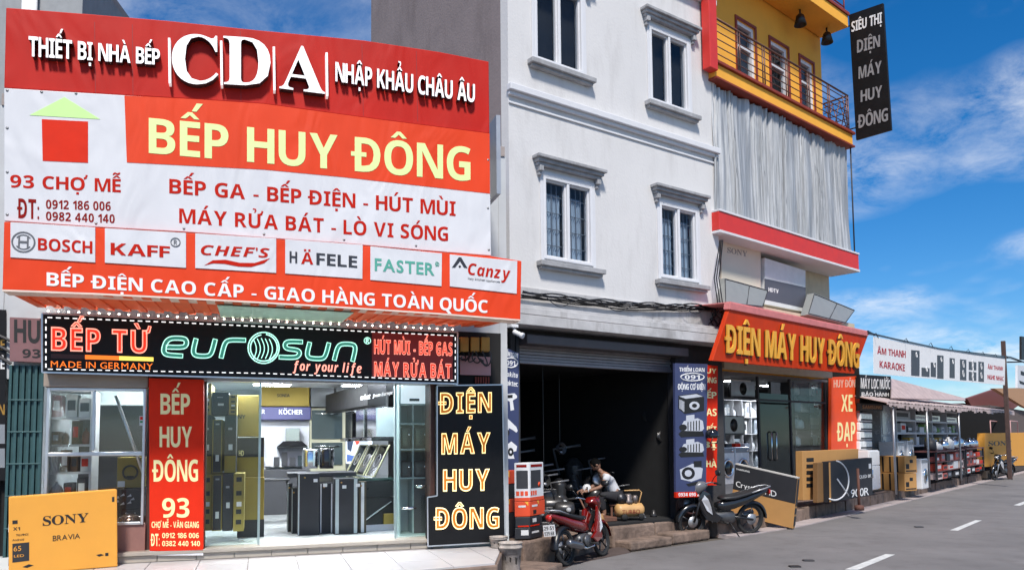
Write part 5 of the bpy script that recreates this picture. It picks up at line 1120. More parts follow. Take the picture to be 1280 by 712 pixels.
tag(pbox('counter', R3, 1118, 590, 1146, 612, -.5, .3, M('counter_dark'), None, .01), 'dark low counter under the two half hidden washing machines', 'counter')
CB = PL(ground(1131, 614, .3), (1, .55, 0)); CB.O.z = 0
for k, (ya, yb, lab) in enumerate(((569.5, 590.5, 'upper brown carton of the stack on the kerb before the stalls'), (591, 613, 'lower brown carton of the stack on the kerb before the stalls'))):
    u0, u1, v0, v1 = prect(CB, 1131, ya, 1146, yb, 0); v0 = max(v0, .3)
    o = T('appliance_carton', lab, 'carton', CB.P((u0 + u1) / 2, v0, -.5), 'brown cartons stacked on the kerb'); MB().box(CB, u0, u1, v0, v1, -1.0, 0).build('box', card, o, .01)
    mb = MB(); mb.box(CB, u0 + .05, u0 + .2, v0 + .12, v0 + .27, 0, .003); mb.box(CB, (u0 + u1) / 2 - .05, (u0 + u1) / 2 + .1, v0 + .3, v0 + .4, 0, .003); mb.box(CB, u0 + .04, u1 - .04, v0 + .04, v0 + .08, 0, .003)
    for d_ in (-.25, -.5, -.75): mb.box(CB, u0 - .003, u0, v0 + .02, v1 - .02, d_ - .03, d_ + .03)
    mb.build('printed_mark', ink_b, o)
# small boxed goods on low tables
def table(x0, x1, y0, y1, d, label):
    u0, u1, v0, v1 = prect(R3, x0, y0, x1, y1, d); o = T('display_table', label, 'table', R3.P((u0 + u1) / 2, v0, d - .4)); MB().box(R3, u0, u1, v1 - .05, v1, d - .8, d).build('tabletop', M('table_red', (.16, .06, .055), .6), o)
    for u in (u0 + .05, u1 - .05):
        for dd_ in (d - .05, d - .75): MB().box(R3, u - .03, u + .03, v0, v1 - .05, dd_ - .03, dd_ + .03).build('leg', charcoal, o)
    for k in (.3, .62): MB().box(R3, u0 + .08, u1 - .08, v0 + (v1 - v0) * k - .02, v0 + (v1 - v0) * k + .01, d - .78, d - .02).build('shelf', M('table_red'), o)
    h = (v1 - v0); return [(u0 + .1, u1 - .1, v0 + .02, v0 + h * .28), (u0 + .1, u1 - .1, v0 + h * .3 + .012, v0 + h * .6), (u0 + .1, u1 - .1, v0 + h * .62 + .012, v1 - .06)], (u0, u1, v1)
pk = [M('pink_box', lin('#b05a52'), .6), label_w, M('red_pack', lin('#b8402c'), .6), M('pale_pack', lin('#d8c0ba'), .6), charcoal]
cl, tp1 = table(1172, 1207, 562, 597, .8, 'low dark red table of boxed pans left of the yellow carton')
goods(R3, cl, .8, 'small red and white boxed pan under the left low table', 'boxed pan', 'boxed pans on the left low table', pk, ('box',), (4, 6), 11)
cl, tp2 = table(1209, 1231, 559, 590, .8, 'low dark red table beside the big yellow SONY carton')
goods(R3, cl, .8, 'small red and white box under the right low table', 'boxed pan', 'boxes on the right low table', pk, ('box',), (3, 5), 12)
goods(R3, [(tp1[0], tp1[1], tp1[2] + .002, tp1[2] + .5)], .75, 'pot standing on the left low table of the stalls', 'pot', 'pots on the left low table', [label_w, chrome, charcoal], ('pot',), (5, 5), 13)
goods(R3, [(tp2[0] - .3, tp2[1], tp2[2] + .002, tp2[2] + .6)], .75, 'white pot standing on the right low table by the yellow carton', 'pot', 'pots on the right low table', [label_w, chrome], ('pot',), (4, 4), 14)
yc = carton_px('tv_carton', 'big yellow SONY television carton behind the far scooter', R3, [(1231, 541), (1292, 540), (1292, 581), (1231, 583)], .7, .3, card_y); text('lettering', R3, 'SONY', (1235.5, 551, 556.8, 1264.5, 550.5, 556.3), .7, ink_b, yc, style='sf', gap=.05)
tag(pbox('timber_crate', R3, 1233, 582.5, 1292, 590.5, .3, .68, M('crate_dark', (.06, .045, .035), .8), None, .01), 'low dark crate under the big yellow SONY carton', 'crate')
for k, x in enumerate((1238, 1249, 1263)):
    o = T('chair', ('leftmost', 'middle', 'rightmost')[k] + ' pale metal chair standing behind the far yellow carton under the awning', 'chair', R3.P(*R3.uv(x + 4, 545, -.6), -.6), 'metal chairs under the awning'); u0, u1, v0, v1 = prect(R3, x, 526, x + 9, 541, -.6)
    mb = MB().tube([R3.P(u0, v0 - .8, -.6), R3.P(u0, v1, -.6), R3.P(u1, v1, -.6), R3.P(u1, v0 - .8, -.6)], .035, 6); mb.build('back_frame', M('chair_pink', lin('#b98d8a'), .5), o)
    MB().box(R3, u0, u1, v0 - .45, v0 - .4, -.65, -.2).build('seat', M('chair_pink'), o); 
    for u in (u0 + .03, u1 - .03): MB().tube([R3.P(u, v0 - .42, -.23), R3.P(u, .3, -.2)], .03, 6).build('leg', M('chair_pink'), o)
# ================================================================== INSIDE THE KITCHEN SHOWROOM
def FB(x0, y0, x1, y1, d): return prect(F, x0, y0, x1, y1, d)
def tvbox(x0, y0, x1, y1, d, dp, kind, label, grp='tall television cartons stacked behind the glass'):
    u0, u1, v0, v1 = FB(x0, y0, x1, y1, d)
    if abs(v0 - ZF) < .12: v0 = ZF
    o = T('tv_carton', label, 'carton', F.P((u0 + u1) / 2, v0, d - dp / 2), grp); e = .012; h = v1 - v0
    if kind == 'brown':
        MB().box(F, u0, u1, v0, v1, d - dp, d).build('box', card_o, o, .005); mb = MB()
        for f0, f1 in ((.86, .94), (.62, .7), (.3, .38), (.12, .2)): mb.box(F, u0 + (u1 - u0) * .25, u0 + (u1 - u0) * .75, v0 + h * f0, v0 + h * f1, d, d + .003)
        mb.build('printed_mark', ink_b, o); MB().box(F, u0 + (u1 - u0) * .3, u1 - (u1 - u0) * .25, v0 + h * .43, v0 + h * .51, d, d + .003).build('label', label_w, o)
    elif kind == 'gold':
        MB().box(F, u0, u1, v0, v1, d - dp, d).build('box', card_o, o, .005); MB().box(F, u0 + e, u1 - e, v0 + e, v1 - e, d, d + .004).build('black_print', card_d, o)
        MB().box(F, u0 + (u1 - u0) * .35, u1 - (u1 - u0) * .3, v0 + h * .22, v0 + h * .34, d + .004, d + .007).build('label', label_w, o); MB().box(F, u0 + (u1 - u0) * .3, u1 - (u1 - u0) * .3, v0 + h * .9, v0 + h * .93, d + .004, d + .007).build('logo', grey_i, o)
    else:
        MB().box(F, u0, u1, v0, v1, d - dp, d).build('box', card_d, o, .005)
        if kind == 'half': MB().box(F, u0 + .003, u1 - .003, v0 + .003, v0 + h * .3, d, d + .004).build('brown_print', card_o, o)
        MB().box(F, u0 + (u1 - u0) * .35, u1 - (u1 - u0) * .3, v0 + h * .4, v0 + h * .5, d + .004, d + .007).build('label', label_w, o)
        MB().box(F, u0 + (u1 - u0) * .3, u1 - (u1 - u0) * .35, v0 + h * .75, v0 + h * .79, d + .004, d + .007).build('logo', grey_i, o)
    return o
X7 = lambda x: 230 + x / 2.966; Y7 = lambda y: 460 + y / 2.966
def tv7(a, b, c, e, d, dp, kind, lab): return tvbox(X7(a), Y7(b), X7(c), Y7(e), d, dp, kind, lab)
tv7(70, 393, 103, 601, -.5, .9, 'brown', 'lower brown carton nearest the red pillar banner'); tv7(104, 393, 141, 602, -.45, .9, 'gold', 'lower black carton with gold edges, second from the pillar banner')
tv7(143, 391, 181, 602, -.45, .9, 'black', 'lower plain black carton, third from the pillar banner'); tv7(183, 390, 223, 603, -.42, .9, 'brown', 'lower brown carton at the right end of the front carton row')
tv7(70, 175, 103, 390, -.55, .9, 'half', 'upper black and brown carton nearest the red pillar banner'); tv7(105, 190, 141, 388, -.5, .9, 'gold', 'upper gold edged black carton standing on the second lower carton')
tv7(150, 175, 193, 388, -.5, .9, 'half', 'upper black carton with brown foot above the plain black carton')
tv7(70, 55, 101, 172, -.6, .9, 'brown', 'topmost brown carton nearest the red pillar banner'); tv7(104, 88, 166, 172, -.6, .9, 'black', 'short black carton on top of the stack under the ceiling'); tv7(167, 98, 196, 173, -.55, .9, 'brown', 'short brown carton on top of the half brown carton')
def flatbox(a, b, c, e, d, dp, ma, lab, words=None, top=None):
    u0, u1, v0, v1 = FB(X7(a), Y7(b), X7(c), Y7(e), d)
    o = T('flat_carton', lab, 'carton', F.P((u0 + u1) / 2, v0, d - dp / 2), 'wide cartons stacked behind the tall ones'); MB().box(F, u0, u1, v0, v1, d - dp, d).build('box', ma, o, .006)
    if top: MB().box(F, u0 + .003, u1 - .003, v1 - (v1 - v0) * top, v1 - .003, d, d + .004).build('black_print', card_d, o)
    if words: text('lettering', F, words[0], [f(v) for f, v in zip((X7, Y7, Y7, X7, Y7, Y7), words[1:])], d + .005, words[7] if len(words) > 7 else ink_b, o, gap=.08)
    return o
flatbox(197, 100, 279, 252, -1.15, .25, card_o, 'wide olive carton ending in NY, uppermost behind the tall cartons', ('NY', 200, 172, 186, 228, 172, 186))
flatbox(197, 256, 297, 402, -1.1, .25, card_o, 'wide carton with black HD print between two olive cartons', ('HD', 203, 304, 324, 222, 304, 324, cream_i), .5); flatbox(197, 404, 297, 561, -1.05, .25, card_o, 'wide plain olive carton on the floor behind the tall cartons')
tag(MB().box(F, *FB(X7(197), Y7(561), X7(297), Y7(575), -1.05)[:2], ZF, FB(X7(197), Y7(561), X7(297), Y7(565), -1.05)[3], -1.3, -1.06).build('low_pallet', card_d), 'dark low pallet under the wide olive cartons', 'pallet')
# cooker hood stand against the back wall
DB = -5.0
kb_ = T('hood_stand', 'white cooker hood stand under a violet KÖCHER sign at the back wall', 'display stand', F.P(FB(350, 500, 351, 600, DB)[0], ZF, DB))
u0, u1, v0, v1 = FB(X7(283), Y7(185), X7(470), Y7(372), DB)
MB().box(F, u0, u1, v0, v1, DB - .08, DB).build('back_panel', M('stand_white', (.68, .69, .74), .5), kb_)
MB().box(F, u0, u1, ZF, v0 - .003, DB - .5, DB + .25).build('cabinet', M('cabinet_dark', (.05, .05, .055), .5), kb_, .01)
u0, u1, a, b = FB(X7(270), Y7(143), X7(470), Y7(190), DB + .3); MB().box(F, u0, u1, a, b, DB - .08, DB + .3).build('sign_box', M('violet_sign', lin('#4b4a78'), .5), kb_, .01)
text('lettering', F, 'KÖCHER', (X7(352), Y7(152), Y7(170), X7(440), Y7(153), Y7(171)), DB + .3, whiteink, kb_, gap=.1); text('lettering', F, 'ER', (X7(280), Y7(152), Y7(168), X7(300), Y7(152), Y7(168)), DB + .3, whiteink, kb_)
def hood(x0, x1, y0, y1, d, label, ma):
    u0, u1, v0, v1 = FB(x0, y0, x1, y1, d); c = (u0 + u1) / 2; w_ = (u1 - u0) / 2; h = v1 - v0
    o = T('cooker_hood', label, 'cooker hood', F.P(c, v0, d - .2), 'cooker hoods on show')
    MB().box(F, c - w_ * .45, c + w_ * .45, v0 + h * .3, v1, d - .25, d - .02).build('chimney', chrome, o, .006); MB().hexa([F.P(c - w_, v0, d - .4), F.P(c + w_, v0, d - .4), F.P(c + w_, v0, d + .05), F.P(c - w_, v0, d + .05), F.P(c - w_ * .6, v0 + h * .3, d - .3), F.P(c + w_ * .6, v0 + h * .3, d - .3), F.P(c + w_ * .6, v0 + h * .3, d), F.P(c - w_ * .6, v0 + h * .3, d)]).build('canopy', ma, o, .008)
hood(X7(345), X7(460), Y7(222), Y7(290), DB + .35, 'wide black hood with polished chimney on the white stand', blackg)
o = T('hob_board', 'grey tilted display board under the wide black hood', 'display board', F.P(FB(X7(400), 560, 380, 590, DB + .2)[0], ZF + .8, DB + .2)); poly('panel', F, [(X7(345), Y7(292)), (X7(460), Y7(292)), (X7(455), Y7(365)), (X7(372), Y7(365))], DB + .1, DB + .13, M('board_grey', (.16, .16, .19), .25), o)
poly('white_side', F, [(X7(300), Y7(258)), (X7(340), Y7(290)), (X7(370), Y7(366)), (X7(312), Y7(366))], DB + .1, DB + .12, white_p, o)
flatbox(285, 55, 465, 140, DB + .3, .5, card_o, 'long olive carton lying on top of the violet sign', ('SONIA', 345, 95, 106, 392, 95, 106))
# oven tower beside it
ot = T('oven_cabinet', 'tall cabinet with two dark glass ovens beside the white hood stand', 'oven cabinet', F.P(FB(408, 560, 409, 600, DB + .2)[0], ZF, DB)); 
u0, u1, v0, v1 = FB(X7(466), Y7(148), X7(600), Y7(362), DB + .25); MB().box(F, u0, u1, ZF, v1, DB - .3, DB + .25).build('carcass', M('cabinet_cream', lin('#a9a58c'), .5), ot, .008)
for (a, b) in ((155, 262), (275, 358)):
    q = FB(X7(473), Y7(a), X7(587), Y7(b), DB + .25); MB().box(F, *q, DB + .25, DB + .275).build('oven_door', M('oven_glass', (.04, .055, .06), .08, coat=.5), ot, .006)
    MB().tube([F.P(q[0] + .06, q[3] - .07, DB + .3), F.P(q[1] - .06, q[3] - .07, DB + .3)], .012, 6).build('handle', chrome, ot)
for k, (a, c) in enumerate(((470, 558), (562, 650))):
    q = FB(X7(a), Y7(62), X7(c), Y7(143), DB + .3); tag(MB().box(F, *q, DB - .2, DB + .3).build('wall_cupboard', M('cupboard_grey', (.11, .12, .125), .3), None, .01), ('grey wall cupboard above the oven cabinet', 'grey wall cupboard above the bright poster')[k], 'cupboard')
# bright poster on the back wall
ps = T('wall_poster', 'bright white poster with an orange figure on the back wall', 'poster', F.P(FB(450, 560, 451, 580, DB)[0], 1.5, DB))
q = FB(X7(600), Y7(152), X7(698), Y7(352), DB + .1); MB().box(F, *q, DB - .05, DB + .1).build('panel', M('poster_white', (.75, .77, .8), .4, emit=.5, ecol='#e8f0ff'), ps)
text('lettering', F, 'eurosun', (X7(608), Y7(166), Y7(178), X7(664), Y7(167), Y7(179)), DB + .1, tealink, ps, style='si', gap=.06)
for nm, pts, ma in (('orange_figure', [(630, 242), (648, 236), (664, 248), (656, 272), (640, 285), (630, 262)], neon_rf), ('pale_figure', [(652, 262), (676, 250), (684, 285), (668, 312), (640, 312)], M('skin_print', lin('#cfd6e4'), .5)), ('dark_print', [(604, 225), (625, 215), (630, 262), (620, 310), (606, 300)], M('slate_print', lin('#3a4a66'), .5)), ('blue_print', [(604, 318), (660, 330), (692, 312), (692, 340), (604, 345)], M('blue_print', lin('#5d7cc0'), .5)), ('grey_print', [(670, 205), (694, 210), (694, 262), (686, 250), (672, 236)], M('slate_print'))):
    poly(nm, F, [(X7(x), Y7(y)) for x, y in pts], DB + .1, DB + .104, ma, ps)
# right hand wall: counters, hoods, leaning hobs, appliance shelves (their plane runs back into the shop)
RW = PL(F.P(fu(533), 0, -.35), (F.n * -1 + F.t * -.12)); RW = PL(RW.O, RW.t * -1)      # faces left into the shop
def rw(px, py): return RW.uv(px, py)
def rbox(name, x0, y0, x1, y1, d0, d1, ma, par=None, bev=.008, floor=False):
    u0, u1, v0, v1 = prect(RW, x0, y0, x1, y1, d1)
    if floor: v0 = ZF
    return MB().box(RW, min(u0, u1), max(u0, u1), v0, v1, d0, d1).build(name, ma, par, bev)
cn = T('counter', 'long glass topped counter with an open lower shelf along the right wall', 'counter', RW.P(-2.4, ZF, .3))
ct = 1.38; mb = MB(); mb.box(RW, -4.6, -.9, ct - .04, ct, 0, .75); mb.build('countertop', M('counter_glass', (.03, .07, .06), .06, coat=.6), cn, .006)
MB().box(RW, -4.6, -.9, ct - .3, ct - .045, 0, .7).build('front_rail', M('counter_black', (.02, .02, .022), .3), cn, .006)
MB().box(RW, -4.6, -.9, ZF, ct - .305, .0, .05).build('back_board', M('counter_taupe', (.3, .25, .22), .5), cn)
MB().box(RW, -4.6, -.9, ZF, ZF + .1, .05, .7).build('plinth', M('plinth_white', (.6, .6, .66), .4), cn, .006)
MB().box(RW, -.95, -.9, ZF + .1, ct - .305, .05, .7).build('end_panel', M('counter_black'), cn)
for k, (u, lab) in enumerate(((-1.25, 'nearest leaning black hob in the open counter shelf'), (-2.1, 'farther leaning black hob in the open counter shelf'))):
    o = T('hob', lab, 'hob', RW.P(u, ZF + .1, .4), 'hobs in the lower counter shelf'); c = [RW.P(u - .35, ZF + .12, .66), RW.P(u + .35, ZF + .12, .66), RW.P(u + .35, ZF + .42, .2), RW.P(u - .35, ZF + .42, .2)]; nn = (c[1] - c[0]).cross(c[2] - c[0]).normalized() * .03
    MB().hexa(c + [p + nn for p in c]).build('plate', blackg, o, .004); MB().tube([p + nn for p in c], .012, 5, closed=True).build('rim', chrome, o)
for k, u in enumerate((-1.25, -1.95, -2.65)):
    o = T('hob', ('nearest', 'middle', 'farthest')[k] + ' black glass hob leaning on the glass counter', 'hob', RW.P(u, ct, .3), 'hobs leaning on the counter'); c = [RW.P(u - .27, ct + .01, .45), RW.P(u + .27, ct + .01, .45), RW.P(u + .27, ct + .5, .2), RW.P(u - .27, ct + .5, .2)]; nn = (c[1] - c[0]).cross(c[2] - c[0]).normalized() * .02
    MB().hexa(c + [p + nn for p in c]).build('plate', blackg, o, .004); MB().tube([p + nn * 1.1 for p in c], .013, 5, closed=True).build('rim', M('rim_cream', lin('#b9b793'), .4), o)
    MB().torus((c[0] + c[2]) / 2 + nn * 1.1, nn, .11, .006, 20, 4).build('cooking_zone', grey_i, o)
bsn = T('shop_sign', 'black hanging board with white script over the right counter', 'sign', RW.P(-2.4, 2.6, .6))
MB().box(RW, -4.2, -.9, 2.52, 2.86, .3, .6).build('panel', black_v, bsn)
text('lettering', RW, 'erkut', (X7(655), Y7(100), Y7(118), X7(692), Y7(94), Y7(113)), .6, whiteink, bsn, style='si', gap=.05); text('lettering', RW, 'from Europe', (X7(700), Y7(97), Y7(108), X7(775), Y7(82), Y7(95)), .6, whiteink, bsn, style='si', gap=.05)
for k, u in enumerate((-1.35, -2.15, -3.0)):
    o = T('cooker_hood', ('nearest', 'middle', 'farthest')[k] + ' wall hood under the black script board', 'cooker hood', RW.P(u, 1.98, .2), 'hoods along the right wall'); ma = (chrome, chrome, blackg)[k]
    MB().box(RW, u - .28, u + .28, 2.02, 2.5, .02, .42).build('body', ma, o, .01); MB().box(RW, u - .32, u + .32, 1.96, 2.017, .02, .5).build('canopy', blackg, o, .006)
tl_sh = M('shelf_teal', (.3, .38, .38), .4); sw_ = M('shelf_white_in', (.6, .66, .66), .5)
AS = T('appliance_shelf', 'tall shelf of small ovens just inside the right door pane', 'shelf unit', F.P(fu(518), ZF, -.7)); SD = -.4
q0, q1, q2, q3 = FB(499, 480, 537, 668, SD); q2 = ZF; qm = (q0 + q1) / 2 - .03
mb = MB(); mb.box(F, q0, q1, q2, q3, SD - .5, SD - .47)
for u in (q0, qm, q1 - .02): mb.box(F, u, u + .02, q2, q3, SD - .47, SD)
mb.build('frame', tl_sh, AS)
rows = [q2 + (q3 - q2) * t for t in (.0, .37, .56, .73, .86)]
for v in rows: MB().box(F, q0 + .02, q1 - .02, v, v + .025, SD - .465, SD - .004).build('shelf', tl_sh, AS)
MB().box(F, q0 + .021, qm - .001, q2 + .03, rows[1] - .01, SD - .46, SD - .4).build('pale_panel', sw_, AS); MB().box(F, qm + .021, q1 - .021, q2 + .03, rows[1] - .01, SD - .46, SD - .01).build('dark_cupboard', M('cabinet_dark'), AS, .005)
for k, (a, b, r) in enumerate(((q0 + .03, qm - .01, 2), (qm + .03, q1 - .03, 2), (q0 + .03, qm - .01, 1), (qm + .03, q1 - .03, 1))):
    v = rows[r] + .026; h = (rows[r + 1] - v) * (.9 if r == 2 else .6); o = T('small_oven', ('left oven on the upper row', 'right oven on the upper row', 'left appliance on the middle row', 'right appliance on the middle row')[k] + ' of the tall shelf inside the right pane', 'oven', F.P((a + b) / 2, v, SD - .2), 'small ovens on the tall shelf')
    MB().box(F, a, b, v, v + h, SD - .4, SD - .03).build('body', black, o, .015); MB().box(F, a + .03, b - .07, v + h * .15, v + h * .85, SD - .03, SD - .024).build('door', M('oven_glass'), o); MB().lathe(F.P(b - .035, v + h * .65, SD - .03), F.n, [(.018, 0), (.015, .015), (0, .016)], 10).build('knob', chrome, o)
o = T('white_carton', 'white printed carton on the top row of the tall shelf inside the right pane', 'carton', F.P(qm, rows[4] + .03, SD - .2)); MB().box(F, q0 + .05, q1 - .06, rows[4] + .027, q3 + .05, SD - .35, SD + .02).build('box', M('poster_white'), o, .006); MB().box(F, qm - .05, qm + .1, rows[4] + .06, rows[4] + .1, SD + .02, SD + .023).build('printed_mark', ink_b, o)
o = T('steel_bowl', 'shiny steel bowl on the dark cupboard near the right door pane', 'bowl', F.P(fu(522), 1.2, SD + .1)); MB().lathe(F.P(qm + .12, ZF + (q3 - ZF) * .3, SD + .04), (0, 0, 1), [(.03, 0), (.08, .03), (.1, .07), (.09, .07), (0, .02)], 16).build('body', chrome, o)
rgc = random.Random(17)
for k in range(7):
    u = -1.0 - .42 * k; h = rgc.uniform(.1, .22); w_ = rgc.uniform(.08, .16)
    o = T('counter_box', 'small pale box on the open lower shelf of the long counter', 'box', RW.P(u, ZF + .1, .5), 'small boxes in the counter shelf'); MB().box(RW, u - w_, u + w_, ZF + .102, ZF + .1 + h, .12, .2 + w_).build('carton', rgc.choice([label_w, card_o, M('panel_grey', (.25, .26, .28), .4)]), o, .005); MB().box(RW, u - w_ * .6, u + w_ * .6, ZF + .1 + h * .3, ZF + .1 + h * .7, .2 + w_, .203 + w_).build('printed_label', charcoal, o)
for k in range(6):
    u0_, u1_, v0_, v1_ = FB(322 + 10 * k, 586, 329 + 10 * k, 592, DB + .2); o = tag(MB().box(F, u0_, u1_, v0_ + .15, v0_ + .15 + rgc.uniform(.12, .3), DB + .0, DB + .2).build('kitchen_box', rgc.choice([charcoal, label_w, M('cupboard_grey'), M('oven_glass')]), None, .006), 'small box on the dark cabinet under the cooker hood stand', 'box', 'small boxes on the dark cabinet')
for k, (x, y) in enumerate(((392, 598), (404, 604), (428, 606), (445, 604))):
    tag(MB().box(F, *prect(F, x, y, x + 5, y + 4, -.93)[:2], *prect(F, x, y, x + 5, y + 4, -.93)[2:], -.946, -.94).build('price_tag', label_w), 'small white price tag on the front of the black cartons', 'price tag', 'price tags on the black cartons')
# cluster of black cartons in the middle of the shop
def cart(a, b, c, e, d, dp, ma, lab, strip=None, topm=None):
    u0, u1, v0, v1 = FB(X7(a), Y7(b), X7(c), Y7(e), d); v0 = ZF if e > 540 else v0
    o = T('black_carton', lab, 'carton', F.P((u0 + u1) / 2, v0, d - dp / 2), 'black cartons in the middle of the shop'); MB().box(F, u0, u1, v0, v1, d - dp, d).build('box', ma, o, .006); w_ = u1 - u0
    if strip:
        for s_ in strip: MB().box(F, u0 + w_ * s_[0], u0 + w_ * s_[1], v0 + .01, v1 - .01, d, d + .004).build('edge_strip', s_[2], o)
    MB().lathe(F.P(u0 + w_ * .3, v1 - .06, d + .001), F.n, [(.014, 0), (.012, .006)], 10).build('clip', brass, o)
    return o
alu_e = M('strip_pale', (.45, .5, .5), .4)
cart(423, 390, 502, 600, -1.0, .5, card_d, 'tall black carton with a pale left edge at the front of the cluster', [(.0, .06, alu_e)])
cart(505, 425, 552, 598, -1.15, .5, card_d, 'narrow black carton between the two front cartons of the cluster', [(.0, .1, white_p), (.85, .95, white_p)])
cart(556, 408, 646, 597, -.95, .5, card_d, 'wide black carton with two pale edge strips', [(.06, .2, alu_e), (.82, .96, alu_e)])
o = cart(648, 420, 676, 594, -1.0, .5, M('carton_brown_dark', lin('#4a4030'), .7), 'dark brown narrow carton at the right end of the cluster', [(.3, .7, label_w)])
cart(400, 445, 421, 590, -1.3, .4, card_d, 'low black carton behind the left edge of the cluster', [(.0, .1, alu_e)]); cart(385, 428, 402, 572, -1.6, .4, card_d, 'black carton farthest back at the left of the cluster', [(.0, .1, alu_e)])
tag(MB().box(F, *FB(X7(385), Y7(386), X7(640), Y7(402), -1.3)[:2], FB(X7(400), Y7(386), X7(640), Y7(402), -1.3)[2], FB(X7(400), Y7(386), X7(640), Y7(396), -1.3)[3], -2.0, -1.3).build('tray', charcoal, None, .006), 'flat dark tray lying across the black cartons', 'tray')
for k, (a, b, c, e) in enumerate(((440, 298, 500, 372), (505, 295, 560, 372))):
    u0, u1, v0, v1 = FB(X7(a), Y7(b), X7(c), Y7(e), -1.5); tag(MB().lathe(F.P((u0 + u1) / 2, v0, -1.7), (0, 0, 1), [((u1 - u0) / 2 * .95, 0), ((u1 - u0) / 2, .04), ((u1 - u0) / 2, v1 - v0 - .02), ((u1 - u0) / 2 * .9, v1 - v0)], 24).build('steel_drum', chrome if k == 0 else blackg), ('polished steel cylinder on the black cartons', 'black glossy cylinder on the black cartons')[k], 'cylinder')
st = T('steel_stool', 'thin legged steel stool between the olive cartons and the black cluster', 'stool', F.P(FB(X7(335), 560, X7(340), 600, -3.2)[0], ZF, -3.2)); u = FB(X7(338), 560, X7(345), 600, -3.2)[0]
MB().box(F, u - .25, u + .25, ZF + .72, ZF + .76, -3.5, -3.0).build('seat', black, st, .01)
for a in (-1, 1):
    for b in (-1, 1): MB().tube([F.P(u + .2 * a, ZF + .72, -3.25 + .2 * b), F.P(u + .26 * a, ZF, -3.25 + .25 * b)], .014, 6).build('leg', chrome, st)
# ------------------------------------------------------------------ display bay on the left
X0 = lambda x: 30 + x / 3.096; Y0 = lambda y: 470 + y / 3.096
bayw = M('bay_back', (.025, .025, .028), .8)
MB().box(F, fu(54), fu(184), ZF, ZC, -2.2, -2.1).build('bay_wall', bayw, shop); 
tag(pbox('roof_beam', F, 58, 488, 181, 506, -1.7, -1.5, M('beam_teal', (.5, .56, .55), .5), None, .006), 'pale horizontal panel behind the top of the display window', 'panel')
sh_cells = shelf('display_shelf', 'shelf wrapped in clear film behind the left display pane', F, 59, 488, 113, 660, -.55, 1, 5, M('shelf_white'), .5, .03)
goods(F, sh_cells, -.55, 'dark boxed fitting on the film wrapped shelf', 'boxed fitting', 'boxed fittings on the wrapped shelf', [charcoal, M('brown_pack', lin('#5d4026'), .6), M('rust_pack', lin('#7a3a30'), .6), label_w], ('box', 'box', 'pot'), (3, 5), 21)
film = bpy.data.materials.new('clear_film'); film.use_nodes = True; nf_ = film.node_tree.nodes; lf = film.node_tree.links; nf_.remove(nf_['Principled BSDF'])
t_ = nf_.new('ShaderNodeBsdfTransparent'); g_ = nf_.new('ShaderNodeBsdfGlossy'); g_.inputs['Roughness'].default_value = .12; x_ = nf_.new('ShaderNodeMixShader'); x_.inputs[0].default_value = .2; nz_ = nf_.new('ShaderNodeTexNoise'); nz_.inputs['Scale'].default_value = 9; bp_ = nf_.new('ShaderNodeBump'); bp_.inputs['Strength'].default_value = .8; bp_.inputs['Distance'].default_value = .1; lf.new(nz_.outputs[0], bp_.inputs['Height']); lf.new(bp_.outputs[0], g_.inputs['Normal'])
lf.new(t_.outputs[0], x_.inputs[1]); lf.new(g_.outputs[0], x_.inputs[2]); lf.new(x_.outputs[0], nf_['Material Output'].inputs[0])
fx0, fx1, fy0, fy1 = FB(58, 489, 96, 620, -.4); nn_ = 26; V = []
rg = random.Random(4)
for j in range(nn_ + 1):
    for i in range(nn_ + 1):
        V.append(F.P(fx0 + (fx1 - fx0) * (i / nn_) * (.75 + .25 * math.sin(j * .5)), fy0 + (fy1 - fy0) * j / nn_, -.38 + .07 * math.sin(i * 1.3 + j * .35) + rg.uniform(-.03, .03)))
tag(MB().add(V, [(j * (nn_ + 1) + i, j * (nn_ + 1) + i + 1, (j + 1) * (nn_ + 1) + i + 1, (j + 1) * (nn_ + 1) + i) for j in range(nn_) for i in range(nn_)], 0, False).build('plastic_film', film), 'crumpled clear plastic film hanging over the left display shelf', 'plastic film')
o = T('gold_carton', 'gold brown carton with a dark oval mark in the display window', 'carton', F.P(FB(158, 600, 159, 610, -.6)[0], ZF, -.7)); q = FB(X0(360), Y0(312), X0(462), Y0(430), -.55); MB().box(F, *q, -.95, -.55).build('box', card_o, o, .006)
mb = MB(); mb.torus(F.P((q[0] + q[1]) / 2, (q[2] + q[3]) / 2, -.546), F.n, .09, .016, 18, 4); mb.box(F, q[0] + .12, q[1] - .12, q[2] + .13, q[2] + .16, -.55, -.547); mb.build('printed_mark', ink_b, o); MB().box(F, q[0] + .01, q[0] + .1, q[2] + .01, q[2] + .09, -.55, -.547).build('label', label_w, o)
for k, (a, b) in enumerate(((435, 512), (513, 640))):
    q = FB(X0(375), Y0(a), X0(462), Y0(b), -.5); q = (q[0], q[1], ZF if k else q[2], q[3]); o = T('black_carton', ('black carton with a flower picture under the gold carton', 'lowest black carton in the display window marked ferroli')[k], 'carton', F.P((q[0] + q[1]) / 2, q[2], -.7)); MB().box(F, *q, -.95, -.5).build('box', card_d, o, .006)
    if k: text('lettering', F, 'ferroli', (X0(392), Y0(526), Y0(536), X0(432), Y0(526), Y0(536)), -.5, label_w, o, style='rg', gap=.06); MB().box(F, q[1] - .09, q[1] - .03, q[2] + .3, q[2] + .38, -.5, -.497).build('label', label_w, o)
    else:
        mb = MB(); cu, cv = (q[0] + q[1]) / 2, (q[2] + q[3]) / 2
        for i in range(7): a_ = i * .9; mb.slab(F, [(cu - .1 + .1 * math.cos(a_) + .03 * c_, cv + .06 * math.sin(a_) + .02 * s_) for c_, s_ in ((-1, -1), (1, -.6), (.6, 1))], -.5, -.4975 + .0006 * i)
        mb.build('flower_picture', label_w, o)
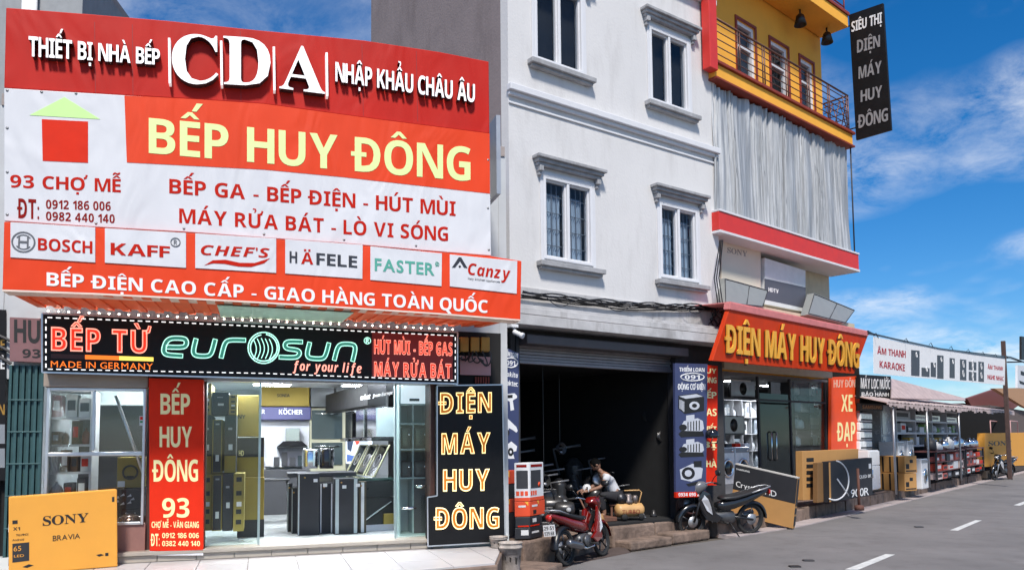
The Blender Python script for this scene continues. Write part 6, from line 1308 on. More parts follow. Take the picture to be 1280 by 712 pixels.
o = T('bronze_ornament', 'glossy bronze ornament low in the display window corner', 'ornament', F.P(FB(160, 640, 161, 660, -.3)[0], ZF, -.3)); q = FB(X0(365), Y0(550), X0(455), Y0(650), -.3); mb = MB()
brz = M('bronze', (.12, .075, .06), .15, .7); c = F.P((q[0] + q[1]) / 2, ZF, -.3)
mb.lathe(c, (0, 0, 1), [(.12, 0), (.14, .05), (.06, .12), (.1, .22), (.17, .33), (.14, .42), (.06, .46), (0, .47)], 18); mb.build('body', brz, o); mb = MB(); mb.lathe(c + F.t * -.14 + Vector((0, 0, .2)), F.t * -1 + Vector((0, 0, .4)), [(.05, 0), (.08, .06), (.06, .12), (0, .15)], 12); mb.lathe(c + F.t * .12 + Vector((0, 0, .36)), F.t + Vector((0, 0, .6)), [(.04, 0), (.06, .05), (.03, .1), (0, .11)], 12); mb.build('handle', brz, o)
tag(MB().tube([F.P(*F.uv(X0(355), Y0(75), -.25), -.25), F.P(*F.uv(X0(465), Y0(385), -.25), -.25)], .022, 6).build('leaning_pole', alu), 'bright metal pole leaning inside the display window', 'pole')
o = T('glass_sticker', 'small white sticker with red and green print on the display pane', 'sticker', F.P(*F.uv(X0(455), Y0(190), 0), 0)); poly('paper', F, [(X0(447), Y0(153)), (X0(463), Y0(153)), (X0(463), Y0(190)), (X0(447), Y0(190))], -.003, .0, label_w, o); poly('red_print', F, [(X0(449), Y0(156)), (X0(461), Y0(156)), (X0(461), Y0(168)), (X0(449), Y0(168))], .0, .002, red_b, o); poly('green_print', F, [(X0(449), Y0(172)), (X0(461), Y0(172)), (X0(461), Y0(180)), (X0(449), Y0(180))], .0, .002, M('green_print', lin('#3d8f55'), .6), o)
# ------------------------------------------------------------------ dark neighbour stall at the far left edge
nb = T('neighbour_stall', 'dark neighbouring stall front at the left picture edge', 'shop building', F.P(fu(-60), .42, -1)); 
MB().box(F, fu(-260), fu(8.5), .42, 3.4, -1.5, -.12).build('wall', darkgap, nb); MB().box(F, fu(-260), fu(12), 3.4, 6.2, -1.5, -.1).build('upper_wall', M('grey_render'), nb); mb = MB()
for k in range(3): mb.tube([F.P(fu(-60), 3.55 - .1 * k, .05), F.P(fu(11), 3.25 - .14 * k, .02)], .02, 5)
mb.build('awning_bar', charcoal, nb)
o = T('dark_banner', 'dark hanging banner with pale letters at the left picture edge', 'banner', F.P(fu(0), 1.5, 0)); poly('panel', F, [(-40, 385), (7, 387), (7, 600), (-40, 600)], -.1, .0, black_v, o)
for t_, y, ma in (('BÁN LẺ', 424, brass), ('GIÁ RẺ', 448, label_w), ('UY TÍN', 505, brass)): text('lettering', F, t_, (-36, y, y + 13, 6, y, y + 13), 0, ma, o, gap=.1)
for k, y in enumerate((530, 560)): poly('pale_square', F, [(-20, y), (6, y), (6, y + 24), (-20, y + 24)], 0, .003, M('square_grey', (.2, .22, .24), .6), o)
# ================================================================== PAVEMENT THINGS
# big yellow television carton leaning at the lower left
gl_, gr_ = ground(10.8, 719, .42), ground(146.5, 708, .42); YC = PL((gl_.x, gl_.y, 0), (gr_.x - gl_.x, gr_.y - gl_.y, 0))
yb = T('tv_carton', 'large yellow carton marked SONY BRAVIA standing on the white tiles', 'carton', gl_)
top = [(10.8, 621), (146.4, 611)]; q = [YC.uv(*p) for p in top] + [YC.uv(*p) for p in ((147, 708), (10.8, 719))]
q[2] = (q[2][0], .425); q[3] = (q[3][0], .425); MB().slab(YC, [q[3], q[2], q[1], q[0]], -.2, 0).build('box', card_y, yb, .012)
text('lettering', YC, 'SONY', (53.5, 645, 656.5, 110.5, 640.5, 651.5), 0, ink_b, yb, style='sf', gap=.06); text('lettering', YC, 'BRAVIA', (66, 669, 675.7, 100, 666, 672), 0, ink_b, yb, style='rg', gap=.1)
poly('screen_size_panel', YC, [(15.5, 679), (36.5, 677), (36.5, 700), (15.5, 702.5)], 0, .003, card_d, yb); text('lettering', YC, '65', (17, 682.5, 688.5, 26.5, 681.5, 687.5), .003, card_y, yb, style='rg'); text('lettering', YC, 'LED', (17.5, 693, 696, 30, 692, 695), .003, card_y, yb, style='rg')
for pts in ([(15.5, 650), (22, 649.5), (22, 654), (15.5, 654.5)], [(140, 620.5), (143, 620.3), (143, 626.5), (140, 626.7)], [(120, 693), (126, 691.5), (130, 693), (124, 695)], [(131.5, 690.5), (135.5, 690.2), (135.5, 694), (131.5, 694.3)], [(28, 708), (36, 704.5), (42, 706), (34, 709)]): poly('printed_mark', YC, pts, 0, .0025, ink_b, yb)
for s_, qq in (('X1', (16.5, 658.5, 662.5, 25, 658, 662)), ('TRILUMINOS', (20, 667, 669.6, 35.5, 665.8, 668.4)), ('Android', (15.5, 673, 675.8, 30, 672, 674.8))): text('lettering', YC, s_, qq, 0, ink_b, yb, .0025, 'rg' if s_ != 'X1' else 'sb', gap=.08)
mb = MB()
for a, b, w_ in ((.12, .2, .5), (.3, .37, .6), (.45, .52, .5), (.7, .78, .6)):
    v0 = .42 + .9 * a; v1 = .42 + .9 * b; u = q[3][0]; k = (v0 - .42) / .9; uu = q[3][0] + (q[0][0] - q[3][0]) * k
    mb.box(YC, uu - .004, uu + .004, v0, v1, -.17, -.06)
mb.build('side_print', ink_b, yb); u = q[3][0] + (q[0][0] - q[3][0]) * .55; MB().box(YC, u - .005, u + .003, .42 + .5, .42 + .59, -.15, -.06).build('label', label_w, yb)

# stacked tool boxes left of the garage
TB = PL(ground(663, 673, .42), (1, .25, 0)); TB.O.z = 0; TR_ = PL(TB.O, (.5, .87, 0))
orange_b = M('tool_orange', lin('#e2502a'), .5, var=.08); blackb = M('tool_black', (.025, .025, .03), .5, var=.2)
class OB:   # an upright box whose corner edge is at (u=0) with one face along TB and one along TR_
    pass
def twoface(name, label, w1, w2, z0, z1, ma, dx=0., dy=0., grp='tool boxes stacked by the garage', bev=.01):
    o = T(name, label, 'tool box', (TB.O.x, TB.O.y, z0), grp); c = Vector((TB.O.x + dx, TB.O.y + dy)); a = Vector((TB.t.x, TB.t.y)) * -w1; b = Vector((TR_.t.x, TR_.t.y)) * w2
    MB().flat([c + a, c, c + b, c + a + b], z0, z1).build('case', ma, o, bev); return o, PL((c.x, c.y, 0), TB.t), PL((c.x, c.y, 0), TR_.t)
o, f1, f2 = twoface('tool_box', 'lowest black tool case of the stack under the white and orange box', .25, .42, .42, .6, blackb)
MB().box(f1, -.15, -.03, .48, .56, .001, .004).build('printed_label', label_w, o); MB().box(f2, .05, .28, .5, .53, .001, .004).build('printed_label', label_w, o)
o, f1, f2 = twoface('tool_box', 'black and red tool case between the lowest case and the orange box', .24, .4, .605, .76, blackb)
MB().box(f2, .0, .3, .61, .63, .001, .004).build('red_stripe', red_b, o); MB().box(f2, .08, .2, .67, .73, .001, .004).build('printed_label', label_w, o); MB().box(f1, -.2, -.02, .61, .63, .001, .004).build('red_stripe', red_b, o)
o, f1, f2 = twoface('tool_box', 'orange tool box directly under the white and orange box', .25, .5, .765, 1.0, orange_b)
for pl, a, b in ((f1, -.21, -.03), (f2, .04, .28)): text('lettering', pl, 'VERTEX', (0, 0, 1, 1, 0, 1), 0, label_w, None) if False else MB().box(pl, a + .02, b - .04, .91, .94, .001, .004).build('printed_label', label_w, o); MB().slab(pl, [(b - .06, .995), (b, .995), (b, .93)], .001, .004).build('warning_corner', yel_l if False else gold_i, o)
MB().box(f2, .1, .2, .8, .86, .001, .004).build('tool_picture', ink_b, o)
o, f1, f2 = twoface('tool_box', 'tall white and orange power tool box on top of the stack', .25, .46, 1.005, 1.6, label_w)
for pl, a, b in ((f1, -.248, -.002), (f2, .002, .458)):
    MB().box(pl, a, b, 1.006, 1.06, .001, .004).build('orange_foot', orange_b, o); MB().box(pl, a + .03, b - .1 if pl is f2 else b - .03, 1.2, 1.48, .001, .004).build('dark_print', charcoal, o)
    for k in range(3): MB().box(pl, a + .025 + .07 * k, a + .075 + .07 * k, 1.09, 1.16, .001, .004).build('orange_print', orange_b, o)
    MB().box(pl, a + .03, b - .05, 1.53, 1.57, .001, .004).build('red_print', darkred, o)
mb = MB(); c = f2.P(.3, 1.25, .006); mb.lathe(c, f2.n, [(.04, 0), (.04, .003)], 12); mb.build('tool_picture', orange_b, o)
o, f1, f2 = twoface('tool_box', 'black tool case on the floor behind the neon sign edge', .3, .3, .42, .8, blackb, -.32, .25); MB().box(f1, -.25, -.02, .6, .64, .001, .004).build('printed_label', label_w, o)
o, f1, f2 = twoface('tool_box', 'orange tool box in the middle of the half hidden stack', .3, .3, .805, 1.02, orange_b, -.32, .25); MB().slab(f1, [(-.08, 1.015), (0, 1.015), (0, .93)], .001, .004).build('warning_corner', gold_i, o)
o, f1, f2 = twoface('tool_box', 'black tool case under the topmost orange box of the half hidden stack', .3, .3, 1.025, 1.25, blackb, -.32, .25); MB().box(f1, -.2, -.05, 1.1, 1.13, .001, .004).build('printed_label', label_w, o)
o, f1, f2 = twoface('tool_box', 'topmost orange tool box of the half hidden stack', .3, .3, 1.255, 1.47, orange_b, -.32, .25); MB().slab(f1, [(-.09, 1.465), (0, 1.465), (0, 1.36)], .001, .004).build('warning_corner', gold_i, o)

# paint bucket and the tipped one behind it
bucket_m = M('bucket_plaster', (.42, .37, .33), .8, var=.6, scale=9, bump=.4, stain=.6)
def bucket(name, label, p, r0, r1, h, tilt=0):
    o = T(name, label, 'bucket', p, 'old paint buckets'); mb = MB(); mb.lathe((0, 0, 0), (0, 0, 1), [(0, 0), (r0, 0), (r0 * 1.02, .02), (r1 * .97, h * .8), (r1 * 1.05, h * .81), (r1 * 1.05, h * .86), (r1, h * .87), (r1, h * .97), (r1 * 1.06, h * .98), (r1 * 1.06, h), (r1 * .95, h), (r1 * .93, h * .6), (0, h * .6)], 24)
    mb.build('body', bucket_m, o, local=True); MB().tube([(r1 * 1.05 * math.cos(a), r1 * 1.05 * math.sin(a) * .98, h * .86 - .1 * abs(math.sin(a))) for a in [math.pi * k / 12 for k in range(13)]], .006, 5).build('handle', charcoal, o, local=True); mb = MB()
    for k, (a, z, s_) in enumerate(((-1.9, .45, .5), (-1.3, .4, .7), (-.8, .5, .4), (-2.4, .5, .4))): mb.hexa([Vector((math.cos(a + da) * (r0 + (r1 - r0) * zz + ex), math.sin(a + da) * (r0 + (r1 - r0) * zz + ex), zz * h)) for zz, da, ex in ((z - .15 * s_, -.1 * s_, -.004), (z - .2 * s_, .12 * s_, -.004), (z - .2 * s_, .12 * s_, .004), (z - .15 * s_, -.1 * s_, .004), (z + .18 * s_, -.16 * s_, -.004), (z + .12 * s_, .2 * s_, -.004), (z + .12 * s_, .2 * s_, .006), (z + .18 * s_, -.16 * s_, .006))])
    mb.build('paint_stain', M('paint_stain', (.03, .025, .022), .8), o, local=True); o.rotation_euler = (tilt, 0, .3); return o
bucket('paint_bucket', 'plaster smeared bucket standing upright at the end of the tiled forecourt', (-.04, 11.3, .135), .125, .16, .4)
g = ground(629, 690, .42); bucket('paint_bucket', 'old bucket standing behind the smeared one at the forecourt corner', (-.21, 11.6, .42), .11, .13, .16)
# scrap machine parts heaped beside the bucket
rg = random.Random(9); g = ground(662, 694, .1)
def scrap(label, items):
    o = T('scrap_heap', label, 'scrap heap', (g.x, g.y, 0)); dark = M('greasy_metal', (.03, .027, .026), .4, .6, var=.4)
    mb = MB()
    for k in range(16):
        a = Vector((g.x + rg.uniform(-.38, .35), g.y + rg.uniform(-.05, .6), rg.uniform(.05, .4))); b = a + Vector((rg.uniform(-.3, .3), rg.uniform(-.2, .2), rg.uniform(-.08, .12))); mb.tube([a, a.lerp(b, .5) + Vector((0, 0, rg.uniform(0, .12))), b], rg.uniform(.012, .035), 6)
    mb.build('rods', dark, o); mb = MB()
    for k in range(7): c = Vector((g.x + rg.uniform(-.35, .3), g.y + rg.uniform(.05, .6), rg.uniform(.06, .3))); mb.lathe(c, (rg.uniform(-1, 1), -1, rg.uniform(-.3, .6)), [(.0, 0), (.1, 0), (.12, .02), (.12, .08), (.05, .1), (.05, .15), (0, .15)], 14)
    mb.build('hubs', M('hub_metal', (.11, .095, .09), .35, .7, var=.4), o); mb = MB()
    for k in range(4): c = Vector((g.x + rg.uniform(-.3, .3), g.y + .3 + rg.uniform(-.1, .3), .12 + .1 * k)); mb.torus(c, (rg.uniform(-.4, .4), -.3, 1), .17, .03, 20, 6)
    mb.build('hoses', rubber, o)
    mb = MB().bx(g.x - .45, g.x + .4, g.y + .25, g.y + .75, 0, .16); mb.build('crate', M('crate_dark'), o, .01)
scrap('heap of greasy machine parts between the bucket and the red motorbike', 0)

# ================================================================== MOTORBIKES
tyre_m = rubber; rim_m = M('rim_alloy', (.05, .05, .055), .4, .7)
def wheel(o, x, r=.285, w_=.055, spk=5):
    wl = MB().torus((x, 0, r), (0, 1, 0), r - w_ * .55, w_ * .62, 36, 10).build('wheel', tyre_m, o, local=True)
    mb = MB().torus((x, 0, r), (0, 1, 0), r - w_ * 1.25, .016, 32, 6); mb.lathe((x, -.05, r), (0, 1, 0), [(0, 0), (.035, 0), (.045, .02), (.045, .08), (.035, .1), (0, .1)], 14)
    for k in range(spk):
        a = 2 * math.pi * k / spk + .3; mb.tube([(x + .03 * math.cos(a), 0, r + .03 * math.sin(a)), (x + (r - w_ * 1.3) * math.cos(a + .18), 0, r + (r - w_ * 1.3) * math.sin(a + .18))], .015, 6)
    mb.build('rim', rim_m, wl, local=True); mb = MB(); mb.lathe((x, .045, r), (0, 1, 0), [(0, 0), (.1, 0), (.1, .006), (0, .006)], 20); mb.build('brake_disc', grey_m, wl, local=True)
def sideplate(pts, y0, y1): return MB().prism([(x, y0, z) for x, z in pts], [(x, y1, z) for x, z in pts])
def motorbike(name, label, body, accent, loc, heading, lean=R(-7), plate=None, cowl=None, scooter=False, sc=1.0, group='parked motorbikes'):
    o = T(name, label, 'motorbike', loc, group); WB = 1.24; xr, xf = -.62, .62
    wheel(o, xr); wheel(o, xf)
    # frame, engine, swing arm
    mb = MB(); mb.tube([(.5, 0, .72), (.25, 0, .5), (-.05, 0, .46), (-.35, 0, .6), (-.75, 0, .72)], .035, 8); mb.tube([(.2, 0, .5), (.05, 0, .3), (-.2, 0, .3)], .025, 8)
    for s_ in (-1, 1): mb.tube([(-.18, .07 * s_, .36), (xr, .09 * s_, .285)], .022, 8)
    mb.build('frame', black, o, local=True)
    mb = MB(); mb.loft([(-.26, .33, .06, .06, 0), (-.22, .34, .11, .11, 0), (-.02, .34, .12, .12, 0), (.08, .35, .09, .09, 0), (.2, .37, .07, .07, .2), (.26, .38, .04, .04, .2)], 12)
    for k in range(5): mb.lathe((.08 + .03 * k, 0, .36), (1, 0, .15), [(.0, 0), (.09, 0), (.09, .012), (0, .012)], 14)
    mb.lathe((-.12, -.13, .33), (0, -1, 0), [(0, 0), (.1, 0), (.09, .03), (0, .035)], 16); mb.build('engine', M('engine_grey', (.12, .12, .125), .4, .6, var=.3), o, local=True)
    # body work
    mb = MB(); mb.loft([(-.98, .8, .02, .02, .3), (-.9, .78, .07, .05, .25), (-.7, .72, .1, .075, .18), (-.45, .64, .125, .09, .1), (-.2, .58, .13, .1, 0), (0, .54, .1, .1, -.1), (.12, .53, .07, .08, -.2)], 14); mb.build('tail_fairing', body, o, local=True)
    mb = MB(); mb.loft([(-.86, .845, .06, .02, .25), (-.7, .815, .11, .03, .2), (-.45, .75, .135, .04, .12), (-.2, .7, .14, .045, 0), (-.02, .69, .12, .04, -.1), (.06, .68, .07, .02, -.15)], 14); mb.build('seat', M('seat_vinyl', (.018, .018, .02), .5), o, local=True)
    for s_ in (-1, 1):
        mb = MB(); pts = [(.47, .86), (.56, .7), (.5, .5), (.4, .33), (.2, .27), (.06, .36), (.22, .45), (.3, .6), (.36, .8)]
        mb.prism([(x, .05 * s_ + (.05 * s_ if x < .45 else 0), z) for x, z in pts], [(x, .09 * s_ + (.07 * s_ if x < .45 else 0), z) for x, z in pts]); mb.build('leg_shield', body, o, .012, local=True)
        mb = MB(); pts = [(.46, .78), (.5, .68), (.42, .5), (.3, .42), (.34, .56), (.4, .7)]; mb.prism([(x, .1 * s_ + (.06 * s_ if x < .45 else 0), z) for x, z in pts], [(x, .1 * s_ + (.075 * s_ if x < .45 else .012 * s_), z) for x, z in pts]); mb.build('side_panel', accent, o, .005, local=True)
    mb = MB(); mb.loft([(.34, .93, .03, .03, -.5), (.4, .95, .1, .06, -.5), (.5, .92, .13, .1, -.5), (.58, .86, .1, .1, -.5), (.64, .8, .05, .06, -.5)], 14); mb.build('headlight_cowl', cowl or body, o, local=True)
    MB().lathe((.6, 0, .86), (.8, 0, -.15), [(0, 0), (.08, 0), (.075, .035), (.03, .06), (0, .062)], 16).build('headlight', M('lens', (.5, .52, .55), .1, coat=.5), o, local=True)
    # fork, mudguard
    mb = MB()
    for s_ in (-1, 1): mb.tube([(.46, .07 * s_, .86), (.56, .075 * s_, .5), (xf, .08 * s_, .285)], [.024, .024, .02], 8)
    mb.build('fork', grey_m if scooter else black, o, local=True)
    def guard(x, a0, a1, nm, r=.325, ma=body):
        mb = MB(); V = []; n = 14
        for k in range(n + 1):
            a = R(a0 + (a1 - a0) * k / n)
            for y, dr in ((-.065, -.04), (-.05, 0), (.05, 0), (.065, -.04)): V.append((x + (r + dr) * math.cos(a), y, .285 + (r + dr) * math.sin(a)))
        b = len(V); V += [(p[0], p[1] * .9, p[2] - .012) for p in V]; Fc = []
        for k in range(n):
            for j in range(3): Fc += [(k * 4 + j, k * 4 + j + 1, k * 4 + j + 5, k * 4 + j + 4), (b + k * 4 + j + 4, b + k * 4 + j + 5, b + k * 4 + j + 1, b + k * 4 + j)]
        mb.add(V, Fc, 0, True); mb.build(nm, ma, o, local=True)
    guard(xf, 5, 150, 'front_mudguard'); guard(xr, 60, 178, 'rear_mudguard', .34, black)
    # bars, mirrors, levers
    mb = MB(); mb.tube([(.3, .34, 1.0), (.38, .2, 1.01), (.44, .06, .96), (.44, -.06, .96), (.38, -.2, 1.01), (.3, -.34, 1.0)], .013, 8)
    hb_ = mb.build('handlebar', chrome, o, local=True)
    for s_ in (-1, 1):
        MB().tube([(.35, .24 * s_, 1.005), (.29, .36 * s_, 1.0)], .02, 8).build('grip', rubber, hb_, local=True)
        mr = MB().tube([(.38, .2 * s_, 1.01), (.36, .26 * s_, 1.12), (.35, .32 * s_, 1.17)], .008, 6).build('mirror_stem', black, o, local=True)
        MB().loft([(.335, 1.2, .0, .0, 0), (.34, 1.2, .07, .045, 0), (.365, 1.2, .075, .05, 0), (.38, 1.2, .03, .02, 0)], 12).build('mirror', black, mr, local=True).location = (0, .34 * s_, 0)
    # exhaust
    MB().tube([(.2, -.1, .33), (.1, -.13, .22), (-.2, -.15, .22), (-.36, -.16, .27)], .02, 8).build('exhaust_pipe', chrome, o, local=True)
    MB().lathe((-.32, -.165, .26), (-1, -.03, .22), [(.03, 0), (.055, .06), (.062, .12), (.062, .46), (.045, .5), (.02, .5)], 14).build('silencer', M('silencer', (.2, .2, .21), .3, .8), o, local=True)
    MB().lathe((-.995, 0, .77), (-1, 0, -.1), [(0, 0), (.055, 0), (.05, .02), (0, .03)], 12).build('tail_light', M('tail_red', (.5, .02, .015), .2, coat=.4), o, local=True)
    mb = MB(); mb.tube([(-.55, .11, .78), (-.85, .12, .86), (-.98, .07, .88), (-.98, -.07, .88), (-.85, -.12, .86), (-.55, -.11, .78)], .013, 6); mb.build('grab_rail', grey_m, o, local=True)
    if plate:
        pb_ = MB().bx(-1.03, -1.015, -.1, .1, .5, .67).build('number_plate', label_w, o, local=True)
        pp = PL((-1.03, 0, 0), (0, -1, 0)); mb = MB()
        for row, s_ in enumerate(plate):
            out, W = layout(s_, 'sb', 0, .13)
            for V, Fc in out: mb.add([pp.P(-.085 + .17 * v.x / W, .595 - .08 * row + .055 * v.y, .001 + .001 * (v.z + .5)) for v in V], Fc)
        mb.build('plate_lettering', ink_b, pb_, local=True); MB().tube([(-.9, 0, .74), (-1.02, 0, .64)], .02, 6).build('plate_bracket', black, o, local=True)
    MB().tube([(-.1, .12, .27), (-.2, .3, .02)], .012, 6).build('side_stand', black, o, local=True)
    mb = MB(); 
    for s_ in (-1, 1): mb.tube([(.02, .1 * s_, .27), (.02, .24 * s_, .27)], .016, 6)
    mb.build('footrest', rubber, o, local=True)
    o.rotation_euler = Matrix.Rotation(heading, 3, 'Z').to_euler(); o.rotation_euler = (Matrix.Rotation(heading, 3, 'Z') @ Matrix.Rotation(lean, 3, 'X')).to_euler(); o.scale = (sc, sc, sc); return o
bike_red = M('bike_red', lin('#72110c'), .25, var=.06, coat=.6); bike_blk = M('bike_black', (.012, .012, .014), .2, var=.1, coat=.6); bike_wht = M('bike_silver', (.55, .55, .57), .3, .2, coat=.4)
ra, fa = ground(704, 709.5), ground(745, 690); md = (ra + fa) / 2; hd = math.atan2(fa.y - ra.y, fa.x - ra.x)
motorbike('motorbike', 'red and black motorbike seen from behind beside the stone step of the garage', bike_red, bike_wht, (md.x + .07, md.y - .12, 0), R(57), plate=('29-S1', '539.68'))
ra, fa = ground(934, 667), ground(866, 671); md = (ra + fa) / 2; hd = math.atan2(fa.y - ra.y, fa.x - ra.x)
motorbike('motorbike', 'black motorbike with silver nose parked before the blue motor banner', bike_blk, bike_wht, (md.x, md.y, 0), hd, sc=1.12, cowl=M('bike_grey', (.16, .16, .17), .3, .2, coat=.5))
ra = Vector((22.0, 36.2, 0))
motorbike('motorbike', 'far black scooter with silver trim before the yellow carton', bike_blk, bike_wht, (ra.x, ra.y, .0), hd + R(14), scooter=True, sc=1.15)

# ================================================================== GARAGE THINGS
def gp(px, py, z): return ground(px, py, z)
# air compressor
cmp_ = T('air_compressor', 'cream tank air compressor on the stone landing of the garage', 'air compressor', gp(790, 650, .39)); g = gp(789, 651, .39); t_ = Vector((.95, .31, 0)); crm = M('compressor_cream', lin('#c99e68'), .45, var=.15, stain=.3)
c = g + Vector((0, .22, .2)); L_ = .3
MB().lathe(c - t_ * L_, t_, [(0, 0), (.08, .01), (.125, .05), (.13, .09), (.13, 2 * L_ - .09), (.125, 2 * L_ - .05), (.08, 2 * L_ - .01), (0, 2 * L_)], 22).build('tank', crm, cmp_)
text('lettering', PL((c + Vector((0, 0, 0))) + Vector((.31, -.95, 0)) * .131 - Vector((0, 0, c.z)), t_), 'TURBO', (778, 637, 642, 800, 636, 641), .0, maroon, cmp_, .002, 'rg')
mb = MB()
for s_ in (-1, 1): mb.lathe(c + t_ * .2 * s_ * .3 + t_ * -.1 + Vector((.03, -.1, -.13)) * 1, (.31, -.95, 0), [(0, 0), (.06, 0), (.065, .02), (.06, .04), (0, .04)], 16) if s_ < 0 else mb.lathe(c + t_ * .2 + Vector((.03, -.1, -.13)), (.31, -.95, 0), [(0, 0), (.06, 0), (.065, .02), (.06, .04), (0, .04)], 16)
mb.build('wheel', rubber, cmp_); mb = MB()
mb.lathe(c + t_ * -.02 + Vector((0, 0, .12)), (0, 0, 1), [(.09, 0), (.1, .05), (.07, .08), (.075, .16), (.05, .19), (0, .19)], 12); mb.lathe(c + t_ * .12 + Vector((0, 0, .12)), (0, 0, 1), [(.06, 0), (.06, .14), (.03, .16), (0, .16)], 12); mb.build('pump', M('pump_metal', (.2, .17, .16), .4, .6, var=.3), cmp_)
MB().lathe(c + t_ * -.16 + Vector((0, -.03, .22)), (.31, -.95, 0), [(0, 0), (.1, 0), (.1, .03), (.02, .03), (0, .05)], 18).build('flywheel', rim_m, cmp_)
MB().tube([c + t_ * .2 + Vector((0, 0, .1)), c + t_ * .27 + Vector((0, 0, .33)), c + t_ * .22 + Vector((0, 0, .37)), c + t_ * -.1 + Vector((0, 0, .37))], .014, 8).build('handle', crm, cmp_)
# black machine with two white round caps, wooden trolley
g = gp(750, 648, .39) + Vector((0, .5, 0)); mc = T('engine_machine', 'black engine machine with two round white caps beside the crouching man', 'machine', g)
mb = MB(); mb.lathe(g + Vector((-.05, .1, .38)), (.2, -1, .25), [(0, 0), (.2, .0), (.24, .06), (.22, .2), (.12, .28), (0, .3)], 18); mb.lathe(g + Vector((.05, .1, .7)), (.1, -1, .3), [(0, 0), (.17, 0), (.2, .08), (.16, .18), (0, .2)], 18); mb.bx(g.x - .28, g.x + .3, g.y - .1, g.y + .4, .39 + .08, .39 + .32); mb.build('body', M('machine_black', (.02, .02, .022), .3, .3, var=.3), mc, .02)
MB().lathe(g + Vector((.02, -.1, .76)), (.1, -1, .3), [(0, 0), (.12, 0), (.13, .012), (.1, .022), (0, .022)], 20).build('badge', M('badge_grey', (.45, .45, .46), .3, .6), mc)
for dx, dz in ((-.22, .58), (.08, .34)): 
    cp = MB().lathe(g + Vector((dx, -.17, dz)), (.0, -1, .2), [(0, 0), (.085, 0), (.09, .015), (.07, .03), (0, .03)], 18).build('white_cap', white_p, mc); MB().bx(g.x + dx - .014, g.x + dx + .014, g.y - .222, g.y - .198, g.z + dz - .035, g.z + dz + .035).build('cap_mark', ink_b, cp)
mb = MB(); mb.tube([g + Vector((-.25, .1, .6)), g + Vector((-.4, .05, .85)), g + Vector((-.5, 0, .88))], .018, 6); mb.tube([g + Vector((.2, .1, .7)), g + Vector((.3, .05, .9)), g + Vector((.36, 0, .88))], .018, 6); mb.build('handle', black, mc)
wt = T('wooden_trolley', 'low reddish wooden trolley under the cream compressor and black machine', 'trolley', gp(765, 655, .39)); g2_ = gp(768, 652, .39) + Vector((-.1, .12, 0))
mb = MB(); tt = Vector((.9, .44)); nn2 = Vector((-.44, .9))
b2 = Vector((g2_.x, g2_.y)); MB().flat([b2 - tt * .45, b2 + tt * .2, b2 + tt * .2 + nn2 * .4, b2 - tt * .45 + nn2 * .4], .39, .47).build('platform', M('trolley_wood', (.16, .07, .045), .7, var=.35, stretch=(1, 8, 1)), wt, .008)
MB().tube([(b2.x - .38, b2.y - .1, .47), (b2.x - .55, b2.y - .02, .85)], .018, 6).build('handle', M('trolley_wood'), wt)
# more machines half lost in the dark
dk = M('machine_dark', (.06, .058, .06), .3, .4, var=.5)
def machine(px, py, dback, s, label, kind):
    g = gp(px, py, .39); g = Vector((g.x, g.y, .39)) + Vector((-.59, .81, 0)) * dback; o = T('garage_machine', label, 'machine', g, 'dim machines inside the garage')
    mb = MB(); mb.bx(g.x - .22 * s, g.x + .22 * s, g.y - .18 * s, g.y + .18 * s, .39, .39 + .12 * s)
    if kind == 0: mb.lathe(g + Vector((0, 0, .12 * s)), (0, 0, 1), [(.16 * s, 0), (.18 * s, .2 * s), (.12 * s, .3 * s), (.14 * s, .5 * s), (.06 * s, .6 * s), (0, .62 * s)], 14)
    elif kind == 1: mb.bx(g.x - .16 * s, g.x + .16 * s, g.y - .12 * s, g.y + .12 * s, .39 + .12 * s, .39 + .5 * s); mb.lathe(g + Vector((0, -.12 * s, .34 * s)), (0, -1, 0), [(0, 0), (.12 * s, 0), (.12 * s, .05), (0, .06)], 16)
    else: mb.lathe(g + Vector((-.22 * s, 0, .3 * s)), (1, 0, 0), [(0, 0), (.13 * s, .03), (.16 * s, .08), (.16 * s, .36 * s), (.13 * s, .42 * s), (0, .45 * s)], 16)
    mb.build('body', dk, o, .012); mb = MB(); mb.tube([g + Vector((-.2 * s, 0, .5 * s)), g + Vector((-.28 * s, -.05, .85 * s)), g + Vector((.1 * s, -.05, .9 * s))], .02 * s, 6); mb.build('handle', M('handle_grey', (.2, .2, .21), .4, .5), o)
    MB().lathe(g + Vector((.08 * s, -.17 * s, .3 * s)), (0, -1, .3), [(0, 0), (.05 * s, 0), (.05 * s, .02), (0, .025)], 12).build('gauge', M('gauge_pale', (.4, .41, .43), .4), o)
for a in ((720, 650, .5, 1.1, 'dim machine with an upright handle left of the black engine machine', 0), (700, 655, 1.1, 1.2, 'dim machine at the left back of the dark garage', 1), (735, 650, 1.9, 1.5, 'tall dim machine deep behind the crouching man', 1), (812, 640, .7, 1.1, 'dim machine behind the cream compressor', 2), (828, 638, .35, 1.2, 'dim upright machine near the right garage jamb', 0), (838, 636, .9, 1.6, 'tall dim machine in the right back corner of the garage', 1), (690, 660, .4, .8, 'low dim machine just right of the stacked tool boxes', 2), (790, 645, 1.8, 1.6, 'dim machine in the middle back of the garage', 0), (712, 655, .15, .9, 'dim machine near the front just left of the red motorbike nose', 2), (836, 640, .15, .8, 'low dim machine at the foot of the right garage jamb', 2), (806, 642, 1.2, 1.3, 'dim machine between the compressor and the right jamb', 1), (676, 662, .9, 1.3, 'dim machine against the left garage jamb', 0), (760, 648, 2.6, 1.8, 'tall dim machine at the far back of the garage', 1)): machine(*a)
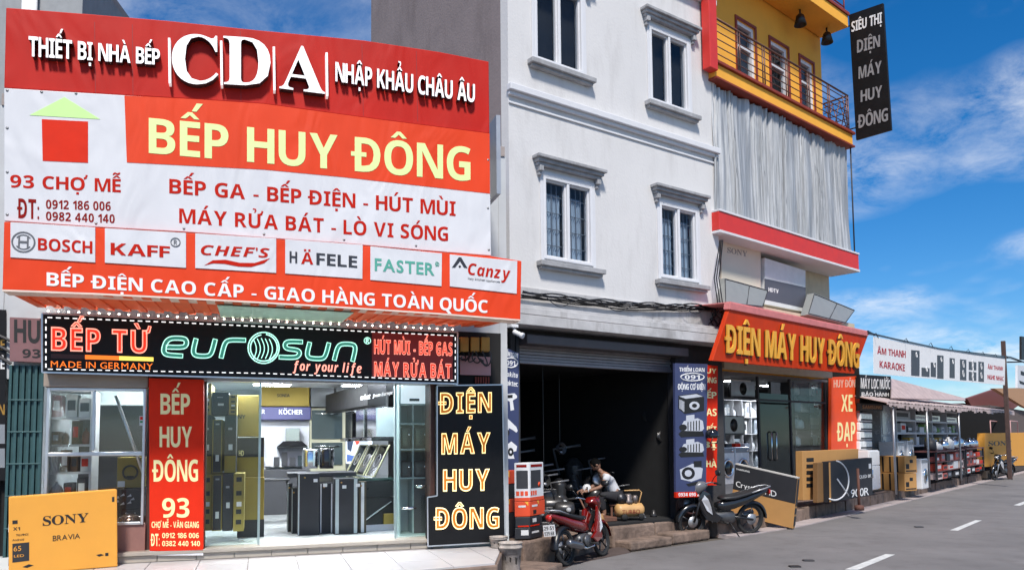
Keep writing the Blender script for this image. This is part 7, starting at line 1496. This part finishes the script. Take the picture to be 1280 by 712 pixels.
for a in ((706, 652, .35, 1.0, 'dim pump near the stacked tool boxes at the garage mouth', 2), (722, 652, .9, 1.2, 'dim machine behind the first upright handle on the left', 1), (776, 648, .9, 1.1, 'dim machine just behind the stool of the crouching man', 0), (798, 645, .35, .7, 'low dim pump right behind the cream compressor tank', 2), (816, 641, .2, .75, 'low dim motor between the compressor and the black drum', 1), (843, 637, .45, 1.3, 'upright dim machine against the right garage wall', 0), (690, 658, .15, .7, 'low dim motor beside the white and orange tool box', 1)): machine(*a)
palem = M('spare_part', (.42, .42, .44), .35, .6, var=.3)
for k, (px, py, dp, s_) in enumerate(((808, 520, .9, .5), (826, 545, .5, .45), (838, 500, .8, .4), (700, 560, 1.2, .4), (680, 600, .5, .35), (790, 575, 1.6, .4))):
    q = G.uv(px, py, -dp); c = G.P(q[0], q[1], -dp); o = T('hanging_part', ('hose coil hung highest near the right garage wall', 'belt loop hung by the right garage jamb', 'belt loop hung high beside the blue motor banner', 'belt loop hung at the left of the dark garage', 'hose coil hung low by the left garage jamb', 'hose coil hung in the middle of the dark garage')[k], 'hanging part', c, 'coils hung in the garage')
    mb = MB()
    for j in range(3): mb.torus(c + G.n * .03 * j, G.n + Vector((.15 * j - .1, 0, .1)), .2 * s_ + .015 * j, .014, 20, 5)
    mb.build('coil', (rubber, dk)[k % 2], o); MB().tube([c + Vector((0, 0, .2 * s_)), c + Vector((0, 0, 3.3 - c.z))], .006, 4).build('wire', black, o); MB().lathe(c - Vector((0, 0, .2 * s_)), G.n, [(0, 0), (.035, 0), (.03, .05), (0, .05)], 10).build('clip', palem, o)
for k, (px, py, z) in enumerate(((716, 655, .39), (734, 652, .39), (752, 653, .39), (803, 647, .39), (817, 645, .39), (836, 641, .39), (729, 658, .39), (845, 640, .39))):
    g = gp(px, py, z); o = tag(MB().lathe(g, (0, 0, 1), [(0, 0), (.07, 0), (.08, .02), (.05, .05 + .02 * (k % 3)), (.03, .1 + .03 * (k % 3)), (0, .11 + .03 * (k % 3))], 12).build('machine_part', (palem, dk, M('part_amber', lin('#8f6a3c'), .5))[k % 3]), 'small turned metal part lying on the stone landing of the garage', 'machine part', 'small parts on the garage landing')
o = T('oil_drum', 'black drum topped with pale tools inside the right garage jamb', 'drum', gp(826, 640, .39)); g = gp(826, 641, .39); MB().lathe((g.x, g.y, .39), (0, 0, 1), [(0, 0), (.22, 0), (.22, .2), (.23, .21), (.22, .22), (.22, .44), (.23, .46), (.0, .46)], 22).build('body', black, o); mb = MB()
for k in range(5): a = Vector((g.x - .2 + .08 * k, g.y - .08 + .04 * (k % 2), .87)); mb.tube([a, a + Vector((.2, .05 - .03 * k, .03 + .02 * (k % 3)))], .022, 6)
mb.build('tools', M('tool_pale', (.5, .51, .53), .3, .6), o)
# coiled wheel and hose at the foot of the blue banner
g = gp(858, 646, .39); o = T('hose_reel', 'dark red hose reel leaning at the foot of the blue motor banner', 'hose reel', g); mb = MB()
for k in range(4): mb.torus((g.x + .02 * k, g.y - .03 * k, .39 + .26), (.45, -.85, .1 * k - .1), .24 - .02 * k, .022, 26, 6)
mb.build('hose', M('hose_dark', (.05, .02, .018), .5), o); MB().lathe((g.x, g.y, .65), (.45, -.85, 0), [(0, 0), (.1, 0), (.1, .04), (.03, .06), (0, .06)], 16).build('hub', grey_m, o)
o = T('hanging_helmet', 'dark helmet hanging over the lower part of the red gas banner', 'helmet', G.P(*G.uv(890, 545, .35), .35)); p = G.P(*G.uv(890, 543, .42), .42); MB().lathe(p + Vector((0, 0, .13)), (0, 0, -1), [(0, 0), (.08, .02), (.13, .08), (.14, .16), (.13, .2), (.11, .2), (0, .1)], 18).build('shell', blackg, o); MB().tube([p + Vector((0, -.12, -.02)), p + Vector((-.06, -.12, -.17)), p + Vector((.06, -.12, -.17)), p + Vector((.1, -.1, -.02))], .012, 6).build('strap', black, o)

# ================================================================== THE CROUCHING MAN
skin = M('skin', (.28, .15, .1), .5, var=.08); shirt = M('shirt_grey', (.62, .63, .67), .8, var=.1, scale=8, bump=.15); trous = M('trousers_dark', (.02, .02, .025), .85); hairm = M('hair_black', (.008, .008, .008), .95, spec=.05, bump=.4, bscale=60)
def skinned(name, pts, edges, rad, ma, par, sub=2):
    me = bpy.data.meshes.new(name); me.from_pydata([Vector(p) for p in pts], edges, []); me.materials.append(ma); ob = bpy.data.objects.new(name, me); C.objects.link(ob); ob.parent = par; WL[ob.name] = WL[par.name]
    md_ = ob.modifiers.new('skin', 'SKIN'); md_.use_smooth_shade = True
    sv_ = me.skin_vertices[0] if me.skin_vertices else None
    if sv_ is None: me.skin_vertices.new() if hasattr(me.skin_vertices, 'new') else None; sv_ = me.skin_vertices[0]
    for i, r in enumerate(rad): sv_.data[i].radius = r if isinstance(r, tuple) else (r, r); sv_.data[i].use_root = (i == 0)
    q = ob.modifiers.new('s', 'SUBSURF'); q.levels = q.render_levels = sub; return ob
g = gp(772, 647, .39); g = Vector((g.x, g.y, .39)) + Vector((-.1, .14, 0))
man = T('person', 'man in a pale grey t-shirt crouching over the machine in the garage', 'person', g)
# local frame: x to the photo's left (where he leans), y away from the camera
J = [(-.12, 0, .42), (-.06, 0, .55), (.04, 0, .7), (.14, 0, .83), (.2, 0, .9), (.27, 0, .98),            # pelvis, waist, chest, shoulders, neck, head base
     (-.06, -.11, .42), (.3, -.17, .46), (.2, -.16, .08), (.32, -.17, .04),                               # near leg
     (-.06, .11, .42), (.3, .17, .46), (.2, .16, .08), (.32, .17, .04),
     (.14, -.2, .82), (.3, -.23, .62), (.52, -.16, .55), (.14, .2, .82), (.32, .22, .6), (.52, .14, .55)]
fl = lambda p: (-p[0], p[1], p[2])
J = [fl(p) for p in J]
E1 = [(0, 1), (1, 2), (2, 3), (3, 4), (4, 5), (0, 6), (6, 7), (7, 8), (8, 9), (0, 10), (10, 11), (11, 12), (12, 13), (3, 14), (14, 15), (15, 16), (3, 17), (17, 18), (18, 19)]
rad = [(.13, .12), (.13, .11), (.15, .11), (.13, .1), .055, .05, .1, .075, .05, .045, .1, .075, .05, .045, .06, .045, .032, .06, .045, .032]
body = skinned('body', J, E1, rad, skin, man)
sh_pts = [J[i] for i in (1, 2, 3, 14, 17)] + [fl((.22, -.215, .72)), fl((.23, .21, .71)), J[0]]
skinned('shirt', sh_pts, [(0, 1), (1, 2), (2, 3), (2, 4), (3, 5), (4, 6), (0, 7)], [(.15, .13), (.175, .135), (.155, .12), .085, .085, .075, .075, (.15, .135)], shirt, man)
tr_pts = [J[0], J[6], J[7], fl((.22, -.16, .14)), J[10], J[11], fl((.22, .16, .14))]
skinned('trousers', tr_pts, [(0, 1), (1, 2), (2, 3), (0, 4), (4, 5), (5, 6)], [(.15, .135), .115, .092, .065, .115, .092, .065], trous, man)
for s_ in (-1, 1): skinned('sandal', [fl((.17, .165 * s_, .035)), fl((.27, .17 * s_, .03)), fl((.37, .17 * s_, .025))], [(0, 1), (1, 2)], [.045, .05, .035], black, man)
# head with face, leaning forward and down
hc = Vector(fl((.32, 0, 1.06))); fx = Vector((-.8, 0, -.6)); ux = Vector((-.6, 0, .8)); sy = Vector((0, 1, 0))
mb = MB(); n1_, n2_ = 14, 18; V = []
for i in range(n1_ + 1):
    th = math.pi * i / n1_
    for j in range(n2_):
        ph = 2 * math.pi * j / n2_; x, y, z = math.sin(th) * math.cos(ph), math.sin(th) * math.sin(ph), math.cos(th); k = 1 - .18 * max(0, -z) * (1 if x < .2 else .4)
        V.append(hc + fx * x * .1 * k + sy * y * .078 * k + ux * z * .122)
mb.add(V, [(i * n2_ + j, i * n2_ + (j + 1) % n2_, (i + 1) * n2_ + (j + 1) % n2_, (i + 1) * n2_ + j) for i in range(n1_) for j in range(n2_)], 0, True)
mb.add([hc + fx * .09 + ux * .02, hc + fx * .095 + sy * .018 - ux * .025, hc + fx * .125 - ux * .025, hc + fx * .095 - sy * .018 - ux * .025], [(0, 1, 2), (0, 2, 3), (1, 3, 2)])
for s_ in (-1, 1): mb.lathe(hc + sy * .076 * s_ - ux * .005, sy * s_, [(.026, 0), (.03, .006), (.015, .014), (0, .014)], 10)
hd_ = mb.build('head', skin, None); hd_.parent = man
for v in hd_.data.vertices: pass
mb = MB(); V = []
for i in range(9):
    th = math.pi * .56 * i / 8
    for j in range(n2_):
        ph = 2 * math.pi * j / n2_; x, y, z = math.sin(th) * math.cos(ph), math.sin(th) * math.sin(ph), math.cos(th); V.append(hc - fx * .014 + fx * x * .108 + sy * y * .088 + ux * (z * .13 + .008))
mb.add(V, [(i * n2_ + j, i * n2_ + (j + 1) % n2_, (i + 1) * n2_ + (j + 1) % n2_, (i + 1) * n2_ + j) for i in range(8) for j in range(n2_)], 0, True); hr = mb.build('hair', hairm, None); hr.parent = man
for s_ in (-1, 1):
    e = MB().lathe(hc + fx * .086 + sy * .032 * s_ + ux * .012, fx, [(0, 0), (.012, 0), (.009, .008), (0, .01)], 10).build('eye', ink_b, None); e.parent = man
e = MB().tube([hc + fx * .09 + sy * .025 - ux * .055, hc + fx * .097 - ux * .057, hc + fx * .09 - sy * .025 - ux * .055], .006, 6).build('mouth', M('lips', (.2, .07, .06), .5), None); e.parent = man
# hands: palm and five curled fingers, gripping the machine edge
for s_ in (-1, 1):
    wv = Vector(fl((.52, -.16 * -s_ if False else .15 * s_, .55))); pts = [wv, wv + Vector((-.05, 0, -.01)), wv + Vector((-.085, 0, -.015))]; ed = [(0, 1), (1, 2)]; rd = [.026, .036, .034]
    for k in range(4):
        b = len(pts); y = (-.03 + .02 * k) ; ln = (.032, .036, .034, .026)[k]
        pts += [wv + Vector((-.1, y, -.014)), wv + Vector((-.1 - ln, y, -.022)), wv + Vector((-.1 - ln * 1.5, y, -.055)), wv + Vector((-.1 - ln * 1.2, y, -.078))]; ed += [(2, b), (b, b + 1), (b + 1, b + 2), (b + 2, b + 3)]; rd += [.0105, .0095, .009, .0075]
    b = len(pts); pts += [wv + Vector((-.05, -.035 * s_, -.01)), wv + Vector((-.08, -.06 * s_, -.03)), wv + Vector((-.11, -.055 * s_, -.05))]; ed += [(1, b), (b, b + 1), (b + 1, b + 2)]; rd += [.014, .0115, .009]
    skinned('hand', pts, ed, rd, skin, man, 1)
man.rotation_euler = (0, 0, R(12))
st2 = T('low_stool', 'low wooden stool under the crouching man', 'stool', (g.x, g.y, .39)); cs_ = Vector((g.x + .1, g.y + .02, 0))
MB().bx(cs_.x - .16, cs_.x + .14, cs_.y - .14, cs_.y + .14, .39 + .24, .39 + .28).build('seat', M('trolley_wood'), st2, .008)
for a in (-1, 1):
    for b in (-1, 1): MB().bx(cs_.x + .11 * a - .02, cs_.x + .11 * a + .02, cs_.y + .1 * b - .02, cs_.y + .1 * b + .02, .39, .63).build('leg', M('trolley_wood'), st2)
